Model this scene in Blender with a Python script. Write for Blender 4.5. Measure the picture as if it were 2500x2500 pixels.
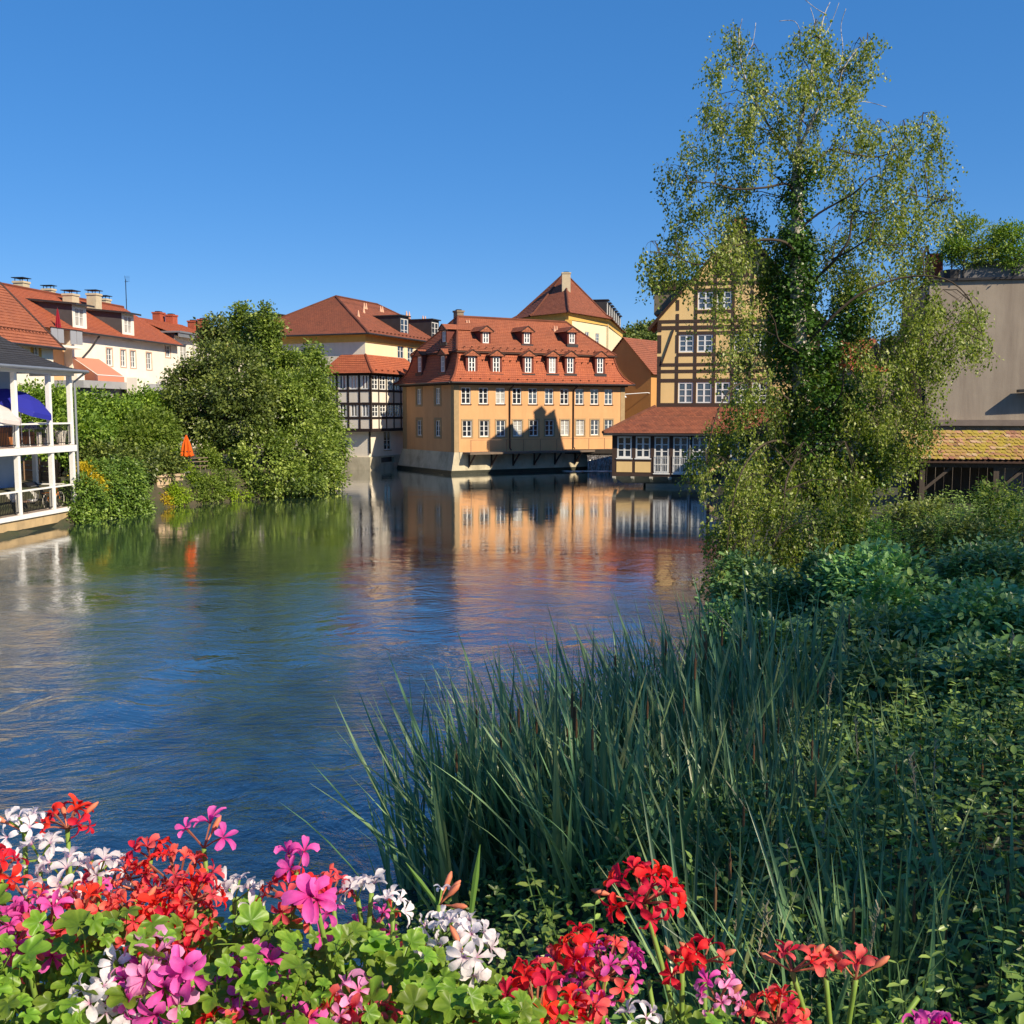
import bpy, bmesh, math, random
import numpy as np
from mathutils import Vector, Matrix

for _o in list(bpy.data.objects):
    bpy.data.objects.remove(_o)
SC = bpy.context.scene
COL = SC.collection
R = math.radians
V = Vector
# ------------------------------------------------------------------ camera, sky, sun, exposure
PITCH = R(5.6)
CAM = V((0, 0, 5.0))
F = 2500.0
cd = bpy.data.cameras.new('camera')
cd.sensor_width = 36; cd.lens = 36; cd.clip_start = 0.05; cd.clip_end = 5000
cam = bpy.data.objects.new('camera', cd); COL.objects.link(cam)
cam.location = CAM; cam.rotation_euler = (math.pi/2 - PITCH, 0, 0)
SC.camera = cam
SUN_AZ, SUN_EL = R(48), R(36)          # azimuth measured from straight behind the camera towards its right
sun_to = V((math.sin(SUN_AZ)*math.cos(SUN_EL), -math.cos(SUN_AZ)*math.cos(SUN_EL), math.sin(SUN_EL)))
w = bpy.data.worlds.new('World'); SC.world = w; w.use_nodes = True
nt = w.node_tree
sky = nt.nodes.new('ShaderNodeTexSky'); sky.sky_type = 'NISHITA'; sky.sun_disc = False
sky.sun_elevation = SUN_EL
sky.sun_rotation = math.atan2(sun_to.x, sun_to.y)
sky.altitude = 1000; sky.air_density = 0.8; sky.dust_density = 0.0; sky.ozone_density = 10.0
bg = nt.nodes['Background']; bg.inputs[1].default_value = 0.15
hs = nt.nodes.new('ShaderNodeHueSaturation'); hs.inputs['Hue'].default_value = 0.510; hs.inputs['Saturation'].default_value = 1.5      # one even grade over the whole sky
gmm = nt.nodes.new('ShaderNodeGamma'); gmm.inputs[1].default_value = 0.5
nt.links.new(sky.outputs[0], gmm.inputs[0]); nt.links.new(gmm.outputs[0], hs.inputs['Color']); nt.links.new(hs.outputs[0], bg.inputs[0])
sd = bpy.data.lights.new('sun', 'SUN'); sd.energy = 3.3; sd.angle = R(0.53); sd.color = (1.0, 0.86, 0.65)
sun = bpy.data.objects.new('sun', sd); COL.objects.link(sun)
sun.rotation_euler = (-sun_to).to_track_quat('-Z', 'Y').to_euler()
sun.location = sun_to*100
SC.view_settings.view_transform = 'Standard'; SC.view_settings.look = 'None'
SC.view_settings.gamma = 1.0; SC.view_settings.use_curve_mapping = False
SC.view_settings.exposure = 1.13

# ------------------------------------------------------------------ pixels of the photograph -> directions
def ray(px, py):
    a = (px-1250)/F; b = (1250-py)/F
    return V((a, math.cos(PITCH)+b*math.sin(PITCH), -math.sin(PITCH)+b*math.cos(PITCH)))
def at_y(px, py, Y):
    d = ray(px, py); return CAM + d*(Y/d.y)
def at_z(px, py, z):
    d = ray(px, py); return CAM + d*((z-CAM.z)/d.z)

class Frame:                       # a building's own axes: x along the front, y inward, z up
    def __init__(s, x, y, deg, z=0.0):
        s.loc = V((x, y, z)); s.rz = R(deg)
        s.m = Matrix.Translation(s.loc) @ Matrix.Rotation(s.rz, 4, 'Z'); s.inv = s.m.inverted()
    def hit(s, px, py, axis=1, val=0.0):
        o = s.inv @ CAM; d = s.inv.to_3x3() @ ray(px, py)
        return o + d*((val-o[axis])/d[axis])
    def rect(s, x0, y0, x1, y1, axis=1, val=0.0):   # pixel box on a plane -> (u0,u1,z0,z1)
        a = s.hit(x0, y1, axis, val); b = s.hit(x1, y0, axis, val); k = 1-axis
        return (min(a[k], b[k]), max(a[k], b[k]), a.z, b.z)

# ------------------------------------------------------------------ materials
MATS = {}
def nodes_of(name):
    m = bpy.data.materials.new(name); m.use_nodes = True
    t = m.node_tree
    return m, t, t.nodes['Principled BSDF']
def ramp_mul(t, col, fac_out, lo, hi):
    mr = t.nodes.new('ShaderNodeMapRange'); mr.inputs['From Min'].default_value = 0.25; mr.inputs['From Max'].default_value = 0.75
    mr.inputs['To Min'].default_value = lo; mr.inputs['To Max'].default_value = hi
    t.links.new(fac_out, mr.inputs['Value'])
    mx = t.nodes.new('ShaderNodeVectorMath'); mx.operation = 'SCALE'
    if isinstance(col, tuple): mx.inputs[0].default_value = col[:3]
    else: t.links.new(col, mx.inputs[0])
    t.links.new(mr.outputs[0], mx.inputs['Scale'])
    return mx.outputs[0]
def noise(t, scale, detail=5, rough=0.6, dist=0.0, vec=None, sc=None):
    n = t.nodes.new('ShaderNodeTexNoise'); n.inputs['Scale'].default_value = scale
    n.inputs['Detail'].default_value = detail; n.inputs['Roughness'].default_value = rough; n.inputs['Distortion'].default_value = dist
    if vec is None:
        tc = t.nodes.new('ShaderNodeTexCoord'); vec = tc.outputs['Object']
    if sc:
        mp = t.nodes.new('ShaderNodeMapping'); mp.inputs['Scale'].default_value = sc
        t.links.new(vec, mp.inputs[0]); vec = mp.outputs[0]
    t.links.new(vec, n.inputs['Vector'])
    return n.outputs['Fac']
def mix(t, fac, a, b, mode='MIX'):
    m = t.nodes.new('ShaderNodeMix'); m.data_type = 'RGBA'; m.blend_type = mode
    for s, v in ((m.inputs[0], fac), (m.inputs[6], a), (m.inputs[7], b)):
        if isinstance(v, (int, float)): s.default_value = v
        elif isinstance(v, tuple): s.default_value = (*v[:3], 1)
        else: t.links.new(v, s)
    return m.outputs[2]
def ramp(t, fac, stops):
    r = t.nodes.new('ShaderNodeValToRGB'); e = r.color_ramp.elements
    while len(e) < len(stops): e.new(0.5)
    for i, (p, c) in enumerate(stops):
        e[i].position = p; e[i].color = (*c, 1) if not isinstance(c, (int, float)) else (c, c, c, 1)
    t.links.new(fac, r.inputs[0]); return r.outputs[0]
def bump(t, b, h, strength, dist):
    n = t.nodes.new('ShaderNodeBump'); n.inputs['Strength'].default_value = strength; n.inputs['Distance'].default_value = dist
    t.links.new(h, n.inputs['Height']); t.links.new(n.outputs[0], b.inputs['Normal'])
def plain(name, col, rough=0.75, var=0.16, scale=2.5, bs=0.25, bd=0.01, bscale=None, spec=0.3, metal=0.0, stain=None, sc=None):
    if name in MATS: return MATS[name]
    m, t, b = nodes_of(name)
    f = noise(t, scale, 6, 0.65, 0.3, sc=sc)
    c = ramp_mul(t, col, f, 1-var, 1+var)
    if stain:                                  # streaks of weather and dirt with a shape of their own
        s = noise(t, 1.0, 5, 0.7, 0.2, sc=(stain[2], stain[2], stain[3]))
        k = ramp(t, s, [(0.42, 0.0), (0.75, stain[1])])
        c = mix(t, k, c, stain[0])
    t.links.new(c, b.inputs['Base Color'])
    b.inputs['Roughness'].default_value = rough; b.inputs['Specular IOR Level'].default_value = spec; b.inputs['Metallic'].default_value = metal
    if bs: bump(t, b, noise(t, bscale or scale*9, 4, 0.6), bs, bd)
    MATS[name] = m; return m
def tiles(name, c1, c2, c3, w=0.19, h=0.25, moss=0.25, mosscol=(0.05, 0.03, 0.02)):
    if name in MATS: return MATS[name]
    m, t, b = nodes_of(name)
    uv = t.nodes.new('ShaderNodeUVMap').outputs[0]
    br = t.nodes.new('ShaderNodeTexBrick'); br.inputs['Scale'].default_value = 1.0
    br.inputs['Brick Width'].default_value = w; br.inputs['Row Height'].default_value = h
    br.inputs['Mortar Size'].default_value = 0.012; br.inputs['Mortar Smooth'].default_value = 0.3; br.inputs['Bias'].default_value = 0.0
    br.inputs['Color1'].default_value = (*c1, 1); br.inputs['Color2'].default_value = (*c2, 1); br.inputs['Mortar'].default_value = (c2[0]*0.35, c2[1]*0.35, c2[2]*0.35, 1)
    t.links.new(uv, br.inputs['Vector'])
    big = noise(t, 0.5, 6, 0.7, 0.4)
    c = mix(t, ramp(t, big, [(0.4, 0.0), (0.68, 0.6)]), br.outputs['Color'], c3)
    sm = noise(t, 1.6, 8, 0.75, 0.6)
    c = mix(t, ramp(t, sm, [(0.52, 0.0), (0.72, moss)]), c, mosscol)
    t.links.new(c, b.inputs['Base Color']); b.inputs['Roughness'].default_value = 0.8; b.inputs['Specular IOR Level'].default_value = 0.25
    inv = t.nodes.new('ShaderNodeMath'); inv.operation = 'SUBTRACT'; inv.inputs[0].default_value = 1
    t.links.new(br.outputs['Fac'], inv.inputs[1]); bump(t, b, inv.outputs[0], 0.6, 0.015)
    MATS[name] = m; return m
def leafmat(name, stops, trans=0.35, rough=0.5, spec=0.3, vary=0.0, mottle=0):
    if name in MATS: return MATS[name]
    m, t, b = nodes_of(name)
    at = t.nodes.new('ShaderNodeAttribute'); at.attribute_name = 'rnd'
    c = ramp(t, at.outputs['Fac'], stops)
    if vary:                                   # every copy a little lighter, darker, yellower than the next
        oi = t.nodes.new('ShaderNodeObjectInfo'); hv = t.nodes.new('ShaderNodeHueSaturation')
        for sock, lo, hi in (('Value', 1-vary, 1+vary), ('Hue', 0.5-vary*.06, 0.5+vary*.03)):
            mr = t.nodes.new('ShaderNodeMapRange'); mr.inputs['To Min'].default_value = lo; mr.inputs['To Max'].default_value = hi
            t.links.new(oi.outputs['Random'], mr.inputs['Value']); t.links.new(mr.outputs[0], hv.inputs[sock])
        t.links.new(c, hv.inputs['Color']); c = hv.outputs[0]
        if mottle: c = ramp_mul(t, c, noise(t, mottle, 4, .7, .4), .80, 1.14)
    t.links.new(c, b.inputs['Base Color']); b.inputs['Roughness'].default_value = rough; b.inputs['Specular IOR Level'].default_value = spec
    tr = t.nodes.new('ShaderNodeBsdfTranslucent')
    g = t.nodes.new('ShaderNodeHueSaturation'); g.inputs['Saturation'].default_value = 1.15; g.inputs['Value'].default_value = 1.25
    t.links.new(c, g.inputs['Color']); t.links.new(g.outputs[0], tr.inputs['Color'])
    ms = t.nodes.new('ShaderNodeMixShader'); ms.inputs[0].default_value = trans
    t.links.new(b.outputs[0], ms.inputs[1]); t.links.new(tr.outputs[0], ms.inputs[2])
    t.links.new(ms.outputs[0], t.nodes['Material Output'].inputs[0])
    MATS[name] = m; return m
def glassy(name, col, rough=0.05, var=0.5):
    if name in MATS: return MATS[name]
    m, t, b = nodes_of(name)
    oi = t.nodes.new('ShaderNodeObjectInfo')
    f = noise(t, 1.7, 2, 0.5)
    c = ramp_mul(t, col, f, 1-var, 1+var)
    t.links.new(c, b.inputs['Base Color']); b.inputs['Roughness'].default_value = rough
    b.inputs['Specular IOR Level'].default_value = 0.9
    bump(t, b, noise(t, 1.2, 2, 0.5), 0.12, 0.02)
    MATS[name] = m; return m

# ------------------------------------------------------------------ mesh building
class MB:
    def __init__(s): s.v = []; s.f = []; s.uv = []; s.has = False
    def poly(s, pts, uv=None):
        i = len(s.v); s.v += [tuple(p) for p in pts]; s.f.append(tuple(range(i, i+len(pts))))
        s.uv.append(uv); s.has = s.has or uv is not None
        return s
    def box(s, x0, x1, y0, y1, z0, z1):
        if x0 > x1: x0, x1 = x1, x0
        if y0 > y1: y0, y1 = y1, y0
        if z0 > z1: z0, z1 = z1, z0
        p = [(x0,y0,z0),(x1,y0,z0),(x1,y1,z0),(x0,y1,z0),(x0,y0,z1),(x1,y0,z1),(x1,y1,z1),(x0,y1,z1)]
        i = len(s.v); s.v += p
        for q in ((3,2,1,0),(4,5,6,7),(0,1,5,4),(1,2,6,5),(2,3,7,6),(3,0,4,7)):
            s.f.append(tuple(i+k for k in q)); s.uv.append(None)
        return s
    def bar(s, p, q, w, t, up=(0,0,1)):
        p = V(p); q = V(q); d = (q-p).normalized(); up = V(up)
        a = d.cross(up)
        if a.length < 1e-4: a = d.cross(V((1,0,0)))
        a.normalize(); b = a.cross(d).normalized(); a *= w/2; b *= t/2
        i = len(s.v)
        s.v += [tuple(x) for x in (p-a-b, p+a-b, p+a+b, p-a+b, q-a-b, q+a-b, q+a+b, q-a+b)]
        for k in ((3,2,1,0),(4,5,6,7),(0,1,5,4),(1,2,6,5),(2,3,7,6),(3,0,4,7)):
            s.f.append(tuple(i+j for j in k)); s.uv.append(None)
        return s
    def tube(s, pts, rad, n=6, cap=True):
        pts = [V(p) for p in pts]; m = len(pts)
        if not hasattr(rad, '__len__'): rad = [rad]*m
        base = len(s.v); ref = None
        for k in range(m):
            d = (pts[min(k+1, m-1)] - pts[max(k-1, 0)])
            if d.length < 1e-6: d = V((0,0,1))
            d.normalize()
            if ref is None: ref = d.orthogonal().normalized()
            ref = (ref - d*ref.dot(d))
            ref = ref.normalized() if ref.length > 1e-5 else d.orthogonal().normalized()
            b = d.cross(ref)
            for j in range(n):
                a = 2*math.pi*j/n
                s.v.append(tuple(pts[k] + (ref*math.cos(a)+b*math.sin(a))*rad[k]))
        for k in range(m-1):
            for j in range(n):
                j2 = (j+1) % n
                s.f.append((base+k*n+j, base+k*n+j2, base+(k+1)*n+j2, base+(k+1)*n+j)); s.uv.append(None)
        if cap:
            s.f.append(tuple(base+j for j in reversed(range(n)))); s.uv.append(None)
            s.f.append(tuple(base+(m-1)*n+j for j in range(n))); s.uv.append(None)
        return s
    def lathe(s, prof, c=(0,0,0), n=12, cap=True):
        base = len(s.v); m = len(prof)
        for r, z in prof:
            for j in range(n):
                a = 2*math.pi*j/n; s.v.append((c[0]+r*math.cos(a), c[1]+r*math.sin(a), c[2]+z))
        for k in range(m-1):
            for j in range(n):
                j2 = (j+1) % n
                s.f.append((base+k*n+j, base+k*n+j2, base+(k+1)*n+j2, base+(k+1)*n+j)); s.uv.append(None)
        if cap:
            s.f.append(tuple(base+j for j in reversed(range(n)))); s.uv.append(None)
            s.f.append(tuple(base+(m-1)*n+j for j in range(n))); s.uv.append(None)
        return s
    def mesh(s, name, smooth=False):
        me = bpy.data.meshes.new(name); me.from_pydata(s.v, [], s.f)
        if s.has:
            l = me.uv_layers.new(name='UVMap'); k = 0
            for f, u in zip(s.f, s.uv):
                for j in range(len(f)):
                    if u: l.data[k].uv = u[j]
                    k += 1
        if smooth: me.polygons.foreach_set('use_smooth', [True]*len(me.polygons))
        return me
    def build(s, name, mat, parent=None, smooth=False, **kw):
        return link(name, s.mesh(name, smooth), mat, parent, **kw)
def link(name, me, mat=None, parent=None, loc=None, rz=None, rot=None, **props):
    if mat is not None and len(me.materials) == 0: me.materials.append(mat)
    o = bpy.data.objects.new(name, me); COL.objects.link(o)
    if parent is not None: o.parent = parent
    if loc is not None: o.location = loc
    if rz is not None: o.rotation_euler = (0, 0, rz)
    if rot is not None: o.rotation_euler = rot
    for k, v in props.items(): o[k] = v
    return o
def thing(name, label, cat, loc=(0,0,0), rz=0.0, group=None):
    o = bpy.data.objects.new(name, None); COL.objects.link(o); o.empty_display_size = 0.3
    if isinstance(loc, Frame): o.location = loc.loc; o.rotation_euler = (0, 0, loc.rz)
    else: o.location = loc; o.rotation_euler = (0, 0, rz)
    o['label'] = label; o['category'] = cat
    if group: o['group'] = group
    return o

def clip_poly(pts, lines):            # pts [(u,v)], keep a*u+b*v<=c
    for a, b, c in lines:
        out = []
        for i in range(len(pts)):
            p, q = pts[i], pts[(i+1) % len(pts)]
            dp = a*p[0]+b*p[1]-c; dq = a*q[0]+b*q[1]-c
            if dp <= 0: out.append(p)
            if dp*dq < 0:
                k = dp/(dp-dq); out.append((p[0]+(q[0]-p[0])*k, p[1]+(q[1]-p[1])*k))
        pts = out
        if len(pts) < 3: return []
    return pts
def wall(mb, O, U, u0, u1, v0, v1, holes=(), rev=0.14, clip=()):
    """a wall in the plane O + u*U + v*Z with real openings and reveals; outward normal is U x Z"""
    O = V(O); U = V(U).normalized(); N = U.cross(V((0,0,1)))
    us = sorted({u0, u1, *[h[0] for h in holes], *[h[1] for h in holes]}); vs = sorted({v0, v1, *[h[2] for h in holes], *[h[3] for h in holes]})
    us = [u for u in us if u0 <= u <= u1]; vs = [v for v in vs if v0 <= v <= v1]
    P = lambda u, v, d=0.0: O + U*u + V((0,0,v)) - N*d
    for a, b in zip(us, us[1:]):
        for c, d in zip(vs, vs[1:]):
            mu, mv = (a+b)/2, (c+d)/2
            if any(h[0] < mu < h[1] and h[2] < mv < h[3] for h in holes): continue
            pts = clip_poly([(a,c),(b,c),(b,d),(a,d)], clip) if clip else [(a,c),(b,c),(b,d),(a,d)]
            if pts: mb.poly([P(*p) for p in pts])
    for a, b, c, d in [h[:4] for h in holes]:
        for (p, q) in (((a,c),(b,c)), ((b,c),(b,d)), ((b,d),(a,d)), ((a,d),(a,c))):
            mb.poly([P(*p), P(*p, rev), P(*q, rev), P(*q)])
    return mb
def ushift(rows_u, x): return rows_u
def courses(mb, rows, ch=0.25, lift=0.035, u_of=None):
    """overlapping courses of tiles between an eave and a ridge: rows = [(L,R), ...] from the bottom up"""
    rows = [(V(a), V(b)) for a, b in rows]
    cum = [0.0]
    for (a, b), (c, d) in zip(rows, rows[1:]): cum.append(cum[-1] + ((c+d)/2-(a+b)/2).length if (c-d).length > 1e-3 else cum[-1] + max((c-a).length, (c-b).length)*0.95)
    n = max(1, round(cum[-1]/ch))
    ax = (rows[0][1]-rows[0][0]).normalized(); o = rows[0][0]
    def at(s):
        for k in range(len(rows)-1):
            if s <= cum[k+1] or k == len(rows)-2:
                f = (s-cum[k])/max(1e-6, cum[k+1]-cum[k]); f = min(1, max(0, f))
                return rows[k][0].lerp(rows[k+1][0], f), rows[k][1].lerp(rows[k+1][1], f)
    for i in range(n):
        s0, s1 = cum[-1]*i/n, cum[-1]*(i+1)/n
        L0, R0 = at(s0); L1, R1 = at(s1)
        nn = (R0-L0).cross(L1-L0)
        if nn.length < 1e-6: continue
        nn.normalize(); up = nn*lift
        uv = lambda p, s: ((p-o).dot(ax), s)
        if (R1-L1).length > 1e-3:
            mb.poly([L0+up, R0+up, R1+up*0.1, L1+up*0.1], [uv(L0, s0), uv(R0, s0), uv(R1, s1), uv(L1, s1)])
        else:
            mb.poly([L0+up, R0+up, R1+up*0.1], [uv(L0, s0), uv(R0, s0), uv(R1, s1)])
        mb.poly([L0-up*0.3, R0-up*0.3, R0+up, L0+up], [uv(L0, s0), uv(R0, s0), uv(R0, s0+0.01), uv(L0, s0+0.01)])
    return mb

# ------------------------------------------------------------------ windows: an opening's frame with its bars, glass, sill, surround
WCACHE = {}
def window(parent, loc, rz, w, h, cols=2, rows=3, rev=0.14, fm=None, gm=None, sill=None, sur=None, bar=0.035, fw=0.07, surw=0.16, flat=False, transom=None):
    key = (round(w, 2), round(h, 2), cols, rows, round(rev, 2), fm.name, bar, fw)
    if key not in WCACHE:
        a = MB(); y0, y1 = rev-0.08, rev-0.01
        a.box(0, fw, y0, y1, 0, h).box(w-fw, w, y0, y1, 0, h).box(fw, w-fw, y0, y1, 0, fw*1.2).box(fw, w-fw, y0, y1, h-fw, h)
        for c in range(1, cols):
            ww = fw*1.3 if (cols == 2 or (cols == 4 and c == 2)) else bar*1.4
            x = w*c/cols; a.box(x-ww/2, x+ww/2, y0+0.004, y1-0.004, fw*1.2, h-fw)
        for r in range(1, rows):
            z = fw*1.2+(h-fw*2.2)*r/rows
            a.box(fw, w-fw, y0+0.012, y1-0.012, z-bar/2, z+bar/2)
        WCACHE[key] = a.mesh('window_frame')
        WCACHE[key].materials.append(fm)
        g = MB(); g.poly([(fw*.5, rev-0.035, fw*.5), (w-fw*.5, rev-0.035, fw*.5), (w-fw*.5, rev-0.035, h-fw*.5), (fw*.5, rev-0.035, h-fw*.5)])
        WCACHE[key+('g',)] = g
    if flat:
        o = link('window_frame', WCACHE[key], None, parent, loc=loc, rz=rz); gp, gl, gr = parent, loc, rz
    else:
        o = link('window', WCACHE[key], None, parent, loc=loc, rz=rz); gp, gl, gr = o, None, None
    gk = key+('g', gm.name)
    if gk not in WCACHE:
        WCACHE[gk] = WCACHE[key+('g',)].mesh('pane'); WCACHE[gk].materials.append(gm)
    link('pane', WCACHE[gk], None, gp, loc=gl, rz=gr)
    if sill: MB().box(-0.06, w+0.06, -0.06, rev-0.085, -0.07, -0.003).build('sill', sill, gp, loc=gl, rz=gr)
    if sur:
        s = MB(); k = surw; y0, y1 = -0.03, 0.02
        s.box(-k, -0.002, y0, y1, -k*.8, h+k).box(w+0.002, w+k, y0, y1, -k*.8, h+k).box(-0.002, w+0.002, y0, y1, h+0.002, h+k).box(-0.002, w+0.002, y0, y1, -k*.8, -0.002)
        s.build('surround', sur, gp, loc=gl, rz=gr)
    return o

# ------------------------------------------------------------------ leaves
def leaf_mesh(name, pos, axis, nrm, size, ratio=0.55, fold=0.25, rnd=None, mat=None, seed=0, oval=False):
    pos = np.asarray(pos, float); n = len(pos); rg = np.random.default_rng(seed)
    axis = np.asarray(axis, float); nrm = np.asarray(nrm, float)
    axis /= np.linalg.norm(axis, axis=1, keepdims=True)+1e-9
    side = np.cross(axis, nrm); side /= np.linalg.norm(side, axis=1, keepdims=True)+1e-9
    up = np.cross(side, axis)
    size = np.broadcast_to(np.asarray(size, float), (n,))[:, None]
    if oval:
        vt = np.empty((n, 6, 3)); droop = -up*size*0.12
        vt[:, 0] = pos; vt[:, 3] = pos+axis*size+droop*1.6
        for k, (f, wd) in ((1, (0.28, 0.42)), (2, (0.66, 0.36))):
            c_ = pos+axis*size*f+up*size*fold*0.3+droop*f
            vt[:, k] = c_+side*size*ratio*wd; vt[:, 6-k] = c_-side*size*ratio*wd
        me = bpy.data.meshes.new(name); me.vertices.add(n*6); me.vertices.foreach_set('co', vt.reshape(-1))
        idx = (np.arange(n)[:, None]*6 + np.array([0, 1, 2, 3, 0, 3, 4, 5])[None]).reshape(-1)
        me.loops.add(n*8); me.loops.foreach_set('vertex_index', idx.astype(np.int32))
        me.polygons.add(n*2); me.polygons.foreach_set('loop_start', (np.arange(n*2)*4).astype(np.int32))
        try: me.polygons.foreach_set('loop_total', np.full(n*2, 4, np.int32))
        except Exception: pass
        me.update(calc_edges=True)
        if rnd is None: rnd = rg.random(n)
        a = me.attributes.new('rnd', 'FLOAT', 'POINT'); a.data.foreach_set('value', np.repeat(np.asarray(rnd, np.float32), 6))
        if mat: me.materials.append(mat)
        return me
    vt = np.empty((n, 4, 3))
    vt[:, 0] = pos; vt[:, 2] = pos+axis*size
    mid = pos+axis*size*0.45
    vt[:, 1] = mid+side*size*ratio*0.5+up*size*fold*0.35
    vt[:, 3] = mid-side*size*ratio*0.5+up*size*fold*0.35
    me = bpy.data.meshes.new(name)
    me.vertices.add(n*4); me.vertices.foreach_set('co', vt.reshape(-1))
    idx = (np.arange(n)[:, None]*4 + np.array([0, 1, 2, 0, 2, 3])[None]).reshape(-1)
    me.loops.add(n*6); me.loops.foreach_set('vertex_index', idx.astype(np.int32))
    me.polygons.add(n*2); me.polygons.foreach_set('loop_start', (np.arange(n*2)*3).astype(np.int32))
    try: me.polygons.foreach_set('loop_total', np.full(n*2, 3, np.int32))
    except Exception: pass
    me.update(calc_edges=True)
    if rnd is None: rnd = rg.random(n)
    a = me.attributes.new('rnd', 'FLOAT', 'POINT'); a.data.foreach_set('value', np.repeat(np.asarray(rnd, np.float32), 4))
    if mat: me.materials.append(mat)
    return me
def unit(a): return a/(np.linalg.norm(a, axis=-1, keepdims=True)+1e-9)
def foliage(lobes, clumps, per, cs, size, seed, droop=0.3, inner=0.72, flat=0.85):
    """leaves in clumps over the outer shell of overlapping lobes (cx,cy,cz,rx,ry,rz)"""
    rg = np.random.default_rng(seed); L = np.array(lobes, float)
    area = (L[:, 3]*L[:, 5]+L[:, 3]*L[:, 4]+L[:, 4]*L[:, 5]); area = area**.72; area /= area.sum()
    k = rg.choice(len(L), clumps*2, p=area); d = unit(rg.normal(size=(clumps*2, 3)))
    rr = rg.uniform(inner, 1.10, (clumps*2, 1))*(1+0.14*np.sin(d[:, :1]*7+k[:, None])*np.cos(d[:, 2:]*9))
    c = L[k, :3]+d*L[k, 3:]*rr
    keep = np.ones(len(c), bool)
    for i, l in enumerate(L):
        q = (((c-l[:3])/l[3:])**2).sum(1); keep &= ~((q < 0.5) & (k != i))
    c, d = c[keep][:clumps], d[keep][:clumps]
    m = len(c); tone = rg.normal(0.5, 0.21, m)
    off = rg.normal(size=(m, per, 3))*cs*np.array([1, 1, flat])
    p = (c[:, None]+off).reshape(-1, 3)
    out = np.repeat(d, per, 0)+unit(off.reshape(-1, 3))*0.6
    ax = unit(out+rg.normal(size=p.shape)*0.7+np.array([0, 0, -droop]))
    nr = unit(out*0.6+rg.normal(size=p.shape)*0.5+np.array([0, 0, 0.7]))
    rnd = np.clip(np.repeat(tone, per)+rg.normal(0, 0.13, len(p)), 0, 1)
    return p, ax, nr, size*rg.uniform(0.6, 1.25, len(p)), rnd
rnd = random.Random(7)
# ------------------------------------------------------------------ ground and river
RIVER = [(-1.2,-60),(-1.1,4),(-1.3,7.5),(-1.5,9.6),(-0.5,11.4),(1.6,14.2),(3.9,18.5),(4.9,23),(5.4,28),(6.6,34),(9,45),(10.5,58),(14,66),(24,64),(27,72),(24,80),(13,84),(13,92),(16,112),
         (-2,116),(-9,104),(-10.5,96),(-13,91.5),(-17,86),(-14,76),(-12.2,66),(-13.5,60.5),(-15.5,57.5),(-18.4,53),(-19.6,46),(-20.7,38),(-24,-60)]
def sdist(X, Y):                      # >0 on land: metres from the shoreline
    P = np.array(RIVER); Q = np.roll(P, -1, 0); best = np.full(X.shape, 1e9); ins = np.zeros(X.shape, bool)
    for (ax, ay), (bx, by) in zip(P, Q):
        dx, dy = bx-ax, by-ay; t = np.clip(((X-ax)*dx+(Y-ay)*dy)/(dx*dx+dy*dy), 0, 1)
        best = np.minimum(best, np.hypot(X-ax-t*dx, Y-ay-t*dy))
        c = ((ay > Y) != (by > Y)); ins ^= c & (X < (bx-ax)*(Y-ay)/(by-ay+1e-12)+ax)
    return np.where(ins, -best, best)
def height(X, Y):
    d = sdist(X, Y); right = X > -8
    z = np.where(right & (Y < 62), np.minimum(1.75, -0.15+0.30*d), np.minimum(1.7, -0.3+2.4*d))
    z = np.where(d < 0, np.maximum(-1.6, 0.5*d-0.15), z)
    far = np.clip((Y-150)/200, 0, 1); hill = 26*np.exp(-(((X-42)/60)**2+((Y-290)/70)**2))
    z = z+far*hill+np.where(d > 0, 0.06*np.sin(X*1.7)*np.cos(Y*1.3), 0)
    return z
def ground_z(x, y): return float(height(np.array([float(x)]), np.array([float(y)]))[0])
xs = np.concatenate([np.array([-3000,-1200,-500,-250,-140,-90,-65]), np.arange(-50, 50.1, 1.0), np.array([62,85,130,240,500,1200,3000])])
ys = np.concatenate([np.array([-800,-300,-120,-60,-30,-15]), np.arange(-8, 125, 1.0), np.array([130,140,155,175,200,230,260,290,320,360,420,520,800,1500,4000])])
GX, GY = np.meshgrid(xs, ys); GZ = height(GX, GY)
nx, ny = len(xs), len(ys)
gm = bpy.data.meshes.new('ground')
gf = [(j*nx+i, j*nx+i+1, (j+1)*nx+i+1, (j+1)*nx+i) for j in range(ny-1) for i in range(nx-1)]
gm.from_pydata(np.stack([GX, GY, GZ], -1).reshape(-1, 3).tolist(), [], gf)
gm.polygons.foreach_set('use_smooth', [True]*len(gf))
m, t, b = nodes_of('ground_soil')
c = mix(t, ramp(t, noise(t, 0.6, 6, 0.7), [(0.4, 0.0), (0.65, 1.0)]), (0.035, 0.045, 0.018), (0.075, 0.055, 0.035))
t.links.new(c, b.inputs['Base Color']); b.inputs['Roughness'].default_value = 0.95; bump(t, b, noise(t, 7, 5), 0.5, 0.05)
link('ground', gm, m, kind='structure')

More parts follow.
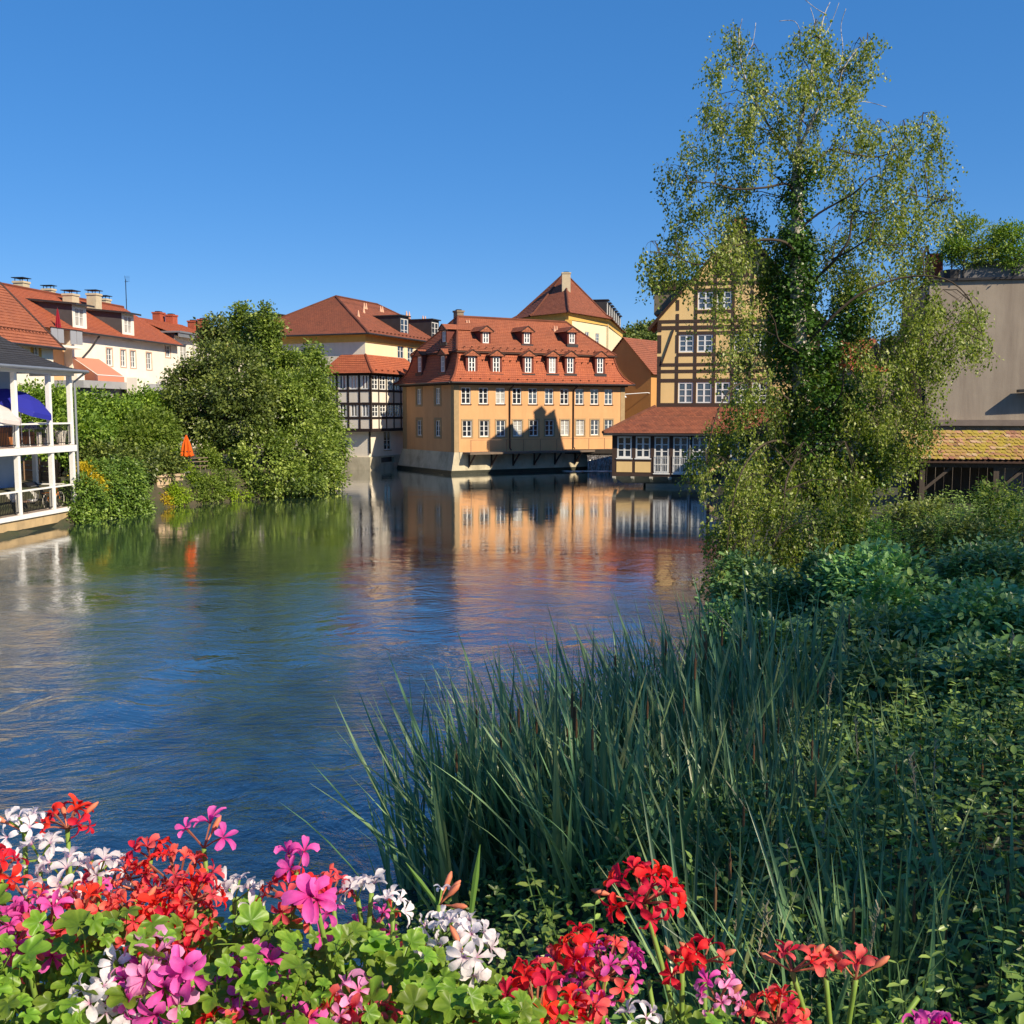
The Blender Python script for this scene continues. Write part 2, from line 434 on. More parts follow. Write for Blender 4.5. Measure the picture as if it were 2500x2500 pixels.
m, t, b = nodes_of('river_water')
tc = t.nodes.new('ShaderNodeTexCoord').outputs['Object']
warp = t.nodes.new('ShaderNodeTexNoise'); warp.inputs['Scale'].default_value = 0.16; warp.inputs['Detail'].default_value = 3
t.links.new(tc, warp.inputs['Vector'])
wv = t.nodes.new('ShaderNodeVectorMath'); wv.operation = 'MULTIPLY_ADD'; wv.inputs[1].default_value = (3.2, 3.2, 0)
t.links.new(warp.outputs['Color'], wv.inputs[0]); t.links.new(tc, wv.inputs[2])
flow = wv.outputs[0]
def M2(op, a, bb):
    n = t.nodes.new('ShaderNodeMath'); n.operation = op
    for s, v in ((n.inputs[0], a), (n.inputs[1], bb)):
        if isinstance(v, (int, float)): s.default_value = v
        else: t.links.new(v, s)
    return n.outputs[0]
patch = ramp(t, noise(t, 0.11, 4, 0.6, 1.0, vec=tc), [(0.38, 0.18), (0.62, 1.0)])
h1 = noise(t, 0.55, 4, 0.55, 0.8, vec=flow, sc=(1.0, 1.5, 1))
h2 = noise(t, 2.3, 4, 0.6, 1.2, vec=flow, sc=(1.0, 1.7, 1))
h3 = noise(t, 8.5, 3, 0.6, 0.6, vec=flow, sc=(1.0, 1.5, 1))
hh = M2('ADD', M2('MULTIPLY', h1, 0.50), M2('MULTIPLY', M2('ADD', M2('MULTIPLY', h2, 0.24), M2('MULTIPLY', h3, 0.085)), patch))
sx = t.nodes.new('ShaderNodeSeparateXYZ'); t.links.new(tc, sx.inputs[0])
mrw = t.nodes.new('ShaderNodeMapRange'); mrw.interpolation_type = 'SMOOTHSTEP'     # the current quickens and roughens below the bend, towards the bridge
for k_, v_ in (('From Min', 12), ('From Max', 40), ('To Min', 3.6), ('To Max', 0.32)): mrw.inputs[k_].default_value = v_
t.links.new(sx.outputs['Y'], mrw.inputs['Value'])
bump(t, b, M2('MULTIPLY', hh, mrw.outputs[0]), 1.0, 0.042)
b.inputs['Base Color'].default_value = (0.012, 0.032, 0.040, 1); b.inputs['Roughness'].default_value = 0.03
b.inputs['IOR'].default_value = 1.6; b.inputs['Coat Weight'].default_value = 1.0; b.inputs['Coat Roughness'].default_value = 0.03; b.inputs['Coat IOR'].default_value = 1.5; b.inputs['Specular IOR Level'].default_value = 0.5
t.links.new(b.inputs['Normal'].links[0].from_socket, b.inputs['Coat Normal'])
WATER = m
wm = MB(); wm.poly([(-60,-90,0),(45,-90,0),(45,125,0),(-60,125,0)])
wm.build('river_water', WATER, kind='structure')

# ------------------------------------------------------------------ materials of the buildings
WHITE = plain('white_paint', (0.78, 0.77, 0.74), 0.45, 0.06, 3, 0.05)
WINW = plain('window_white', (0.72, 0.72, 0.70), 0.4, 0.07, 4, 0.0)
GD = glassy('glass_dark', (0.018, 0.024, 0.035))
GS = glassy('glass_sky_tint', (0.06, 0.08, 0.11))  # reflected sky put into the pane colour as a blue-grey tone
GC = glassy('glass_curtain', (0.42, 0.41, 0.38), 0.12, 0.3)
ORANGE = plain('orange_render', (0.62, 0.335, 0.155), 0.9, 0.07, 0.8, 0.25, 0.01, 30, stain=((0.46, 0.23, 0.10), 0.42, 1.3, 0.22))
STONE = plain('trim_sandstone', (0.34, 0.24, 0.13), 0.85, 0.15, 3, 0.3)
CONCRETE = plain('plinth_concrete', (0.52, 0.46, 0.33), 0.9, 0.15, 1.2, 0.5, 0.02, 14, stain=((0.17, 0.145, 0.10), 0.7, 0.8, 0.5))
DARKWOOD = plain('dark_brown_wood', (0.055, 0.030, 0.022), 0.75, 0.25, 4, 0.3, sc=(1, 1, 0.3))
BROWNWOOD = plain('brown_timber', (0.055, 0.034, 0.027), 0.8, 0.2, 3, 0.3)
BLACKWOOD = plain('black_timber', (0.022, 0.014, 0.013), 0.75, 0.25, 3, 0.3)
DORMW = plain('oxblood_dormer_boards', (0.13, 0.032, 0.022), 0.7, 0.2, 3, 0.2)
TILE_O = tiles('orange_clay_tiles', (0.40, 0.135, 0.068), (0.33, 0.105, 0.055), (0.24, 0.085, 0.05))
TILE_B = tiles('brown_clay_tiles', (0.34, 0.115, 0.062), (0.27, 0.09, 0.052), (0.21, 0.08, 0.05), moss=0.5)
TILE_R = tiles('red_clay_tiles', (0.46, 0.135, 0.062), (0.38, 0.105, 0.052), (0.29, 0.09, 0.052))
TILE_M = tiles('mottled_clay_tiles', (0.40, 0.14, 0.075), (0.24, 0.085, 0.052), (0.28, 0.11, 0.065), w=0.21, h=0.28, moss=0.45)
SLATE = tiles('dark_slate', (0.045, 0.045, 0.05), (0.035, 0.035, 0.04), (0.06, 0.06, 0.062), w=0.3, h=0.2, moss=0.2)
ZINC = plain('zinc_sheet', (0.28, 0.30, 0.32), 0.45, 0.12, 2, 0.05, metal=0.5)
DARKMETAL = plain('dark_sheet_metal', (0.045, 0.043, 0.045), 0.5, 0.2, 2, 0.1, metal=0.3)
BLACKIRON = plain('black_iron', (0.02, 0.02, 0.022), 0.5, 0.1, 4, 0.0, metal=0.4)
CREAM = plain('cream_render', (0.74, 0.64, 0.42), 0.9, 0.06, 0.7, 0.2, 0.01, 30, stain=((0.55, 0.44, 0.24), 0.25, 1.2, 0.2))
OFFWHITE = plain('offwhite_render', (0.70, 0.64, 0.54), 0.9, 0.06, 0.8, 0.2, 0.01, 30, stain=((0.45, 0.38, 0.30), 0.25, 1.5, 0.25))  # also carries the painted-in shade of the cream house's side wall
WHITEWALL = plain('white_render', (0.80, 0.74, 0.64), 0.9, 0.06, 0.7, 0.2, 0.01, 30, stain=((0.60, 0.50, 0.38), 0.25, 1.2, 0.2))
OCHRETRIM = plain('ochre_cornice', (0.62, 0.38, 0.10), 0.8, 0.1, 2, 0.1)
OCHRE = plain('ochre_render', (0.55, 0.27, 0.085), 0.9, 0.08, 0.5, 0.2, 0.01, 25, stain=((0.36, 0.17, 0.06), 0.35, 0.7, 0.2))
YELLOW = plain('yellow_render', (0.74, 0.52, 0.235), 0.9, 0.06, 1.0, 0.2, 0.01, 30, stain=((0.58, 0.38, 0.17), 0.3, 1.4, 0.3))
GREYWALL = plain('grey_brown_render', (0.34, 0.285, 0.225), 0.92, 0.10, 0.6, 0.35, 0.015, 20, stain=((0.17, 0.13, 0.105), 0.7, 1.1, 0.15))
BRICKRED = plain('red_brick', (0.36, 0.085, 0.045), 0.85, 0.25, 5, 0.4)
CHIMW = plain('chimney_render', (0.50, 0.42, 0.29), 0.9, 0.15, 2, 0.3)
def glass_pick(p=(0.5, 0.25)):
    r = rnd.random(); return GD if r < p[0] else (GS if r < p[0]+p[1] else GC)

def hip_rows(Lx, W, prof):            # prof: (dx, dy, z) insets from the rectangle, bottom up -> four sides of rows
    f = [((dx,dy,z), (Lx-dx,dy,z)) for dx, dy, z in prof]; l = [((dx,W-dy,z), (dx,dy,z)) for dx, dy, z in prof]
    r = [((Lx-dx,dy,z), (Lx-dx,W-dy,z)) for dx, dy, z in prof]; k = [((Lx-dx,W-dy,z), (dx,W-dy,z)) for dx, dy, z in prof]
    return f, l, r, k
def ridge_caps(parent, lines, mat, r=0.11):
    for ln in lines:
        MB().tube(ln, r, 6).build('ridge_cap', mat, parent)
def chimney(parent, x, y, z0, z1, wx, wy, mat, cap=None, name='chimney'):
    c = MB().box(x-wx/2, x+wx/2, y-wy/2, y+wy/2, z0, z1-0.25).box(x-wx/2-0.06, x+wx/2+0.06, y-wy/2-0.06, y+wy/2+0.06, z1-0.247, z1-0.1).build(name, mat, parent)
    if cap:
        k = MB()
        for sx in (-1, 1):
            for sy in (-1, 1): k.box(x+sx*wx*.38-.02, x+sx*wx*.38+.02, y+sy*wy*.38-.02, y+sy*wy*.38+.02, z1-0.1, z1+0.12)
        k.box(x-wx*.62, x+wx*.62, y-wy*.62, y+wy*.62, z1+0.121, z1+0.17); k.build('chimney_cap', cap, c)
    else:
        MB().box(x-wx*.3, x+wx*.3, y-wy*.3, y+wy*.3, z1-0.1, z1).build('flue', BLACKIRON, c)
    return c

# ================================================================== the orange mill house on its plinth in the river
fr = Frame(-4.6, 82, 30.5); LX, WY = 16.8, 9.8
mill = thing('mill_house', 'orange rendered mill house with red mansard roof standing in the river', 'house', fr)
ZB = 1.75; ZE = 7.15
cx = lambda c: 950+c*0.31056
cy = lambda c: 740+c*0.31056
ups = [605,742,875,1005,1130,1258,1378,1497,1614,1725]; los = [613,748,878,1010,1138,1262,1382,1503,1618,1727]
frontw = []; sidew = []
WW, WH = 0.86, 1.32
za = fr.hit(cx(1005), cy(795)).z; zb_ = fr.hit(cx(1010), cy(1047)).z
for row, zz in ((ups, za), (los, zb_)):
    for c in row:
        x = fr.hit(cx(c), cy(800)).x; frontw.append((x-WW/2, x+WW/2, zz, zz+WH))
for c in (236, 382):
    for zz in (za, zb_):
        y = fr.hit(cx(c), cy(800), 0, 0.0).y; sidew.append((y-0.45, y+0.45, zz, zz+WH))
wl = MB()
wall(wl, (0,0,0), (1,0,0), 0, LX, ZB, ZE+0.3, frontw)
wall(wl, (0,WY,0), (0,-1,0), 0, WY, ZB, ZE+0.3, [(WY-h[1], WY-h[0], h[2], h[3]) for h in sidew])
wall(wl, (LX,0,0), (0,1,0), 0, WY, ZB, ZE+0.3); wall(wl, (LX,WY,0), (-1,0,0), 0, LX, ZB, ZE+0.3)
wl.build('wall', ORANGE, mill)
for h in frontw: window(mill, (h[0], 0, h[2]), 0, h[1]-h[0], h[3]-h[2], 2, 3, fm=WINW, gm=glass_pick((0.35, 0.25)), sill=DARKWOOD if h[2] > 4 else None, sur=STONE if h[2] < 4 else None, surw=0.13)
for h in sidew: window(mill, (0, h[1], h[2]), -math.pi/2, h[1]-h[0], h[3]-h[2], 2, 3, fm=WINW, gm=glass_pick((0.3, 0.5)), sur=STONE, surw=0.22)
for (x0, x1, y0, y1) in ((-0.035, 0.42, -0.035, 0.5), (LX-0.42, LX+0.035, -0.035, 0.4), (-0.035, 0.4, WY-0.75, WY+0.03)):
    MB().box(x0, x1, y0, y1, ZB+0.003, ZE-0.02).build('corner_pilaster', STONE, mill)
MB().box(-0.22, LX+0.22, -0.22, WY+0.22, ZE-0.02, ZE+0.14).box(-0.34, LX+0.34, -0.34, WY+0.34, ZE+0.143, ZE+0.26).build('cornice', DARKWOOD, mill)
prof1 = [(-0.62,-0.62,7.32),(-0.3,-0.3,7.55),(0.1,0.1,7.98),(0.42,0.42,8.6),(0.62,0.62,9.3),(0.74,0.74,9.92)]
prof2 = [(0.52,0.52,9.86),(1.3,2.0,10.85),(2.9,4.9,12.95)]
rf = MB()
for s in hip_rows(LX, WY, prof1): courses(rf, s, 0.24)
roof = rf.build('mansard_roof', TILE_R, mill)
rf = MB()
for s in hip_rows(LX, WY, prof2): courses(rf, s, 0.24)
roof2 = rf.build('upper_roof', TILE_O, mill)
MB().box(0.5, LX-0.5, 0.5, WY-0.5, 9.74, 9.84).build('roof_moulding', DARKWOOD, mill)
for s0, s1 in ((0, 0), (1, 0), (0, 1), (1, 1)):
    g = lambda p: (LX-p[0] if s0 else p[0], WY-p[1] if s1 else p[1], p[2]+0.03)
    MB().tube([g(p) for p in prof1], 0.10, 6).build('hip_cap', TILE_R, roof); MB().tube([g(p) for p in prof2], 0.10, 6).build('hip_cap', TILE_O, roof2)
MB().tube([(2.9, 4.9, 12.98), (LX-2.9, 4.9, 12.98)], 0.13, 6).build('ridge_cap', TILE_O, roof2)
# dormers with little pediments
DM = {}
def dormer(parent, x, y, z, rz, w, h, dep, label=None, wx=0.62, gm=GD, ph=0.42):
    k = (w, h, dep, ph)
    if k not in DM:
        bd = MB(); wz0 = h*0.16
        wall(bd, (-w/2,0,0), (1,0,0), 0, w, 0, h, [((w-wx)/2, (w+wx)/2, wz0, h*0.9)], 0.08)
        bd.poly([(-w/2,dep,0),(-w/2,0,0),(-w/2,0,h),(-w/2,dep,h)]).poly([(w/2,0,0),(w/2,dep,0),(w/2,dep,h),(w/2,0,h)])
        bd.poly([(-w/2,0,h),(w/2,0,h),(0,0,h+ph*.8)])
        o = 0.2; rr = MB(); e = w/2+o
        for sgn in (-1, 1):
            a = (sgn*e, -o, h-0.06); bq = (sgn*e, dep, h-0.06); c = (0, dep, h+ph); d = (0, -o, h+ph)
            rows = [(bq, a), (c, d)] if sgn < 0 else [(a, bq), (d, c)]
            courses(rr, rows, 0.2, 0.03)
        rr.poly([(-e,-o,h-.1),(e,-o,h-.1),(e,-o,h-.06),(0,-o,h+ph),(-e,-o,h-.06)])
        md = MB().box(-e, e, -o+0.012, 0.02, h-0.13, h-0.07)
        for sgn in (-1, 1): md.bar((sgn*e, -o-0.01, h-0.05), (0, -o-0.01, h+ph-0.02), 0.06, 0.09, (0,1,0))
        st = MB().box(-w/2-0.1, w/2+0.1, -0.12, -0.003, -0.12, wz0-0.06)
        DM[k] = [bd.mesh('dormer'), rr.mesh('dormer_roof'), md.mesh('pediment'), st.mesh('dormer_sill')]
        for me, mm in zip(DM[k], (DORMW, TILE_O, DARKWOOD, DARKMETAL)): me.materials.append(mm)
    d = link('dormer', DM[k][0], None, parent, loc=(x, y, z), rz=rz)
    link('dormer_roof', DM[k][1], None, d); link('pediment', DM[k][2], None, d); link('dormer_sill', DM[k][3], None, d)
    window(d, (-wx/2, 0, h*0.16), 0, wx, h*0.74, 2, 3 if h > 1.5 else 2, rev=0.08, fm=WINW, gm=gm, flat=True, fw=0.085, bar=0.05)
for c in (650, 843, 1093, 1282, 1423, 1658):
    p = fr.hit(cx(c), cy(548), 1, 0.2); dormer(mill, p.x, 0.2, p.z-0.3, 0, 1.06, 1.75, 1.5, gm=glass_pick((0.6, 0.2)))
for c in (760, 1083, 1437):
    p = fr.hit(cx(c), cy(318), 1, 1.6); dormer(mill, p.x, 1.6, p.z-0.2, 0, 0.95, 1.25, 3.2, wx=0.56, gm=glass_pick((0.6, 0.2)))
for c in (240, 422):
    p = fr.hit(cx(c), cy(540), 0, 0.2); dormer(mill, 0.2, p.y, p.z-0.3, -math.pi/2, 1.06, 1.75, 1.5, gm=GS)
p = fr.hit(cx(432), cy(305), 0, 1.0); dormer(mill, 1.0, p.y, p.z-0.2, -math.pi/2, 0.95, 1.25, 2.2, wx=0.56, gm=GS)
chimney(mill, 3.3, 5.5, 11.0, 13.65, 0.62, 0.7, plain('dark_brown_chimney', (0.22,0.17,0.12), .9, .25, 3))  # one dark brown tone all round, varied at random
for c, r in ((610,175),(628,175),(1300,220),(1318,220)):           # clay vent pots on the roof
    p = fr.hit(cx(c), cy(r), 1, 4.2 if c < 700 else 3.6)
    MB().lathe([(0.10,-0.25),(0.14,0.0),(0.09,0.15),(0.05,0.42),(0.03,0.45)], p, 8).build('vent_pot', plain('pale_clay', (0.62, 0.36, 0.24), 0.8), mill)
for c in (945, 1445):
    p = fr.hit(cx(c), cy(900)); dp = MB().tube([(p.x+0.25,-0.62,7.3),(p.x+0.1,-0.3,7.0),(p.x,-0.09,6.85),(p.x,-0.09,ZB+0.25),(p.x+0.05,-0.25,ZB+0.1)], 0.06, 6)
    dp.build('downpipe', DARKWOOD, mill, smooth=True)
MB().tube([(-0.62,-0.7,7.3),(LX+0.62,-0.7,7.3)], 0.075, 6).build('gutter', DARKMETAL, mill)
MB().tube([(-0.7,WY,7.3),(-0.7,-0.6,7.3)], 0.075, 6).build('gutter', DARKMETAL, mill)
# snow hooks in rows on the mansard
def hooks(parent, rows, n, f, mat, sz=0.09):
    a, bq = V(rows[0]), V(rows[1])
    hk = MB()
    for i in range(n):
        q = a.lerp(bq, (i+f)/n); hk.box(q.x-sz*.55, q.x+sz*.55, q.y-0.10, q.y+0.05, q.z-0.02, q.z+0.055)
    hk.build('snow_guard', mat, parent, kind='stuff')
hooks(mill, ((0,-0.28,7.62),(LX,-0.28,7.62)), 19, 0.5, TILE_B); hooks(mill, ((0.6,0.52,9.15),(LX-.6,0.52,9.15)), 24, 0.5, TILE_B); hooks(mill, ((1,0.75,10.2),(LX-1,0.75,10.2)), 22, 0.5, TILE_B)
# plinth, walkway and rail
pl = MB()
b0 = [(-0.75,-0.35),(LX,-0.35),(LX,WY+0.9),(-0.75,WY+0.9)]; b1 = [(-0.06,-0.08),(LX+0.05,-0.08),(LX+0.05,WY+0.1),(-0.06,WY+0.1)]
for i in range(4):
    j = (i+1) % 4; pl.poly([(*b0[i],-1.6),(*b0[j],-1.6),(*b1[j],ZB),(*b1[i],ZB)])
pl.poly([(*q,ZB) for q in b1]); pl.build('plinth', CONCRETE, mill)
WET = plain('wet_algae_stone', (0.030, 0.032, 0.020), 0.5, 0.3, 2, 0.4)
ws = MB()
for i in range(4):
    j = (i+1) % 4; o = 0.012
    P0 = [V((*q,-1.6)) for q in b0]; P1 = [V((*q,ZB)) for q in b1]
    f0, f1 = 0.478, 0.478+0.085
    c0 = V((LX/2, WY/2, 0))
    ex = lambda a: a+(a-c0).normalized()*0.02
    ws.poly([ex(P0[i].lerp(P1[i], f0)), ex(P0[j].lerp(P1[j], f0)), ex(P0[j].lerp(P1[j], f1)), ex(P0[i].lerp(P1[i], f1))])
ws.build('waterline_band', WET, mill)
wk = MB().box(0.7, LX+3.5, -1.35, -0.09, ZB-0.16, ZB-0.003); walkway = wk.build('walkway', plain('walkway_concrete', (0.16, 0.12, 0.09), 0.9), mill)
for i in range(9):
    x = 1.2+i*2.05; MB().bar((x,-0.25,ZB-1.1),(x,-1.25,ZB-0.17), 0.09, 0.12).box(x-.05, x+.05, -0.32, -0.2, ZB-1.2, ZB-0.165).build('bracket', BROWNWOOD, walkway)
rl = MB()
RAILM = plain('thin_rail_steel', (0.24, 0.13, 0.075), 0.6)
for i in range(11): MB().box(0.8+i*1.62-.018, 0.8+i*1.62+.018, -1.32, -1.285, ZB, ZB+0.98).build('rail_post', RAILM, walkway)
MB().tube([(0.75,-1.3,ZB+0.99),(LX,-1.3,ZB+0.99)], 0.014, 5).build('handrail', RAILM, walkway)

# ================================================================== weir and footings between the mill and the yellow house
wf = Frame(*fr.m.to_translation().xy, 30.5)
e0 = fr.m @ V((11.9, -1.45, 0)); e1 = fr.m @ V((17.2, -4.4, 0))
weir = thing('weir', 'low weir with a thin sheet of falling water beside the mill', 'weir', (e0.x, e0.y, 0))
U = (e1-e0); dU = U.normalized(); nU = V((dU.y, -dU.x, 0))
wr = MB(); prof = [(-1.6, 1.35), (-0.5, 1.32), (-0.15, 1.22), (0.1, 0.95), (0.25, 0.5), (0.36, 0.0), (0.4, -0.4)]
K = 40; grid = []
for i in range(K+1):
    f = i/K; grid.append([tuple(dU*(U.length*f)+nU*(q[0]+0.05*math.sin(f*37)*min(1,max(0,q[0]+.6))+0.03*math.sin(f*91))+V((0,0,q[1]))) for q in prof])
for i in range(K):
    for j in range(len(prof)-1): wr.poly([grid[i][j], grid[i][j+1], grid[i+1][j+1], grid[i+1][j]])
m, t, b = nodes_of('falling_water')
fw_ = noise(t, 4.0, 6, 0.7, 0.3, sc=(2.5, 2.5, 0.35)); c = mix(t, ramp(t, fw_, [(0.45, 0.0), (0.75, 0.75)]), (0.045, 0.035, 0.025), (0.55, 0.55, 0.55))
t.links.new(c, b.inputs['Base Color']); b.inputs['Roughness'].default_value = 0.15; bump(t, b, fw_, 0.6, 0.05)
wr.build('water_sheet', m, weir, smooth=True)
sl = MB(); sl.poly([tuple(dU*-0.6+nU*-1.7+V((0,0,1.30))), tuple(dU*(U.length+.8)+nU*-1.7+V((0,0,1.30))), tuple(dU*(U.length+.8)+nU*-22+V((0,0,1.30))), tuple(dU*-0.6+nU*-22+V((0,0,1.30)))])
sl.build('upper_pool', WATER, weir)
dk = MB(); dk.bar(dU*-2.5+nU*-0.75+V((0,0,1.62)), dU*(U.length+1.0)+nU*-0.75+V((0,0,1.62)), 0.5, 0.36); dk.build('weir_beam', plain('dark_wet_beam', (0.035,0.028,0.022), 0.7), weir)
# foam where the water lands
fm_ = MB(); rg = random.Random(3)
for i in range(260):
    f = rg.random(); dd = 0.5+abs(rg.gauss(0, 0.75)); q = e0+U*(f*1.15-0.35)+nU*dd; r = rg.uniform(0.05, 0.2)
    n = 7; fm_.poly([(q.x+r*1.7*math.cos(2*math.pi*k/n)*rg.uniform(.6,1.2), q.y+r*math.sin(2*math.pi*k/n)*rg.uniform(.6,1.2), 0.03+0.00008*i) for k in range(n)])
fm_.build('weir_foam', plain('white_foam', (0.7, 0.7, 0.68), 0.9, 0.2, 6, 0.4), None, label='white foam floating below the weir', category='foam', kind='stuff')

# ================================================================== the cream building with the black timber bay
fb = Frame(-12.55, 88.5, 22)          # x runs along the right-hand (receding) face
fb = Frame(-12.55, 88.5, 68.2)
# local x: right face receding; local -y side is the right face, plane x=0 is the left face (towards the viewer)
LX2, WY2 = 19.0, 12.5
cb = thing('timbered_mill', 'cream house with brown hipped roof and black timber framed bay over the water', 'house', fb)
c4x = lambda c: 720+c*0.29
c4y = lambda c: 640+c*0.29
ZE2 = fb.hit(903, 822, 1, 0.0).z; ZE2 = 11.5
hl = []
for (a, b_, c_, d_) in ((866,762,910,868), (950,772,985,876), (1035,780,1065,880)):
    q = fb.rect(c4x(a), c4y(b_), c4x(c_), c4y(d_), 1, 0.0); hl.append((q[0], q[0]+1.25, q[2], q[2]+2.0))
wl = MB()
wall(wl, (0,0,0), (1,0,0), 0, LX2, -1, ZE2, hl); wall(MB(), (0,WY2,0), (0,-1,0), 0, WY2, -1, ZE2).build('side_wall', OFFWHITE, cb)  # side wall: greyer tone of the shaded face put into its colour
wall(wl, (LX2,0,0), (0,1,0), 0, WY2, -1, ZE2); wall(wl, (LX2,WY2,0), (-1,0,0), 0, LX2, -1, ZE2)
wl.build('wall', CREAM, cb)
for h in hl: window(cb, (h[0],0,h[2]), 0, h[1]-h[0], h[3]-h[2], 2, 3, fm=WINW, gm=GD, sill=STONE)
MB().box(-0.12, LX2+.12, -0.12, WY2+.12, ZE2-0.55, ZE2-0.003).box(-0.3, LX2+.3, -0.3, WY2+.3, ZE2, ZE2+0.14).build('cornice', OCHRETRIM, cb)
pr = [(-0.75,-0.75,ZE2+0.1),(-0.2,-0.2,ZE2+0.4),(5.6,6.25,ZE2+4.05)]
rf = MB()
for s in hip_rows(LX2, WY2, pr): courses(rf, s, 0.26)
roof = rf.build('hipped_roof', TILE_B, cb)
for s0, s1 in ((0,0),(1,0),(0,1),(1,1)): MB().tube([(LX2-p[0] if s0 else p[0], WY2-p[1] if s1 else p[1], p[2]+0.03) for p in pr], 0.11, 6).build('hip_cap', TILE_B, roof)
MB().tube([(5.6,6.25,ZE2+4.08),(LX2-5.6,6.25,ZE2+4.08)], 0.13, 6).build('ridge_cap', TILE_B, roof)
MB().tube([(-0.8,WY2,ZE2+0.08),(-0.8,-0.8,ZE2+0.08),(LX2,-0.8,ZE2+0.08)], 0.08, 6).build('gutter', DARKMETAL, roof)
def flat_dormer(parent, x, y, z, rz, w, h, dep, mat=DARKMETAL, gm=GD, cols=2, rows=3, wm_=0.12):
    b_ = MB(); wall(b_, (-w/2,0,0), (1,0,0), 0, w, 0, h, [(-w/2+w/2+wm_, w-wm_, 0.15, h-0.22)], 0.1)
    b_.poly([(-w/2,dep,0),(-w/2,0,0),(-w/2,0,h),(-w/2,dep,h)]).poly([(w/2,0,0),(w/2,dep,0),(w/2,dep,h),(w/2,0,h)])
    d = b_.build('dormer', mat, parent, loc=(x,y,z), rz=rz)
    MB().box(-w/2-.12, w/2+.12, -0.2, dep, h+0.003, h+0.1).build('dormer_roof', mat, d)
    window(d, (-w/2+wm_, 0, 0.15), 0, w-2*wm_, h-0.37, cols, rows, rev=0.1, fm=WINW, gm=gm, flat=True)
for c, r in ((927, 628), (1185, 650)):
    q = fb.hit(c4x(c), c4y(r), 1, 0.3); flat_dormer(cb, q.x, 0.35, q.z-0.15, 0, 1.7, 2.0, 4.0)
q = fb.hit(775, 800, 1, 9.0); flat_dormer(cb, 2.2, WY2-1.2, ZE2+1.0, -math.pi/2, 1.5, 1.3, 3)
for c, r, yy in ((583,405,4.6),(600,405,4.6),(580,455,3.6),(722,425,4.6),(738,428,4.6),(940,458,4.6),(963,460,4.6),(1078,484,4.2),(1098,486,4.2),(535,490,2.5)):
    p = fb.hit(c4x(c), c4y(r), 1, yy); zz = ZE2+0.4+(yy+0.2)*3.65/6.45
    MB().lathe([(0.12,-0.35),(0.15,0.0),(0.10,0.2),(0.05,0.5),(0.03,0.55)], (p.x, yy, zz), 8).build('vent_pot', MATS['pale_clay'], roof)
hooks(roof, ((0,-0.35,ZE2+0.4),(LX2,-0.35,ZE2+0.4)), 26, 0.5, TILE_B, 0.14)
# timber bay wrapped round the near corner (left face x=-BD, right face y=-BD)
BD = 1.1; XB = 8.6; YB = 8.2                      # bay projection and its runs along both faces
zt0 = fb.hit(c4x(590), c4y(1415), 0, -BD).z; zt1 = fb.hit(c4x(590), c4y(925), 0, -BD).z
rows_z = [fb.hit(c4x(590), c4y(k), 0, -BD).z for k in (1415, 1312, 1190, 1180, 1080, 960, 935)]
bay = MB()
WZ = [(rows_z[1]+0.1, rows_z[2]-0.02), (rows_z[4]+0.1, rows_z[5]+0.05)]
WZ = [(rows_z[1]+0.08, rows_z[1]+1.32), (rows_z[4]+0.08, rows_z[4]+1.32)]
xsr = [fb.hit(c4x(k), c4y(1100), 1, -BD).x for k in (590, 668, 738, 803, 868, 915)]
stepr = 1.35; NR = 7; ox = -BD
ysl = [fb.hit(c4x(k), c4y(1100), 0, -BD).y for k in (590, 505, 405, 308)]
stepl = (ysl[3]-ysl[0])/3; NL = 4
fh = []; lh = []
for i in range(NR):
    for z0, z1 in WZ: fh.append((ox+stepr*i+0.2, ox+stepr*(i+1)-0.12, z0, z1))
for i in range(NL):
    for z0, z1 in WZ: lh.append((stepl*i+0.22, stepl*(i+1)-0.22, z0, z1))
xr = ox+stepr*NR; yl = -BD+stepl*NL
wall(bay, (0,-BD,0), (1,0,0), ox, xr, zt0, zt1, fh, 0.1)
yy1 = yl
wall(bay, (-BD,yl,0), (0,-1,0), 0, yl+BD, zt0, zt1, [(yl-(h[1]-BD), yl-(h[0]-BD), h[2], h[3]) for h in lh], 0.1)
bay.poly([(xr,-BD,zt0),(xr,0,zt0),(xr,0,zt1),(xr,-BD,zt1)]).poly([(-BD,yl,zt1),(0,yl,zt1),(0,yl,zt0),(-BD,yl,zt0)])
bay.poly([(-BD,-BD,zt0),(-BD,yl,zt0),(0,yl,zt0),(0,-BD,zt0)]).poly([(0,-BD,zt0),(0,0,zt0),(xr,0,zt0),(xr,-BD,zt0)])
bayo = bay.build('timber_bay', OFFWHITE, cb)
for h in fh: window(cb, (h[0],-BD,h[2]), 0, h[1]-h[0], h[3]-h[2], 2, 3, rev=0.1, fm=WINW, gm=glass_pick((0.7,0.2)), fw=0.08, bar=0.05)
for h in lh: window(cb, (-BD, h[1]-BD, h[2]), -math.pi/2, h[1]-h[0], h[3]-h[2], 2, 1, rev=0.1, fm=WINW, gm=glass_pick((0.4,0.5)), fw=0.09)
PB = 0.035
def beam_f(x0, x1, z0, z1): MB().box(x0, x1, -BD-PB, -BD+0.03, z0, z1).build('beam', BLACKWOOD, bayo)
def beam_l(y0, y1, z0, z1): MB().box(-BD-PB, -BD+0.03, y0, y1, z0, z1).build('beam', BLACKWOOD, bayo)
for zc, th in ((rows_z[0],0.26),(rows_z[1],0.2),(rows_z[2]-.02,0.2),(rows_z[4],0.2),(rows_z[5]+0.16,0.2)):
    beam_f(ox-PB, xr, zc-th/2, zc+th/2); beam_l(-BD-PB*1.2, yl, zc-th/2-.003, zc+th/2+.003)
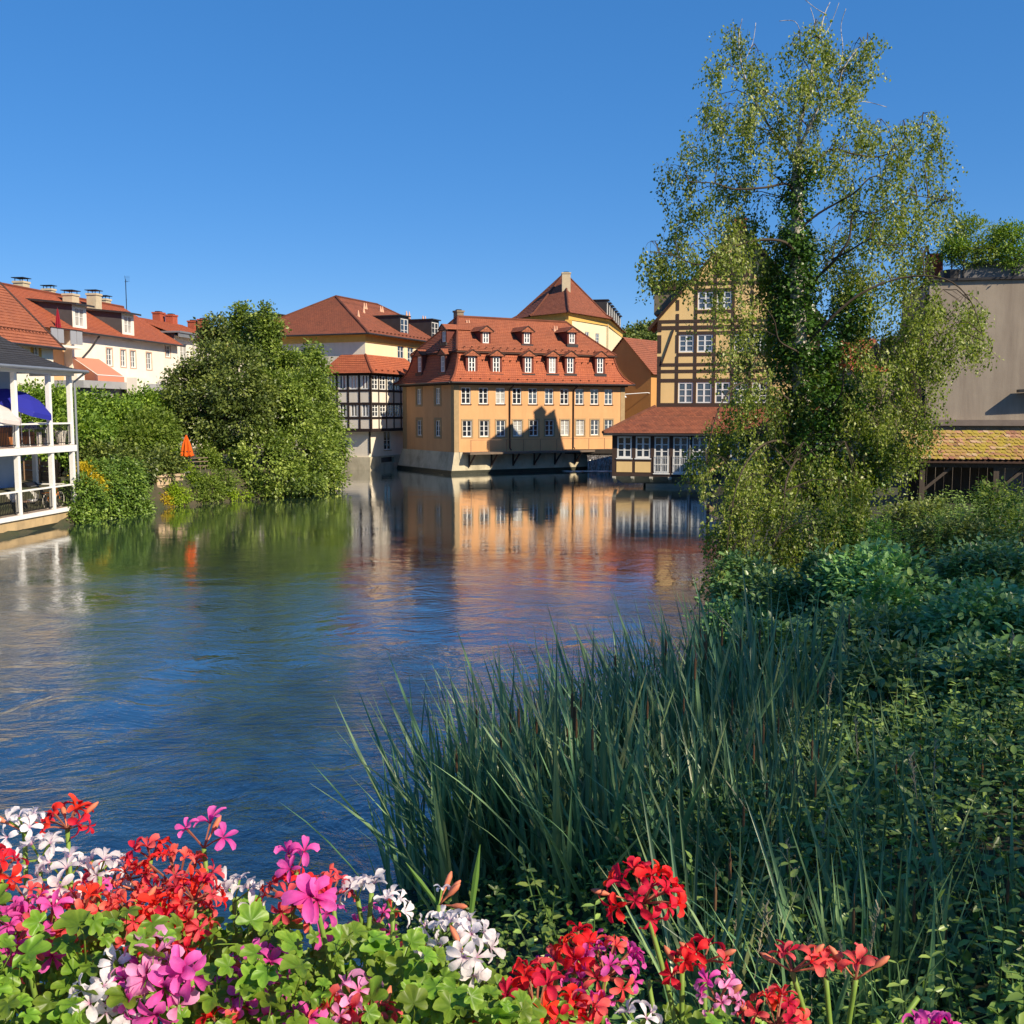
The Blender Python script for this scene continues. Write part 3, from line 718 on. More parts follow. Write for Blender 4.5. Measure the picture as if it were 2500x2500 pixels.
zcs = [(rows_z[0]+.13, rows_z[1]-.1), (rows_z[1]+.1, rows_z[2]-.12), (rows_z[2]+.08, rows_z[4]-.1), (rows_z[4]+.1, rows_z[5]+.06), (rows_z[5]+.26, zt1)]
for z0, z1 in zcs:
    for i in range(NR+1): beam_f(ox+stepr*i-(0.0 if i == 0 else 0.08), ox+stepr*i+0.16-(0.0 if i == 0 else 0.08), z0, z1)
    for i in range(NL+1):
        yv = -BD+stepl*i; beam_l(yv-(PB if i == 0 else 0.09), yv+(0.13 if i == 0 else 0.09), z0, z1)
rz0 = zt1; rz1 = rz0+1.55
rf = MB()
courses(rf, [((-BD-0.55,yl+0.4,rz0-0.1),(-BD-0.55,-BD-0.55,rz0-0.1)), ((-BD-0.1,yl+.2,rz0+0.2),(-BD-0.1,-BD-0.1,rz0+0.2)), ((-0.02,yl-0.9,rz1),(-0.02,-0.02,rz1))], 0.22)
courses(rf, [((-BD-0.55,-BD-0.55,rz0-0.1),(xr+0.5,-BD-0.55,rz0-0.1)), ((-BD-0.1,-BD-0.1,rz0+0.2),(xr+.2,-BD-0.1,rz0+0.2)), ((-0.02,-0.02,rz1),(xr-1.2,-0.02,rz1))], 0.22)
courses(rf, [((xr+0.5,-BD-0.55,rz0-0.1),(xr+0.5,0.0,rz0-0.1)), ((xr-1.2,-0.02,rz1),(xr-1.2,0.0,rz1))], 0.22)
br = rf.build('bay_roof', TILE_R, cb)
MB().tube([(-BD-.55,-BD-.55,rz0-.05),(-BD-.1,-BD-.1,rz0+.24),(-0.02,-0.02,rz1)], 0.1, 6).build('hip_cap', TILE_R, br)
hooks(br, ((-BD,-BD-0.25,rz0+0.18),(xr,-BD-0.25,rz0+0.18)), 9, 0.5, TILE_B, 0.1); hooks(br, ((-BD+.6,-BD+.6,rz0+0.75),(xr-.6,-BD+.6,rz0+0.75)), 7, 0.5, TILE_B, 0.1)
# ground storey under the bay: pale wall, plinth, tall window, downpipe
zpl = fb.hit(c4x(590), c4y(1640), 0, -0.3).z
gx = MB()
q = fb.rect(c4x(750), c4y(1425), c4x(800), c4y(1600), 1, -0.5)
hh_ = [(q[0], q[0]+1.3, zpl+0.5, zt0-0.12)]
wall(gx, (0,-0.5,0), (1,0,0), -0.5, 11, zpl, zt0, hh_, 0.12); wall(gx, (-0.5,9,0), (0,-1,0), 0, 9.5, zpl, zt0)
gx.build('lower_wall', OFFWHITE, cb)
for h in hh_: window(cb, (h[0],-0.5,h[2]), 0, h[1]-h[0], h[3]-h[2], 2, 2, rev=0.12, fm=WINW, gm=GD, sill=STONE)
pw = MB(); wall(pw, (0,-0.75,0), (1,0,0), -0.75, 12, -1.5, zpl, [(1.2,3.6,0.55,1.0),(5.2,8.6,0.6,1.05)], 0.3); wall(pw, (-0.75,9.5,0), (0,-1,0), 0, 10.25, -1.5, zpl)
pw.poly([(-.75,-.75,zpl),(12,-.75,zpl),(12,-.5,zpl+.02),(-.5,-.5,zpl+.02)]).poly([(-.75,9.5,zpl),(-.75,-.75,zpl),(-.5,-.5,zpl+.02),(-.5,9.5,zpl+.02)])
pw.build('plinth', CONCRETE, cb)
for a, b_, c_, d_ in ((1.2,3.6,0.55,1.0),(5.2,8.6,0.6,1.05)): MB().box(a, b_, -0.47, -0.44, c_, d_).build('vent_grille', DARKMETAL, cb)
MB().tube([(-0.5,-0.62,zt0),(-0.5,-0.62,zpl+0.3)], 0.08, 6).build('downpipe', BLACKIRON, cb)
# ================================================================== the yellow half-timbered house and its annex over the water
fy = Frame(10.1, 72, -13); LY, DY = 10.9, 4.2
yh = thing('half_timbered_house', 'tall yellow half timbered house with steep gable behind the birch', 'house', fy)
k6x = lambda c: 1460+c*0.3415
k6y = lambda c: 560+c*0.3415
def zy(cyp, yv=0.0, c=430): return fy.hit(k6x(c), k6y(cyp), 1, yv).z
def xy(cxp, yv=0.0, c=900): return fy.hit(k6x(cxp), k6y(c), 1, yv).x
zbeam = {k: zy(k) for k in (1255, 1080, 1015, 968, 705, 660, 395, 210)}
zb0 = 0.6; AP = LY/2
rake = 1.13; zeave = zy(640, 0, 410)-0.1; zapex = zeave+AP*rake
clip = [(-rake, 1, zeave), (rake, 1, zeave+LY*rake)]
cols = [xy(c) for c in (425, 565, 695, 830, 960)]
pit = cols[2]-cols[1]
colx = [0.14, cols[1], cols[2], cols[3], cols[4], cols[4]+pit, cols[4]+2*pit, LY-0.14]
W1, W2, W3 = (zy(1245), zy(1095)), (zy(882), zy(757)), (zy(580), zy(455))
yholes = []
for i in (1, 2, 3, 4, 5): yholes.append((colx[i]+0.12, colx[i+1]-0.12, *W1))
for i in (1, 2, 4, 5): yholes.append((colx[i]+0.12, colx[i+1]-0.12, *W2))
for i in (2, 3): yholes.append((colx[i]+0.12, colx[i+1]-0.12, *W3))
wl = MB()
wall(wl, (0,0,0), (1,0,0), 0, LY, zb0, zapex, yholes, 0.1, clip)
wall(wl, (LY,0,0), (0,1,0), 0, DY, zb0, zeave); wall(wl, (0,DY,0), (0,-1,0), 0, DY, zb0, zeave); wall(wl, (LY,DY,0), (-1,0,0), 0, LY, zb0, zapex, (), 0, clip)
wl.build('wall', YELLOW, yh)
for h in yholes: window(yh, (h[0],0,h[2]), 0, h[1]-h[0], h[3]-h[2], 2, 3, rev=0.1, fm=WINW, gm=rnd.choice([GD, GS, GS]), fw=0.09, bar=0.05)
PJ = 0.04
tim = lambda x0, x1, z0, z1, d=PJ: MB().box(x0, x1, -d, 0.03, z0, z1).build('beam', BROWNWOOD, yh)
def span(z):                       # the gable's width at a height
    d = max(0, (z-zeave)/rake); return d, LY-d
hb = [(zbeam[1255], .26), (zbeam[1080], .22), (zbeam[1015], .2), (zbeam[968], .2), (zbeam[705], .24), (zbeam[660], .2), (zbeam[395], .22), (W3[0]-.14, .2), (W3[1]+.12, .2), (zbeam[210], .2), (W2[0]-.14,.2), (W2[1]+.12,.2)]
for z, th in hb:
    a, b_ = span(z+th/2); lo = cols[1] if z in (W2[0]-.14, W2[1]+.12) else a
    lo = colx[2]-.1 if z in (W3[0]-.14, W3[1]+.12) else lo; hi = colx[4]+.1 if z in (W3[0]-.14, W3[1]+.12) else b_
    tim(lo, hi, z-th/2, z+th/2)
zl = sorted(z for z, _ in hb)
for i, x in enumerate(colx):
    top = zeave+min(x, LY-x)*rake-0.2; cuts = [z for z in zl if z < top]; prev = zb0
    for z in cuts+[top]:
        a, b_ = prev+(0.12 if prev > zb0 else 0), z-(0.12 if z != top else 0)
        hit = any(h[0] < x < h[1] and h[2] < (a+b_)/2 < h[3] for h in yholes)
        if b_-a > 0.12 and not hit: tim(x-(0.14 if i in (0, 7) else 0.1), x+(0.14 if i in (0, 7) else 0.1), a, b_, PJ-0.006)
        prev = z
MB().bar((xy(540), -0.02, zy(715)), (xy(455), -0.02, zy(965)), 0.09, 0.2, (0,1,0)).build('brace', BROWNWOOD, yh)
MB().bar((LY-xy(540), -0.02, zy(715)), (LY-xy(455), -0.02, zy(965)), 0.09, 0.2, (0,1,0)).build('brace', BROWNWOOD, yh)
# louvred hatch high in the gable
lv = MB().box(colx[3]+.05, colx[4]-.02, -0.02, 0.06, zbeam[395]+.35, zbeam[210]-.12).build('hatch', DARKWOOD, yh)
for i in range(9):
    z = zbeam[395]+.45+i*0.17
    if z < zbeam[210]-.2: MB().bar((colx[3]+.1,-0.03,z),(colx[4]-.07,-0.03,z), 0.06, 0.10).build('louvre', DARKWOOD, lv)
lv = MB().box(colx[4]+.08, colx[4]+pit*.8, -0.02, 0.06, zbeam[395]+.35, zbeam[210]-.12).build('hatch', DARKWOOD, yh)
# roof: two steep slopes with verge boards
rf = MB(); ov = 0.62; zE = zeave-ov*rake+0.12
courses(rf, [((-ov,DY+.4,zE),(-ov,-0.45,zE)), ((AP,DY+.4,zapex+.14),(AP,-0.45,zapex+.14))], 0.28)
courses(rf, [((LY+ov,-0.45,zE),(LY+ov,DY+.4,zE)), ((AP,-0.45,zapex+.14),(AP,DY+.4,zapex+.14))], 0.28)
roof = rf.build('steep_roof', TILE_B, yh)
for s in (-1, 1):
    x = -ov if s < 0 else LY+ov
    MB().bar((x,-0.46,zE-.05),(AP,-0.46,zapex+.06), 0.06, 0.26, (0,1,0)).build('verge_board', DARKWOOD, roof)
    MB().bar((x,-0.2,zE-.16),(AP,-0.2,zapex-.05), 0.5, 0.05, V((s*rake,0,1))).build('soffit', DARKWOOD, roof)
MB().tube([(AP,-0.45,zapex+.16),(AP,DY+.4,zapex+.16)], 0.13, 6).build('ridge_cap', TILE_B, roof)
q = fy.hit(k6x(500), k6y(470), 1, 3.0); sdm = MB().box(-0.35, 2.6, 1.0, 3.2, zeave+0.5, q.z+0.1).build('dormer', plain('dormer_cheek', (0.16, 0.13, 0.09), 0.8), roof)
MB().box(-0.6, 3.2, 0.8, 3.4, q.z+0.103, q.z+0.75).build('dormer_roof', DARKWOOD, sdm)
chimney(roof, AP, 3.0, zapex-1.0, zapex+1.1, 0.8, 0.8, BRICKRED)
MB().box(1.5, LY, DY+.003, DY+7, zb0, 6.0).build('rear_wing', YELLOW, yh)
rf = MB(); courses(rf, [((1.1,DY+.02,5.95),(LY+.4,DY+.02,5.95)), ((1.1,DY+3.5,8.2),(LY+.4,DY+3.5,8.2))], .28); courses(rf, [((LY+.4,DY+7.3,5.95),(1.1,DY+7.3,5.95)), ((LY+.4,DY+3.5,8.2),(1.1,DY+3.5,8.2))], .28); rf.build('rear_roof', TILE_B, yh)
# annex: timber room on a concrete ledge
AX0, AY = xy(100, -4.7, 1650), -4.7
AX1 = 13.2
az0 = fy.hit(k6x(250), k6y(1765), 1, AY).z; az1 = fy.hit(k6x(250), k6y(1462), 1, AY).z
ax_ = lambda c: fy.hit(k6x(c), k6y(1650), 1, AY).x
aw0, aw1 = fy.hit(k6x(250), k6y(1635), 1, AY).z, fy.hit(k6x(250), k6y(1480), 1, AY).z
ad0 = fy.hit(k6x(250), k6y(1740), 1, AY).z
pitch_ = (ax_(265)-ax_(133)); holes = []; kinds = []
xx = ax_(136); i = 0
while xx+pitch_*0.82 < AX1-0.2:
    french = i in (2, 3, 4); holes.append((xx, xx+pitch_*0.79, ad0 if french else aw0, aw1)); kinds.append(french); xx += pitch_; i += 1
an = MB()
wall(an, (0,AY,0), (1,0,0), AX0, AX1, az0, az1, holes, 0.1); wall(an, (AX0,0.5,0), (0,-1,0), 0, 0.5-AY, az0, az1+0.2); wall(an, (AX1,AY,0), (0,1,0), 0, -AY, az0, az1)
an.build('annex_wall', BROWNWOOD, yh)
for h, fch in zip(holes, kinds):
    wo = window(yh, (h[0],AY,h[2]), 0, h[1]-h[0], h[3]-h[2], 2, 5 if fch else 3, rev=0.1, fm=WINW, gm=GD, fw=0.1, bar=0.05, sill=WINW)
    if fch:
        g = MB(); n = 9; W_ = h[1]-h[0]
        for k in range(n+1): g.box(W_*k/n-.012, W_*k/n+.012, -0.06, -0.035, 0.08, (h[3]-h[2])*0.46)
        g.box(0, W_, -0.062, -0.033, (h[3]-h[2])*0.46, (h[3]-h[2])*0.46+.03).box(0, W_, -0.062, -0.033, (h[3]-h[2])*0.24, (h[3]-h[2])*0.24+.025).build('window_rail', WINW, wo)
    else:
        MB().box(h[0]-.03, h[1]+.03, AY-0.03, AY+0.02, az0+0.27, aw0-0.24).build('infill_panel', YELLOW, yh)
ez = az1+0.05; tz = fy.hit(k6x(430), k6y(1270), 1, 0).z
rf = MB(); o = 0.55
courses(rf, [((AX0-o,AY-o,ez),(AX1+o,AY-o,ez)), ((-0.1,-0.02,tz),(AX1+o,-0.02,tz))], 0.26, 0.04)
courses(rf, [((AX0-o,3.0,ez),(AX0-o,AY-o,ez)), ((-0.1,3.0,tz),(-0.1,-0.02,tz))], 0.26, 0.04)
ar = rf.build('annex_roof', TILE_M, yh)
MB().tube([(AX0-o,AY-o,ez+.05),(-0.1,-0.02,tz+.05)], 0.11, 6).build('hip_cap', TILE_M, ar)
MB().box(AX0-o, AX1+o, AY-o-0.02, AY-o+0.06, ez-.14, ez-.015).build('gutter', DARKMETAL, ar)
MB().box(AX0-o, AX1+o, AY-o+.06, AY+.1, ez-.10, ez-.06).build('soffit', DARKWOOD, ar)
MB().tube([(ax_(655),AY-.12,ez-.1),(ax_(655),AY-.12,az0-.3)], 0.05, 6).build('downpipe', ZINC, yh)
LEDGE = plain('ledge_concrete', (0.30, 0.29, 0.23), 0.9, 0.15, 1.5, 0.4, stain=((0.12,0.12,0.09), 0.6, 0.8, 0.8))
lg = MB(); z1, z0 = az0-0.003, az0-0.50
lg.poly([(AX0,AY+.02,z1),(AX1,AY+.02,z1),(AX1,AY+.75,z0),(AX0+.6,AY+.75,z0)]).poly([(AX0,1,z1),(AX0,AY+.02,z1),(AX0+.6,AY+.75,z0),(AX0+.6,1,z0)])
lg.build('ledge', LEDGE, yh)
MB().box(AX0+2.2, AX1, AY+.55, 2, z0-.32, z0).build('ledge_slab', LEDGE, yh)
i = 0; xx = ax_(116)
while xx < AX1:
    MB().poly([(xx-.12,AY-.02,z1-.01),(xx+.12,AY-.02,z1-.01),(xx+.12,AY-.02,z1-.1),(xx-.12,AY-.02,z1-.1)]).box(xx-.11, xx+.11, AY-.01, AY+.9, z1-.14, z1-.012).bar((xx,AY+.1,z1-.14),(xx,AY+.85,z0+.05), 0.2, 0.12).build('corbel', plain('pale_stone', (0.5,0.47,0.38), 0.8), yh); xx += pitch_
for xx in (AX0+4, AX0+8, AX0+12): MB().box(xx-.3, xx+.3, AY+1.2, AY+1.8, -2, z0-.32).build('pier', WET, yh)
MB().box(-0.6, AX1-.2, -2.5, 11, -2, zb0+.05).build('foundation', WET, yh)

# ================================================================== ochre gabled house between the mill and the yellow house
fo = Frame(*at_y(1505, 1000, 99).xy, -36)
oh = thing('ochre_house', 'plain ochre rendered house with red tiled gable roof beyond the weir', 'house', fo)
a = fo.hit(1492, 866); b_ = fo.hit(1523, 826); c_ = fo.hit(1608, 932)
xl = a.x-1.6; rk = (b_.z-a.z)/(b_.x-a.x); rk = 1.05
ozE = b_.z-rk*(b_.x-xl); xrr = b_.x+(b_.x-xl)
wl = MB(); wall(wl, (0,0,0), (1,0,0), xl, xrr, 0.5, b_.z, (), 0.1, [(-rk, 1, b_.z-rk*b_.x), (rk, 1, b_.z+rk*b_.x)])
wl.poly([(xrr,0,.5),(xrr,16,.5),(xrr,16,ozE),(xrr,0,ozE)]).poly([(xl,16,.5),(xl,0,.5),(xl,0,ozE),(xl,16,ozE)])
wl.build('wall', OCHRE, oh)
rf = MB(); o = 0.35
courses(rf, [((xl-o,16,ozE-o*rk),(xl-o,-.2,ozE-o*rk)), ((b_.x,16,b_.z+.1),(b_.x,-.2,b_.z+.1))], 0.28)
courses(rf, [((xrr+o,-.2,ozE-o*rk),(xrr+o,16,ozE-o*rk)), ((b_.x,-.2,b_.z+.1),(b_.x,16,b_.z+.1))], 0.28)
roof = rf.build('gable_roof', TILE_B, oh)
q = fo.hit(1590, 885, 1, 3.0); q2 = fo.hit(1607, 898, 1, 3.0)
sk = MB().bar((b_.x+2.6, 4.5, b_.z-2.6*rk+.25),(b_.x+4.2, 4.5, b_.z-4.2*rk+.25), 2.2, 0.12, (rk,0,1)); sk.build('skylight', DARKMETAL, roof)
la = fo.hit(1586, 960); lb = fo.hit(1549, 963)
lamp = MB().tube([(la.x, 0, la.z), (la.x-.1,-0.2,la.z+.05), (lb.x-.2,-1.6,la.z-.1)], 0.04, 6).lathe([(0.05,0.1),(0.08,0.0),(0.26,-0.18),(0.24,-0.2)], (lb.x-.2,-1.6,la.z-.2), 8)
lamp.build('wall_lamp', WHITE, oh)

# ================================================================== the tall cream building behind, many-sided with a pointed roof
def pz(px, py, Y): return at_y(px, py, Y)
foot = [pz(1262,800,121).xy, pz(1300,800,116.5).xy, pz(1388,800,112).xy, pz(1482,800,120).xy, pz(1519,800,139).xy, pz(1400,800,142).xy, pz(1290,800,134).xy]
E = pz(1388,760,112).z-0.15
t0 = thing('tower_house', 'tall cream many sided house with pointed brown roof behind the mill', 'house', (foot[2][0], foot[2][1], 1.2))
O0 = V((foot[2][0], foot[2][1], 1.2)); loc = lambda p, z: (p[0]-O0.x, p[1]-O0.y, z-1.2)
OFFS = V((sum(p[0] for p in foot)/7, sum(p[1] for p in foot)/7))
whole = MB(); wins = []
for i in range(7):
    p, q = V(foot[i]), V(foot[(i+1) % 7]); U2 = (q-p); Ln = U2.length; U3 = V((U2.x, U2.y, 0)).normalized(); hs = []
    if i == 2:
        for c in ((1393,793,1413,815),(1426,791,1437,820),(1450,795,1461,822)):
            pass
        for fx in (0.19, 0.47, 0.74): hs.append((Ln*fx-0.5, Ln*fx+0.5, E-3.4-1.2, E-1.75-1.2))
    wall(whole, loc(p, 1.2), U3, 0, Ln, 0, E-1.2, hs, 0.14)
    wins += [((V(loc(p, 1.2))+U3*h[0]+V((0,0,h[2]))), math.atan2(U3.y, U3.x), h) for h in hs]
whole.build('wall', CREAM, t0)
for l, rz, h in wins: window(t0, l, rz, h[1]-h[0], h[3]-h[2], 2, 4, fm=WINW, gm=GS, sill=STONE)
def ring(o, z): return [loc(V(p)+(V(p)-OFFS).normalized()*o, z) for p in foot]
cn = MB()
for o0, z0, o1, z1 in ((0.15,E-.75,0.15,E-.35),(0.15,E-.35,0.45,E-.1),(0.45,E-.1,0.45,E+.05)):
    A, B = ring(o0, z0), ring(o1, z1)
    for i in range(7): j = (i+1) % 7; cn.poly([A[i], A[j], B[j], B[i]])
cn.build('cornice', OCHRETRIM, t0)
for i in (1, 2):
    p = V(foot[i]); d = (p-OFFS).normalized(); pp = p+d*0.06
    MB().bar(loc(pp, 3), loc(pp, E-.76), 0.75, 0.3, V((d.x, d.y, 0))).build('corner_pilaster', OCHRETRIM, t0)
apex = pz(1379, 668, 121); ap2 = pz(1400, 700, 136); A = ring(0.95, E-0.05); ap = loc(apex.xy, apex.z); bk = loc(ap2.xy, apex.z-.4)
rf = MB()
for i, tops in ((0,(ap,ap)),(1,(ap,ap)),(2,(ap,ap)),(3,(ap,bk)),(4,(bk,bk)),(5,(bk,bk)),(6,(bk,ap))):
    L, Rr = V(A[i]), V(A[(i+1) % 7]); tl, tr = tops
    if i == 3: tl, tr = ap, bk
    if i == 6: tl, tr = bk, ap
    courses(rf, [(L, Rr), (V(L).lerp(V(tl), .12)-V((0,0,.25)), V(Rr).lerp(V(tr), .12)-V((0,0,.25))), (tl, tr)], 0.3)
roof = rf.build('pointed_roof', TILE_B, t0)
for i in range(5): MB().tube([V(A[i])+V((0,0,.05)), V(A[i]).lerp(V(ap if i < 4 else bk), .12)-V((0,0,.2)), V(ap if i < 4 else bk)+V((0,0,.05))], 0.13, 6).build('hip_cap', TILE_B, roof)
cq = pz(1382, 700, 117.5); cl = loc(cq.xy, cq.z); ct = pz(1382, 664, 117.5).z-1.2
chimney(roof, cl[0], cl[1], cl[2]-1.5, ct, 0.95, 0.95, CHIMW)
P3, P4 = V(foot[3]), V(foot[4]); U2 = (P4-P3); Ln = U2.length; an_ = math.atan2(U2.y, U2.x)
for k in range(7):
    p = P3+U2*((k+0.5)/7.2)-V((U2.y,-U2.x)).normalized()*0.1; q = loc(p, E+0.15)
    flat_dormer(roof, q[0], q[1], q[2], an_, 1.5, 2.1-0.06*k, 4.5, cols=2, rows=2)
p = V(foot[0]).lerp(V(foot[1]), .5); q = loc(p.lerp(OFFS, .25), E+1.3); q2 = loc(p.lerp(OFFS, .55), E+3.0)
MB().bar(q, q2, 0.9, 0.2, (0,0,1)).build('skylight', GS, roof)
MB().tube([loc(V(foot[3])+V((.1,-.15)), E-.6), loc(V(foot[3])+V((.1,-.15)), 2)], 0.07, 6).build('downpipe', CHIMW, t0)

# ================================================================== left bank: porch house
fp = Frame(-20.85, 35.5, 84.2)
ph = thing('porch_house', 'pale blue house with two storey white timber porch and slate roof', 'house', fp)
XE = fp.hit(183, 1100, 1, 0.0).x
zf0 = fp.hit(130, 1243, 1, 0).z; zf1 = fp.hit(130, 1088, 1, 0).z; zr = fp.hit(130, 915, 1, 0).z
PD = 2.0; BLUE = plain('pale_blue_render', (0.36, 0.47, 0.66), 0.9, 0.08, 1.0, 0.15)
PLB = plain('tan_quay_render', (0.50, 0.36, 0.19), 0.9, 0.12, 1.0, 0.4, stain=((0.20, 0.15, 0.09), 0.7, 0.9, 0.6))
MB().box(0, XE-0.45, 0.02, PD+6, -1.6, zf0-0.12).build('quay_plinth', PLB, ph)
MB().box(-0.01, XE-0.44, 0.0, 0.3, -0.3, 0.16).build('waterline_band', WET, ph)
MB().box(0, XE, -0.06, PD, zf0-0.117, zf0).build('porch_floor', plain('porch_boards', (0.45,0.36,0.30), 0.7), ph)
MB().box(0, XE, 0.03, PD-.002, zf1-0.16, zf1).build('porch_floor', MATS['porch_boards'], ph)
XW = XE-1.0
doors = [(XW-3.6, XW-1.75, zf0+.02, zf0+2.15), (XW-3.9, XW-2.3, zf1+.02, zf1+2.15), (XW-7.4, XW-5.6, zf0+.02, zf0+2.15), (XW-7.4, XW-5.9, zf1+.02, zf1+2.15)]
bw = MB(); wall(bw, (0,PD,0), (1,0,0), 0, XW, zf0-.1, zr+1.2, doors, 0.15); wall(bw, (XW,PD,0), (0,1,0), 0, 7, zf0-.1, zr+1.2); wall(bw, (0,PD+7,0), (0,-1,0), 0, 7, zf0-.1, zr+1.2)
bw.build('blue_wall', BLUE, ph)
CREAMF = plain('door_cream', (0.62,0.58,0.45), 0.5)
for h in doors: window(ph, (h[0],PD,h[2]), 0, h[1]-h[0], h[3]-h[2], 2, 1, rev=0.15, fm=CREAMF, gm=GD, fw=0.11)
pxs = [fp.hit(c, y, 1, 0).x for c, y in ((47,1150),(130,1150),(181,1150))]
step = pxs[1]-pxs[0]
posts = [pxs[0]-2*step, pxs[0]-step, *pxs]
for x in posts:
    MB().box(x-.09, x+.09, -0.02, 0.16, zf0, zf1-.2).build('post', WHITE, ph); MB().box(x-.09, x+.09, -0.02, 0.16, zf1, zr).build('post', WHITE, ph)
MB().box(XE-.16, XE+.02, PD-.2, PD-.02, zf0, zf1-.2).build('post', WHITE, ph)
for z0, z1 in ((zf0-.19, zf0-.005), (zf1-.3, zf1-.02), (zr, zr+.2)):
    MB().box(0, XE+.06, -.07, .03, z0, z1).build('beam', WHITE, ph); MB().box(XE-.04, XE+.06, .032, PD, z0, z1).build('beam', WHITE, ph)
for zf in (zf0, zf1):
    for a, b_ in zip(posts, posts[1:]):
        r_ = MB().box(a+.095, b_-.095, .02, .09, zf+.92, zf+.99).build('railing', WHITE, ph)
        MB().box(a+.095, b_-.095, .03, .08, zf+.08, zf+.115).build('bottom_rail', BLACKIRON, r_)
        n = max(4, int((b_-a)/0.11))
        bl = bpy.data.meshes.new('baluster') if False else None
        for k in range(1, n):
            x = a+(b_-a)*k/n
            if zf == zf0 and k % 1 == 0 or zf == zf1: MB().box(x-.009, x+.009, .045, .063, zf+.116, zf+.92).build('baluster', BLACKIRON, r_)
    MB().box(XE-.1, XE-.03, .17, PD-.2, zf+.92, zf+.985).build('railing', WHITE, ph)
rf = MB(); o = 0.45
pr_ = [(0.0, zr+.2), (0.7, zr+.42), (1.6, zr+.85), (2.6, zr+1.55), (4.2, zr+2.9)]
courses(rf, [((0,-o+d,z),(XE+o-d*.75,-o+d,z)) for d, z in pr_], 0.22, 0.02)
courses(rf, [((XE+o-d*.75,-o+d,z),(XE+o-d*.75,PD+7,z)) for d, z in pr_], 0.22, 0.02)
roof = rf.build('slate_roof', SLATE, ph)
MB().poly([(0,-o,zr+.19),(0,PD,zr+.19),(XE+o,PD,zr+.19),(XE+o,-o,zr+.19)]).build('porch_ceiling', WHITE, ph)
MB().tube([(0,-o-.04,zr+.2),(XE+o+.04,-o-.04,zr+.2),(XE+o+.04,PD+3,zr+.2)], 0.075, 8).build('gutter', ZINC, roof)
MB().tube([(XE+.35,-o,zr+.15),(XE+.16,-.02,zr-.25),(XE+.16,-.02,zf0-.1)], 0.055, 8).build('downpipe', ZINC, ph)
fpw = lambda x, y, z: fp.m @ V((x, y, z))

# things standing on the porch
def parasol_open(label, px, py, mat, tilt, r=1.35, x=None, y=1.0, ztop=None, zfoot=None, az=0.0):
    p = fp.hit(px, py, 1, y); base = fpw(p.x, y, zfoot); o = thing('parasol', label, 'parasol', base)
    H = p.z-zfoot
    MB().tube([(0,0,0.0),(0,0,H*0.62),(math.cos(az)*math.sin(tilt)*.5, math.sin(az)*math.sin(tilt)*.5, H)], 0.02, 6).build('pole', WHITE, o)
    MB().lathe([(0.24,0.0),(0.24,0.05),(0.05,0.09),(0.04,0.3)], (0,0,0), 12).build('base', plain('parasol_base_grey', (0.2,0.2,0.2), 0.7), o)
    n = 8; cp = MB(); Mx = Matrix.Translation((math.cos(az)*math.sin(tilt)*.5, math.sin(az)*math.sin(tilt)*.5, H)) @ Matrix.Rotation(az, 4, 'Z') @ Matrix.Rotation(tilt, 4, 'Y')
    prof = [(0.02,0.0),(0.5,-0.10),(0.95,-0.33),(1.0,-0.46)]
    def pt(i, k, sag=0): a_ = 2*math.pi*i/n; rr, z = prof[k]; return Mx @ V((rr*r*math.cos(a_), rr*r*math.sin(a_), z*r))
    for i in range(n):
        for k in range(3):
            cp.poly([pt(i,k), pt(i,k+1), pt(i+1,k+1), pt(i+1,k)])
    cp.build('canopy', mat, o)
    for i in range(n): MB().tube([pt(i,0)-V((0,0,.02)), pt(i,1)-V((0,0,.02)), pt(i,2)-V((0,0,.02))], 0.008, 4).build('rib', WHITE, o)
    return o
BLUEF = leafmat('blue_parasol_cloth', [(0, (0.03, 0.035, 0.36)), (1, (0.04, 0.05, 0.42))], 0.3, 0.8)
WHITEF = leafmat('white_parasol_cloth', [(0, (0.7, 0.62, 0.6)), (1, (0.72, 0.66, 0.64))], 0.3, 0.8)
parasol_open('open blue parasol tilted on the upper porch floor', 48, 958, BLUEF, R(24), 1.45, y=0.9, zfoot=zf1, az=R(5))
parasol_open('white parasol at the left edge of the upper porch floor', -18, 985, WHITEF, R(20), 1.15, y=0.8, zfoot=zf1, az=R(0))
POTW = plain('white_pot', (0.72, 0.68, 0.62), 0.5, 0.06)
LG1 = leafmat('plant_green', [(0, (0.02, 0.05, 0.015)), (0.5, (0.05, 0.11, 0.03)), (1, (0.11, 0.19, 0.05))])
def pot_plant(label, px, y, zf, hpot, r0, r1, hp, n, seed):
    p = fp.hit(px, 1075 if zf > 2 else 1235, 1, y); o = thing('potted_plant', label, 'potted plant', fpw(p.x, y, zf))
    MB().lathe([(r0,0.0),(r1,hpot),(r1*.88,hpot),(r1*.8,hpot-.05)], (0,0,0), 14).build('pot', POTW, o)
    rg = np.random.default_rng(seed); d = unit(rg.normal(size=(n,3))*np.array([1,1,.8])+np.array([0,0,.9]))
    P = np.array([0,0,hpot-.02])+d*rg.uniform(0.05, hp, (n,1))
    o2 = link('foliage', leaf_mesh('foliage', P, d+rg.normal(size=(n,3))*.4, rg.normal(size=(n,3)), 0.09, 0.5, seed=seed, mat=LG1), None, o)
    st = MB()
    for k in range(6): st.tube([(0,0,hpot-.1), tuple(P[k])], 0.008, 4)
    st.build('stem', BROWNWOOD, o)
pot_plant('tall tapered white pot with low plant at porch corner', 149, 0.55, zf1, 0.62, 0.16, 0.28, 0.32, 130, 1)
pot_plant('small white pot with spiky plant on upper porch', 111, 0.5, zf1, 0.34, 0.11, 0.13, 0.55, 90, 2)
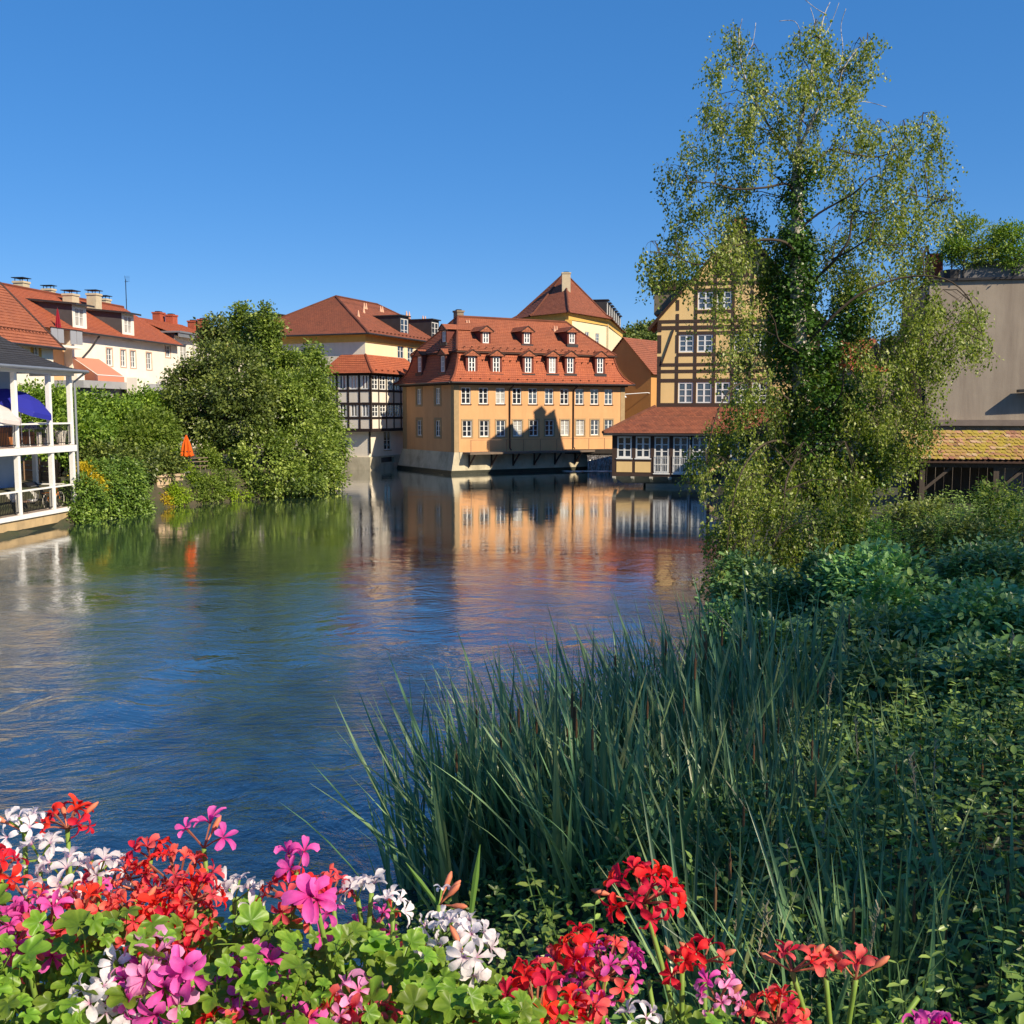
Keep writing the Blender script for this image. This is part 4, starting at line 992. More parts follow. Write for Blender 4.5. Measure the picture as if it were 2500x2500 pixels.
pot_plant('slim white pot beside the upper porch table', 95, 0.5, zf1, 0.6, 0.10, 0.11, 0.25, 60, 3)
def armchair(label, px, y, zf, rz, mat):
    p = fp.hit(px, 1230 if zf < 2 else 1080, 1, y); o = thing('armchair', label, 'armchair', fpw(p.x, y, zf), fp.rz+rz)
    n = 12; sh = MB(); rows = []
    for k, (rr, z) in enumerate(((0.24,0.36),(0.33,0.44),(0.37,0.62),(0.38,0.80),(0.38,0.86))):
        row = []
        for i in range(n+1):
            a_ = math.pi*(-0.15+1.3*i/n); hgt = z if k < 2 else 0.44+(z-0.44)*(0.55+0.45*math.sin(max(0, min(math.pi, a_))))
            row.append((rr*math.cos(a_), rr*math.sin(a_), hgt))
        rows.append(row)
    for a_, b_ in zip(rows, rows[1:]):
        for i in range(n): sh.poly([a_[i], a_[i+1], b_[i+1], b_[i]])
    sh.build('shell', mat, o, smooth=True)
    MB().lathe([(0.0,0.36),(0.26,0.36),(0.31,0.42),(0.28,0.47),(0.0,0.48)], (0,0,0), 14, cap=False).build('seat', mat, o)
    for sx in (-1, 1):
        for sy in (-1, 1): MB().tube([(sx*.18, sy*.18, .38), (sx*.27, sy*.27, 0)], 0.014, 6).build('leg', BLACKIRON, o)
PLAST = plain('white_plastic', (0.80, 0.78, 0.74), 0.35, 0.03, 3, 0.0)
armchair('white armchair at the left of the lower porch', 20, 0.9, zf0, R(150), PLAST)
armchair('white armchair next to the round table on lower porch', 72, 0.75, zf0, R(-30), PLAST)
p = fp.hit(38, 1225, 1, 0.55); o = thing('garden_table', 'low round pinkish table between the white armchairs', 'table', fpw(p.x+.3, 0.5, zf0))
MB().lathe([(0.0,0.44),(0.38,0.44),(0.40,0.46),(0.38,0.48),(0.0,0.48)], (0,0,0), 18, cap=False).build('tabletop', plain('terracotta_top', (0.36,0.22,0.16), 0.6), o)
for k in range(3): MB().tube([(0.05*math.cos(k*2.1), 0.05*math.sin(k*2.1), .44), (0.26*math.cos(k*2.1), 0.26*math.sin(k*2.1), 0)], 0.015, 6).build('leg', BLACKIRON, o)
p = fp.hit(70, 1200, 1, 1.5); o = thing('barbecue', 'black barbecue grill with lid on the lower porch', 'barbecue', fpw(p.x, 1.5, zf0), fp.rz)
MB().box(-.5,.5,-.24,.24,.72,.86).build('firebox', BLACKIRON, o)
MB().tube([(-.42,0,.87),(.42,0,.87)], 0.25, 14).build('lid', BLACKIRON, o)
MB().tube([(-.3,-.3,.95),(.3,-.3,.95)], 0.015, 6).build('handle', ZINC, o)
for sx in (-.45,.45):
    for sy in (-.2,.2): MB().box(sx-.02,sx+.02,sy-.02,sy+.02,0,.72).build('leg', BLACKIRON, o)
MB().box(.52,.85,-.2,.2,.82,.85).build('side_shelf', DARKMETAL, o)
# orange bicycle leaning on the porch rail
ORB = plain('orange_bike_paint', (0.75, 0.24, 0.015), 0.35, 0.05)
pa = fp.hit(113, 1215, 1, 0.3); pb = fp.hit(151, 1205, 1, 0.3)
bo = thing('bicycle', 'orange bicycle leaning on the lower porch railing', 'bicycle', fpw(pa.x+.05, 0.3, zf0), fp.rz)
WBs = 1.05; wr_ = 0.33
def wheel(x):
    ty = MB(); n = 28; ty.tube([(x+wr_*math.cos(2*math.pi*k/n), 0, wr_+.015+wr_*math.sin(2*math.pi*k/n)) for k in range(n+1)], 0.02, 6, False); w_ = ty.build('wheel', plain('tyre_cream', (0.45,0.42,0.36), 0.7), bo)
    sp = MB()
    for k in range(14): sp.tube([(x,0,wr_+.015),(x+(wr_-.02)*math.cos(2*math.pi*k/14),0,wr_+.015+(wr_-.02)*math.sin(2*math.pi*k/14))], 0.003, 3)
    sp.build('spokes', ZINC, w_); MB().tube([(x,-.04,wr_+.015),(x,.04,wr_+.015)], 0.025, 8).build('hub', ZINC, w_)
wheel(0); wheel(WBs)
hx, hz = 0.0, wr_
fmk = MB()
bb = (0.43,0,0.30); st = (0.30,0,0.78); hd = (0.86,0,0.82); hd2 = (0.90,0,0.66)
for a_, b_ in (((0,0,.345),bb),(bb,st),((0,0,.345),st),(st,hd),(bb,hd2),(hd,hd2)): fmk.tube([a_, b_], 0.019, 6)
fmk.build('bike_frame', ORB, bo); MB().tube([hd2,(0.95,0,.5),(WBs,0,.345)], 0.016, 6).build('fork', ORB, bo)
MB().tube([hd,(.84,0,.98)], 0.014, 6).tube([(.80,-.28,1.0),(.84,0,.98),(.80,.28,1.0)], 0.013, 6).build('handlebar', BLACKIRON, bo)
MB().tube([st,(.27,0,.90)], 0.014, 6).box(.14,.40,-.07,.07,.90,.94).build('saddle', DARKWOOD, bo)
MB().tube([(.43,-.02,.30),(.43,-.05,.30)], 0.09, 12).build('chainring', ZINC, bo)
MB().box(-.30,.12,-.06,.06,.70,.73).build('rack', ORB, bo)
# orange sofa and grey table upstairs
p = fp.hit(38, 1060, 1, 1.2); o = thing('garden_sofa', 'orange garden sofa on the upper porch floor', 'sofa', fpw(p.x-.6, 1.2, zf1), fp.rz)
OS = plain('orange_fabric', (0.50, 0.19, 0.06), 0.9)
MB().box(0,1.8,-.05,.7,.08,.4).build('seat', OS, o); MB().box(0,1.8,.5,.7,.403,.8).build('backrest', OS, o); MB().box(-.14,-.003,-.05,.7,0,.58).build('armrest', OS, o); MB().box(1.803,1.94,-.05,.7,0,.58).build('armrest', OS, o)
for sx in (.1,1.7): MB().box(sx-.03,sx+.03,0,.6,0,.079).build('leg', BLACKIRON, o)
p = fp.hit(85, 1060, 1, 0.8); o = thing('garden_table', 'grey covered table on the upper porch beside pots', 'table', fpw(p.x-.1, .9, zf1), fp.rz)
MB().box(-.7,.7,-.35,.35,.72,.77).build('tabletop', plain('grey_cover', (.42,.40,.37), .8), o); MB().poly([(-.3,-.2,.78),(.4,-.2,.78),(.15,0,1.05),(-.1,0,1.05)]).poly([(.4,-.2,.78),(.4,.2,.78),(.15,0,1.05)]).poly([(-.3,.2,.78),(-.3,-.2,.78),(-.1,0,1.05)]).build('folded_cover', MATS['grey_cover'], o)
for sx in (-.62,.62):
    for sy in (-.28,.28): MB().box(sx-.025,sx+.025,sy-.025,sy+.025,0,.72).build('leg', WHITE, o)

# ================================================================== left bank: row of houses behind the gardens
k1 = lambda c: c*0.23292
k1y = lambda c: 650+c*0.23292
fa = Frame(*(at_y(131, 900, 60).xy-V((0.12, 0.993))*18), 83.1)
ha = thing('row_house', 'white house with yellow window trims and plain red roof behind the porch house', 'house', fa)
LA = 18.0; zA = fa.hit(k1(560), k1y(805)).z+.1
q = fa.rect(k1(350), k1y(840), k1(405), k1y(1010)); q2 = fa.rect(k1(110), k1y(800), k1(170), k1y(960))
YT = plain('yellow_trim', (0.62,0.36,0.08), 0.8)
wl = MB(); ho = [q, q2]; wall(wl, (0,0,0), (1,0,0), 0, LA, 1.5, zA, ho, .14); wall(wl, (LA,0,0), (0,1,0), 0, 9, 1.5, zA+4.5, (), 0, [(-1,1,zA), (1,1,zA+9)]); wall(wl, (0,9,0), (0,-1,0), 0, 9, 1.5, zA+4.5, (), 0, [(-1,1,zA),(1,1,zA+9)])
wl.build('wall', WHITEWALL, ha)
for h in ho: window(ha, (h[0],0,h[2]), 0, h[1]-h[0], h[3]-h[2], 2, 2, fm=WINW, gm=GS, sur=YT, surw=0.22)
rf = MB(); courses(rf, [((-.3,-.5,zA-.42),(LA+.3,-.5,zA-.42)), ((-.3,4.5,zA+4.6),(LA+.3,4.5,zA+4.6))], 0.26); courses(rf, [((LA+.3,9.5,zA-.42),(-.3,9.5,zA-.42)), ((LA+.3,4.5,zA+4.6),(-.3,4.5,zA+4.6))], 0.26)
roof = rf.build('gable_roof', TILE_O, ha)
MB().bar((LA+.31,-.52,zA-.42),(LA+.31,4.5,zA+4.6), 0.08, 0.22, (1,0,0)).build('verge_board', DARKWOOD, roof)
MB().tube([(-.3,-.58,zA-.45),(LA+.3,-.58,zA-.45)], 0.08, 6).build('gutter', DARKMETAL, roof)
hooks(roof, ((8,0.25,zA+.45),(LA,0.25,zA+.45)), 30, .5, TILE_B, .06)

fw2 = Frame(-32.2, 68.0, 81.25)
hb_ = thing('row_house', 'long white row house with slate cheeked dormers and red roof', 'house', fw2)
xB0, xB1 = fw2.hit(k1(755), 850).x, fw2.hit(433, 850).x
zB = fw2.hit(k1(1860), k1y(805)).z
ho = [fw2.rect(k1(a), k1y(b_), k1(c_), k1y(d_)) for a, b_, c_, d_ in ((1120,865,1172,1040),(1268,880,1315,1052),(1370,890,1418,1062),(1537,910,1584,1080),(1735,832,1782,950))]
dz = [fw2.rect(k1(765), k1y(490), k1(905), k1y(640)), fw2.rect(k1(1285), k1y(575), k1(1402), k1y(712))]
wl = MB(); wall(wl, (0,0,0), (1,0,0), xB0, xB1, 1.5, zB, ho, .14); wall(wl, (xB1,0,0), (0,1,0), 0, 10, 1.5, zB); wall(wl, (xB0,10,0), (0,-1,0), 0, 10, 1.5, zB)
wl.build('wall', WHITEWALL, hb_)
PINKS = plain('rose_sandstone', (0.55,0.36,0.27), .85)
for h in ho: window(hb_, (h[0],0,h[2]), 0, h[1]-h[0], h[3]-h[2], 2, 3, fm=WINW, gm=GS, sur=PINKS, surw=.1)
RB = 3.1; rf = MB()
courses(rf, [((xB0-14,-.55,zB-.25),(xB1+.2,-.55,zB-.25)), ((xB0-14,5,zB+RB),(xB1+.2,5,zB+RB))], .26); courses(rf, [((xB1+.2,10.5,zB-.25),(xB0-14,10.5,zB-.25)), ((xB1+.2,5,zB+RB),(xB0-14,5,zB+RB))], .26)
roof = rf.build('gable_roof', TILE_R, hb_)
MB().tube([(xB0-14,5,zB+RB+.04),(xB1+.2,5,zB+RB+.04)], .12, 6).build('ridge_cap', TILE_R, roof)
MB().tube([(xB0,-.62,zB-.28),(xB1+.2,-.62,zB-.28)], .08, 6).build('gutter', DARKMETAL, roof)
SLC = plain('slate_cheek', (0.07,0.066,0.068), .7, .15, 3, .3)
for (a, b_, c_, d_) in dz:
    d_ = max(d_, c_+1.7); w_ = b_-a
    bx = MB(); wall(bx, (0,0,0), (1,0,0), a, b_, c_-.5, d_, [(a+.3, b_-.3, c_+.1, d_-.25)], .1)
    for xx, sg in ((a,-1),(b_,1)):
        pts = [(xx,0,c_-.5),(xx,5,d_+.4),(xx,0,d_)]; bx.poly(pts if sg > 0 else pts[::-1])
        MB().poly([(xx+sg*.01,0.02,c_-.5),(xx+sg*.01,5,d_+.3),(xx+sg*.01,0.02,d_)]).build('dormer_cheek', SLC, roof)
    dm = bx.build('dormer', WHITEWALL, roof)
    MB().poly([(a-.3,-.5,d_),(b_+.3,-.5,d_),(b_+.3,5,d_+.55),(a-.3,5,d_+.55)]).poly([(a-.3,-.5,d_-.14),(b_+.3,-.5,d_-.14),(b_+.3,-.5,d_),(a-.3,-.5,d_)]).poly([(a-.3,5,d_+.41),(a-.3,-.5,d_-.14),(a-.3,-.5,d_),(a-.3,5,d_+.55)]).build('dormer_roof', DARKMETAL, dm)
    window(dm, (a+.3,0,c_+.1), 0, w_-.6, d_-c_-.35, 2, 2, rev=.1, fm=WINW, gm=GC, flat=True)
for cx0, cx1, cyt, mt, cap, yy in ((680,810,352,CHIMW,BLACKIRON,3.6),(935,1040,345,CHIMW,BLACKIRON,3.2),(1050,1140,395,CHIMW,BLACKIRON,6),(475,555,292,CHIMW,BLACKIRON,6.5),(165,290,222,CHIMW,BLACKIRON,6)):
    q = fw2.rect(k1(cx0), k1y(cyt), k1(cx1), k1y(cyt+100), 1, yy); chimney(roof, (q[0]+q[1])/2, yy, zB+RB-2.2, q[3]+.45, min(1.6, (q[1]-q[0])*.55), .8, mt, cap)
ma = fw2.hit(k1(1328), k1y(480), 1, 5); mb_ = fw2.hit(k1(1320), k1y(140), 1, 5)
an = MB().tube([(ma.x,5,zB+RB-.2),(ma.x,5,mb_.z)], .035, 6)
an.tube([(ma.x-1.2,5-.6,mb_.z+.15),(ma.x+.9,5+.5,mb_.z-.1)], .02, 4).tube([(ma.x-.7,5-.3,zB+RB+2.2),(ma.x+.9,5+.3,zB+RB+2.4)], .02, 4).tube([(ma.x-.6,4.7,zB+RB+.7),(ma.x+.1,5,zB+RB+.75)], .02, 4)
for k in range(5): an.tube([(ma.x-1.1+k*.45,4.4+k*.25,mb_.z+.12-k*.05),(ma.x-1.1+k*.45,4.9+k*.25-.9,mb_.z+.12-k*.05)], .01, 3)
an.build('antenna', BLACKIRON, roof)
MB().tube([(fw2.hit(k1(985),870).x,-.5,zB-.35),(fw2.hit(k1(930),870).x,-.1,zB-1.4),(fw2.hit(k1(830),870).x,-.1,zB-2.2)], .07, 6).build('downpipe', DARKMETAL, hb_)

# balcony house between the two
xC0 = fw2.hit(k1(300), 900).x
hc = thing('balcony_house', 'peach house with stacked grey balconies squeezed between white houses', 'house', fw2)
PEACH = plain('peach_render', (0.72, 0.42, 0.22), .9, .06)
GREYP = plain('grey_parapet', (0.30, 0.31, 0.34), .7, .06)
MB().box(xC0, xB0-.05, 0.6, 8, 1.5, zB+.2).build('wall', PEACH, hc)
for zz, mt in ((zB-1.35, GREYP), (zB-5.0, GREYP)):
    bb_ = MB().box(xC0+1.0, xB0-.4, -1.1, 0.59, zz-.16, zz).build('balcony', WHITEWALL, hc)
    n = 5; x0, x1 = xC0+1.0, xB0-.4
    for k in range(n):
        if k == 2 and zz > zB-2: continue
        MB().box(x0+(x1-x0)*k/n+.04, x0+(x1-x0)*(k+1)/n-.04, -1.1, -1.04, zz+.12, zz+1.05).build('parapet_panel', mt, bb_)
    MB().box(x0, x1, -1.12, -1.02, zz+1.06, zz+1.12).build('handrail', DARKMETAL, bb_)
MB().box(xB0-1.6, xB0-.7, -1.3, -.3, 1.5, zB-3.2).build('pier', WHITEWALL, hc)
MB().box(xC0+2.6, xC0+3.6, .5, .598, zB-4.9, zB-2.9).build('balcony_door', OCHRETRIM, hc)
MB().box(xB0-.6, xB0+1.4, -1.2, -.001, zB-6.4, zB-6.2).build('balcony', WHITEWALL, hc)
for k in range(12): MB().box(xB0-.55+k*.17-.012, xB0-.55+k*.17+.012, -1.18, -1.15, zB-6.2, zB-5.2).build('baluster', DARKMETAL, hc)
for xx in (xB0-.5, xB0+1.3): MB().box(xx-.05, xx+.05, -1.15, -1.05, 1.5, zB-6.4).build('post', WHITE, hc)
AWN = leafmat('peach_awning_cloth', [(0, (0.68,0.30,0.20)), (1, (0.70,0.33,0.22))], .3, .85)
aw = thing('awning', 'peach fabric awning with hanging flap on the white row house', 'awning', fw2.m @ V((xB0+1.2, 0, zB-3)))
i3 = Matrix.Translation(-(fw2.m @ V((xB0+1.2, 0, zB-3)))) @ fw2.m
x0, x1 = xB0-.2, xB0+3.4; T = lambda *p: tuple(i3 @ V(p))
MB().poly([T(x0,-.05,zB-2.0),T(x0,-2.0,zB-3.3),T(x1,-2.0,zB-3.3),T(x1,-.05,zB-2.0)]).build('canopy', AWN, aw); MB().poly([T(x0,-2.0,zB-3.3),T(x0,-2.05,zB-5.0),T(x1,-2.05,zB-5.0),T(x1,-2.0,zB-3.3)]).build('front_flap', AWN, aw)
MB().tube([T(x0,-2.0,zB-3.3),T(x1,-2.0,zB-3.3)], .035, 6).tube([T(x0,-.05,zB-2.0),T(x0,-2.0,zB-3.3)], .02, 5).tube([T(x1,-.05,zB-2.0),T(x1,-2.0,zB-3.3)], .02, 5).build('awning_frame', WHITE, aw)
def closed_parasol(label, base, H, cl, r=0.2, low=0.25):
    o = thing('parasol', label, 'parasol', base)
    MB().tube([(0,0,0),(0,0,H)], .022, 6).build('pole', BROWNWOOD, o); MB().lathe([(.22,0),(.22,.05),(.04,.08)], (0,0,0), 10).build('base', MATS['parasol_base_grey'], o)
    c = MB(); n = 16; pr = [(.03,H),(r*.55,H*.75),(r*.9,H*.45),(r,H*low+.05),(r*.75,H*low)]
    for k in range(len(pr)-1):
        for i in range(n):
            f = lambda i_, kk: (pr[kk][0]*(1+.22*(-1)**i_)*math.cos(2*math.pi*i_/n), pr[kk][0]*(1+.22*(-1)**i_)*math.sin(2*math.pi*i_/n), pr[kk][1]-(.1 if (i_ % 2 and kk >= 3) else 0))
            c.poly([f(i,k+1), f(i+1,k+1), f(i+1,k), f(i,k)])
    c.build('canopy', cl, o); MB().tube([(-.0,0,H),(0,0,H+.12)], .02, 6).build('finial', BROWNWOOD, o)
    MB().lathe([(r*.72,H*.55),(r*.74,H*.58)], (0,0,0), 10, False).build('tie', BROWNWOOD, o)
closed_parasol('closed crimson parasol on the grey roof balcony', fw2.m @ V((fw2.hit(k1(607), 780, 1, -.4).x, -.4, zB-1.35)), 2.5, leafmat('crimson_cloth', [(0,(.30,.012,.03)),(1,(.34,.015,.035))], .2, .8))

# house further along with zinc roof, its red chimneys, and the low garage
fc3 = Frame(*(fw2.m @ V((xB1+.3, 0.4, 0))).xy, 81.25)
hd_ = thing('row_house', 'white house with zinc dormer and red brick chimneys next to big tree', 'house', fc3)
wl = MB(); wall(wl, (0,0,0), (1,0,0), 0, 10, 1.5, zB+.7, [(1.0,2.4,zB-1.4,zB+.1),(3.4,4.8,zB-1.4,zB+.1),(6.2,7.6,zB-1.4,zB+.1)], .14); wall(wl, (10,0,0), (0,1,0), 0, 9, 1.5, zB+.7); wall(wl, (0,9,0), (0,-1,0), 0, 9, 1.5, zB+.7)
wl.build('wall', WHITEWALL, hd_)
for x in (1.0,3.4,6.2): window(hd_, (x,0,zB-1.4), 0, 1.4, 1.5, 2, 2, fm=WINW, gm=GC)
rf = MB(); courses(rf, [((-.2,-.5,zB+.65),(10.3,-.5,zB+.65)), ((-.2,4.5,zB+2.5),(10.3,4.5,zB+2.5))], .26); courses(rf, [((10.3,9.5,zB+.65),(-.2,9.5,zB+.65)), ((10.3,4.5,zB+2.5),(-.2,4.5,zB+2.5))], .26)
roof = rf.build('gable_roof', TILE_R, hd_)
MB().box(-.35, 3.2, -.7, 5, zB+.9, zB+1.05).box(-.3,3.1,-.6,-.5,zB+.55,zB+.9).build('zinc_roof', ZINC, hd_)
MB().poly([(-.02,0,zB-1.5),(-.02,5,zB+.85),(-.02,0,zB+.85)][::-1]).build('dormer_cheek', SLC, hd_)
for px, pyt, yy in ((387,760,5.5),(418,766,4.5),(472,781,4.0),(496,777,3.0)):
    q = fc3.hit(px, pyt, 1, yy); chimney(roof, q.x, yy, zB+.8, q.z, 1.0, .75, BRICKRED)
gfr = Frame(*(fw2.m @ V((fw2.hit(190, 940, 1, -3).x, -3.2, 0))).xy, 81.25)
ga = thing('garage', 'low flat roofed grey garage below the white row house', 'garage', gfr)
za_ = gfr.hit(250, 931).z; MB().box(0, 16, 0, 3, 1.5, za_-.5).build('wall', plain('garage_wall', (.25,.24,.23), .9), ga); MB().box(-.3, 16.3, -.4, 3, za_-.497, za_).build('flat_roof', plain('garage_fascia', (.34,.34,.35), .7), ga)
for x in (4.0, 8.5): MB().box(x, x+2.6, -.04, -.003, 1.6, za_-.75).build('garage_door', DARKMETAL, ga)
q = gfr.hit(328, 950, 1, -.6); MB().box(q.x-.7, q.x+.7, -1.2, -.41, 1.5, gfr.hit(328, 922, 1, -.8).z).build('pier', WHITEWALL, ga)

# red roofed house behind the big tree
fd = Frame(*at_y(640, 900, 104).xy, 8)
hh2 = thing('rear_house', 'red roofed house mostly hidden behind the big riverside tree', 'house', fd)
ze = fd.hit(720, 858).z; zr_ = fd.hit(700, 806, 1, 5).z
MB().box(-6, 6, 0, 10, 1.5, ze).build('wall', WHITEWALL, hh2)
rf = MB(); courses(rf, [((-6.4,-.5,ze-.1),(5.2,-.5,ze-.1)), ((-6.4,5,zr_),(5.2,5,zr_))], .28); courses(rf, [((5.2,10.5,ze-.1),(-6.4,10.5,ze-.1)), ((5.2,5,zr_),(-6.4,5,zr_))], .28)
roof = rf.build('gable_roof', TILE_R, hh2)
q = fd.hit(732, 797, 1, 4); chimney(roof, q.x, 4, zr_-2, q.z, 1.0, .8, BRICKRED)

# ================================================================== right bank: grey house with roof terrace, red house behind, mossy shed
fg = Frame(*at_y(2258, 1000, 43).xy, -14)
gh = thing('grey_house', 'blank grey brown rendered house with roof terrace at the right edge', 'house', fg)
zt = fg.hit(2258, 688).z; LG = 14
MB().box(0, LG, 0, 9, 1.0, zt).build('wall', GREYWALL, gh)
MB().box(-.12, LG, -.12, 9, zt+.003, zt+.1).build('coping', DARKMETAL, gh)
xg = fg.hit(2298, 660, 1, .3).x; MB().box(xg, LG, .25, 8.8, zt+.103, zt+.48).build('parapet', plain('parapet_grey', (.17,.16,.16), .7), gh)
zr1 = fg.hit(2300, 610, 1, .3).z
rr = MB()
for z in (zr1, zr1-.33, zr1-.62): MB().tube([(xg,.3,z),(LG,.3,z)], .028 if z == zr1 else .012, 6).build('terrace_rail', DARKMETAL, gh)
for k in range(6): MB().box(xg+.85+k*1.9-.03, xg+.85+k*1.9+.03, .2, .28, zt+.02, zr1).build('rail_post', DARKMETAL, gh)
MB().poly([(xg+.9,.6,zt+.5),(xg+4.5,.6,zt+.75),(xg+4.0,1.4,zt+1.1),(xg+1.2,1.4,zt+.9)]).poly([(xg+.9,.6,zt+.48),(xg+4.5,.6,zt+.48),(xg+4.5,.6,zt+.75),(xg+.9,.6,zt+.5)]).build('skylight_hood', plain('hood_grey', (.22,.22,.23), .5), gh)
MB().box(xg-.45, xg+.15, .9, 1.7, zt, fg.hit(2290, 618, 1, .9).z).build('chimney', BRICKRED, gh)
MB().bar((xg-.95,.3,zt+.1),(xg-.6,.3,zt+1.5), .1, .05, (0,1,0)).bar((xg-.25,.3,zt+.1),(xg-.6,.3,zt+1.5), .1, .05, (0,1,0)).build('trestle', BROWNWOOD, gh)
zc = fg.hit(2400, 1032).z; MB().box(.0, LG, -.35, -.003, zc-.12, zc+.12).build('ledge', plain('ledge_brown', (.20,.16,.135), .8), gh)
MB().box(-.14, -.003, .1, 8, 1, zt-.5).build('dark_edge_sheet', BLACKIRON, gh)  # black sheet covering the left side wall
MB().bar((fg.hit(2480,960).x, -.35, fg.hit(2480,955).z), (LG, -.35, fg.hit(2520,925).z), .5, .12, (0,0,1)).build('dark_wall_bar', DARKMETAL, gh)  # dark slanting bar on the wall towards its right end

fq = Frame(*at_y(2080, 900, 56).xy, -8)
rh = thing('red_house', 'orange red roofed house glimpsed between birch and grey wall', 'house', fq)
ze = fq.hit(2130, 905).z; zt2 = fq.hit(2130, 826, 1, 3.5).z; xq = fq.hit(2185, 900).x
MB().box(.2, xq+3.2, 0, 8, 1, ze).build('wall', GREYWALL, rh)
rf = MB(); courses(rf, [((-.1,-.4,ze-.1),(xq-.3,-.4,ze-.1)), ((-.1,3.8,zt2),(xq-.3,3.8,zt2))], .25); courses(rf, [((xq-.3,8.3,ze-.1),(-.1,8.3,ze-.1)), ((xq-.3,3.8,zt2),(-.1,3.8,zt2))], .25); rf.build('gable_roof', TILE_R, rh)
q = fq.rect(2190, 830, 2225, 905, 1, -.05); MB().box(xq-.2, q[1]+.2, -.1, 3, ze-.5, zt2-.1).build('slate_dormer', SLC, rh)
MB().box(q[1]+.25, q[1]+1.1, -.12, 3, ze-2.4, fq.hit(2240, 815).z).build('cream_wall', CREAM, rh)

# shed with individually laid mossy tiles
fs = Frame(*at_y(2228, 1100, 36.5).xy, -10)
sh = thing('shed', 'open timber shed under a mossy red tiled roof below the grey house', 'shed', fs)
gz = 1.2
ez = fs.hit(2300, 1122, 1, -.5).z; rz_ = fs.hit(2400, 1053, 1, 1.75).z; x0s, x1s = fs.hit(2222, 1110, 1, -.5).x, 9.5
und = MB().poly([(x0s,-.5,ez-.05),(x1s,-.5,ez-.05),(x1s,1.8,rz_-.05),(x0s,1.8,rz_-.05)]).poly([(x0s,-.5,ez-.12),(x1s,-.5,ez-.12),(x1s,-.5,ez-.05),(x0s,-.5,ez-.05)]).build('roof_deck', DARKWOOD, sh)
tl = MB(); tw, tlen, tn = .175, .36, 6      # one beaver-tail tile, lying along +y
pts = [(0,tlen),(0,.09)]+[(tw/2-tw/2*math.cos(math.pi*k/tn), .09-.09*math.sin(math.pi*k/tn)) for k in range(1,tn)]+[(tw,.09),(tw,tlen)]
tl.poly([(x, y, .018+.0*y) for x, y in pts][::1]); 
for a_, b_ in zip(pts, pts[1:]): tl.poly([(b_[0],b_[1],.018),(a_[0],a_[1],.018),(a_[0],a_[1],0),(b_[0],b_[1],0)])
mt, t, b = nodes_of('mossy_tile')
oi = t.nodes.new('ShaderNodeObjectInfo'); base = ramp(t, oi.outputs['Random'], [(0,(.24,.10,.06)),(.35,(.36,.16,.09)),(.7,(.46,.25,.15)),(1,(.52,.36,.24))])
geo = t.nodes.new('ShaderNodeNewGeometry'); mo = noise(t, 1.6, 7, .75, .8, vec=geo.outputs['Position'])
c = mix(t, ramp(t, mo, [(.43,0.0),(.53,1.0)]), base, (.36,.27,.03)); c = mix(t, ramp(t, noise(t, 5, 5, .7, .5, vec=geo.outputs['Position']), [(.55,0.0),(.7,.8)]), c, (.05,.045,.03))
t.links.new(c, b.inputs['Base Color']); b.inputs['Roughness'].default_value = .9; bump(t, b, noise(t, 40, 4, vec=geo.outputs['Position']), .5, .01)
tme = tl.mesh('roof_tile'); tme.materials.append(mt)
sl_ = V((0, 2.3, rz_-ez)); Ls = sl_.length; pit_ = math.atan2(rz_-ez, 2.3); nr = 9; ch_ = Ls/nr; nc = int((x1s-x0s)/.185)
cnt = 0; extra = MB()
vis = int((fs.hit(2530,1100).x-x0s)/.185)
for r in range(nr):
    for k in range(nc):
        x = x0s+k*.185+(.0925 if r % 2 else 0); s = r*ch_; jx, jz = rnd.uniform(-.008,.008), rnd.uniform(0,.012)
        p = V((x+jx, -.5+math.cos(pit_)*(s-.06), ez+math.sin(pit_)*(s-.06)+.03+jz))
        if k < vis and cnt < 300:
            link('roof_tile', tme, None, und, loc=p, rot=(pit_-R(5)+rnd.uniform(-.02,.02), 0, rnd.uniform(-.03,.03))); cnt += 1
        else:
            Mx = Matrix.Translation(p) @ Matrix.Rotation(pit_-R(5), 4, 'X')
            for f_ in tl.f: extra.poly([Mx @ V(tl.v[i_]) for i_ in f_])
extra.build('roof_tiles', mt, und, kind='stuff')
OLDW = plain('old_grey_wood', (.07,.055,.045), .85, .3, 3, .4, sc=(6,6,.6))
for x in (.3, 2.75, 5.2, 7.6): MB().box(x-.09, x+.09, -.3, -.12, gz-.5, ez-.1).build('post', OLDW, sh)
MB().box(x0s, x1s, -.32, -.1, ez-.28, ez-.125).build('beam', OLDW, sh)
for x in (.3, 2.75): MB().bar((x+.05,-.2,ez-1.1),(x+.95,-.2,ez-.3), .1, .12, (0,1,0)).build('brace', OLDW, sh)
for k in range(int((x1s-x0s)/.3)):
    x = x0s+.1+k*.3; MB().box(x, x+.285, 1.4+.01*(k % 2), 1.44+.01*(k % 2), gz-.5, rz_-.3).build('board', OLDW if x < fs.hit(2425,1150,1,1.4).x else plain('grey_blue_board', (.16,.17,.20), .8), sh)
MB().poly([(x0s,-.4,gz-.5),(x0s,1.4,gz-.5),(x0s,1.4,rz_-.2),(x0s,-.4,ez-.1)]).build('side_wall', OLDW, sh)
bn = thing('wooden_bench', 'worn brown wooden bench inside the shed by the grey boards', 'bench', fs.m @ V((fs.hit(2460,1250,1,.6).x, .6, gz-.1)), fs.rz)
BW = plain('bench_wood', (.16,.075,.035), .8)
MB().box(-1,1,-.2,.2,.42,.47).build('seat', BW, bn); MB().box(-1,1,.2,.24,.6,.85).build('backrest', BW, bn)
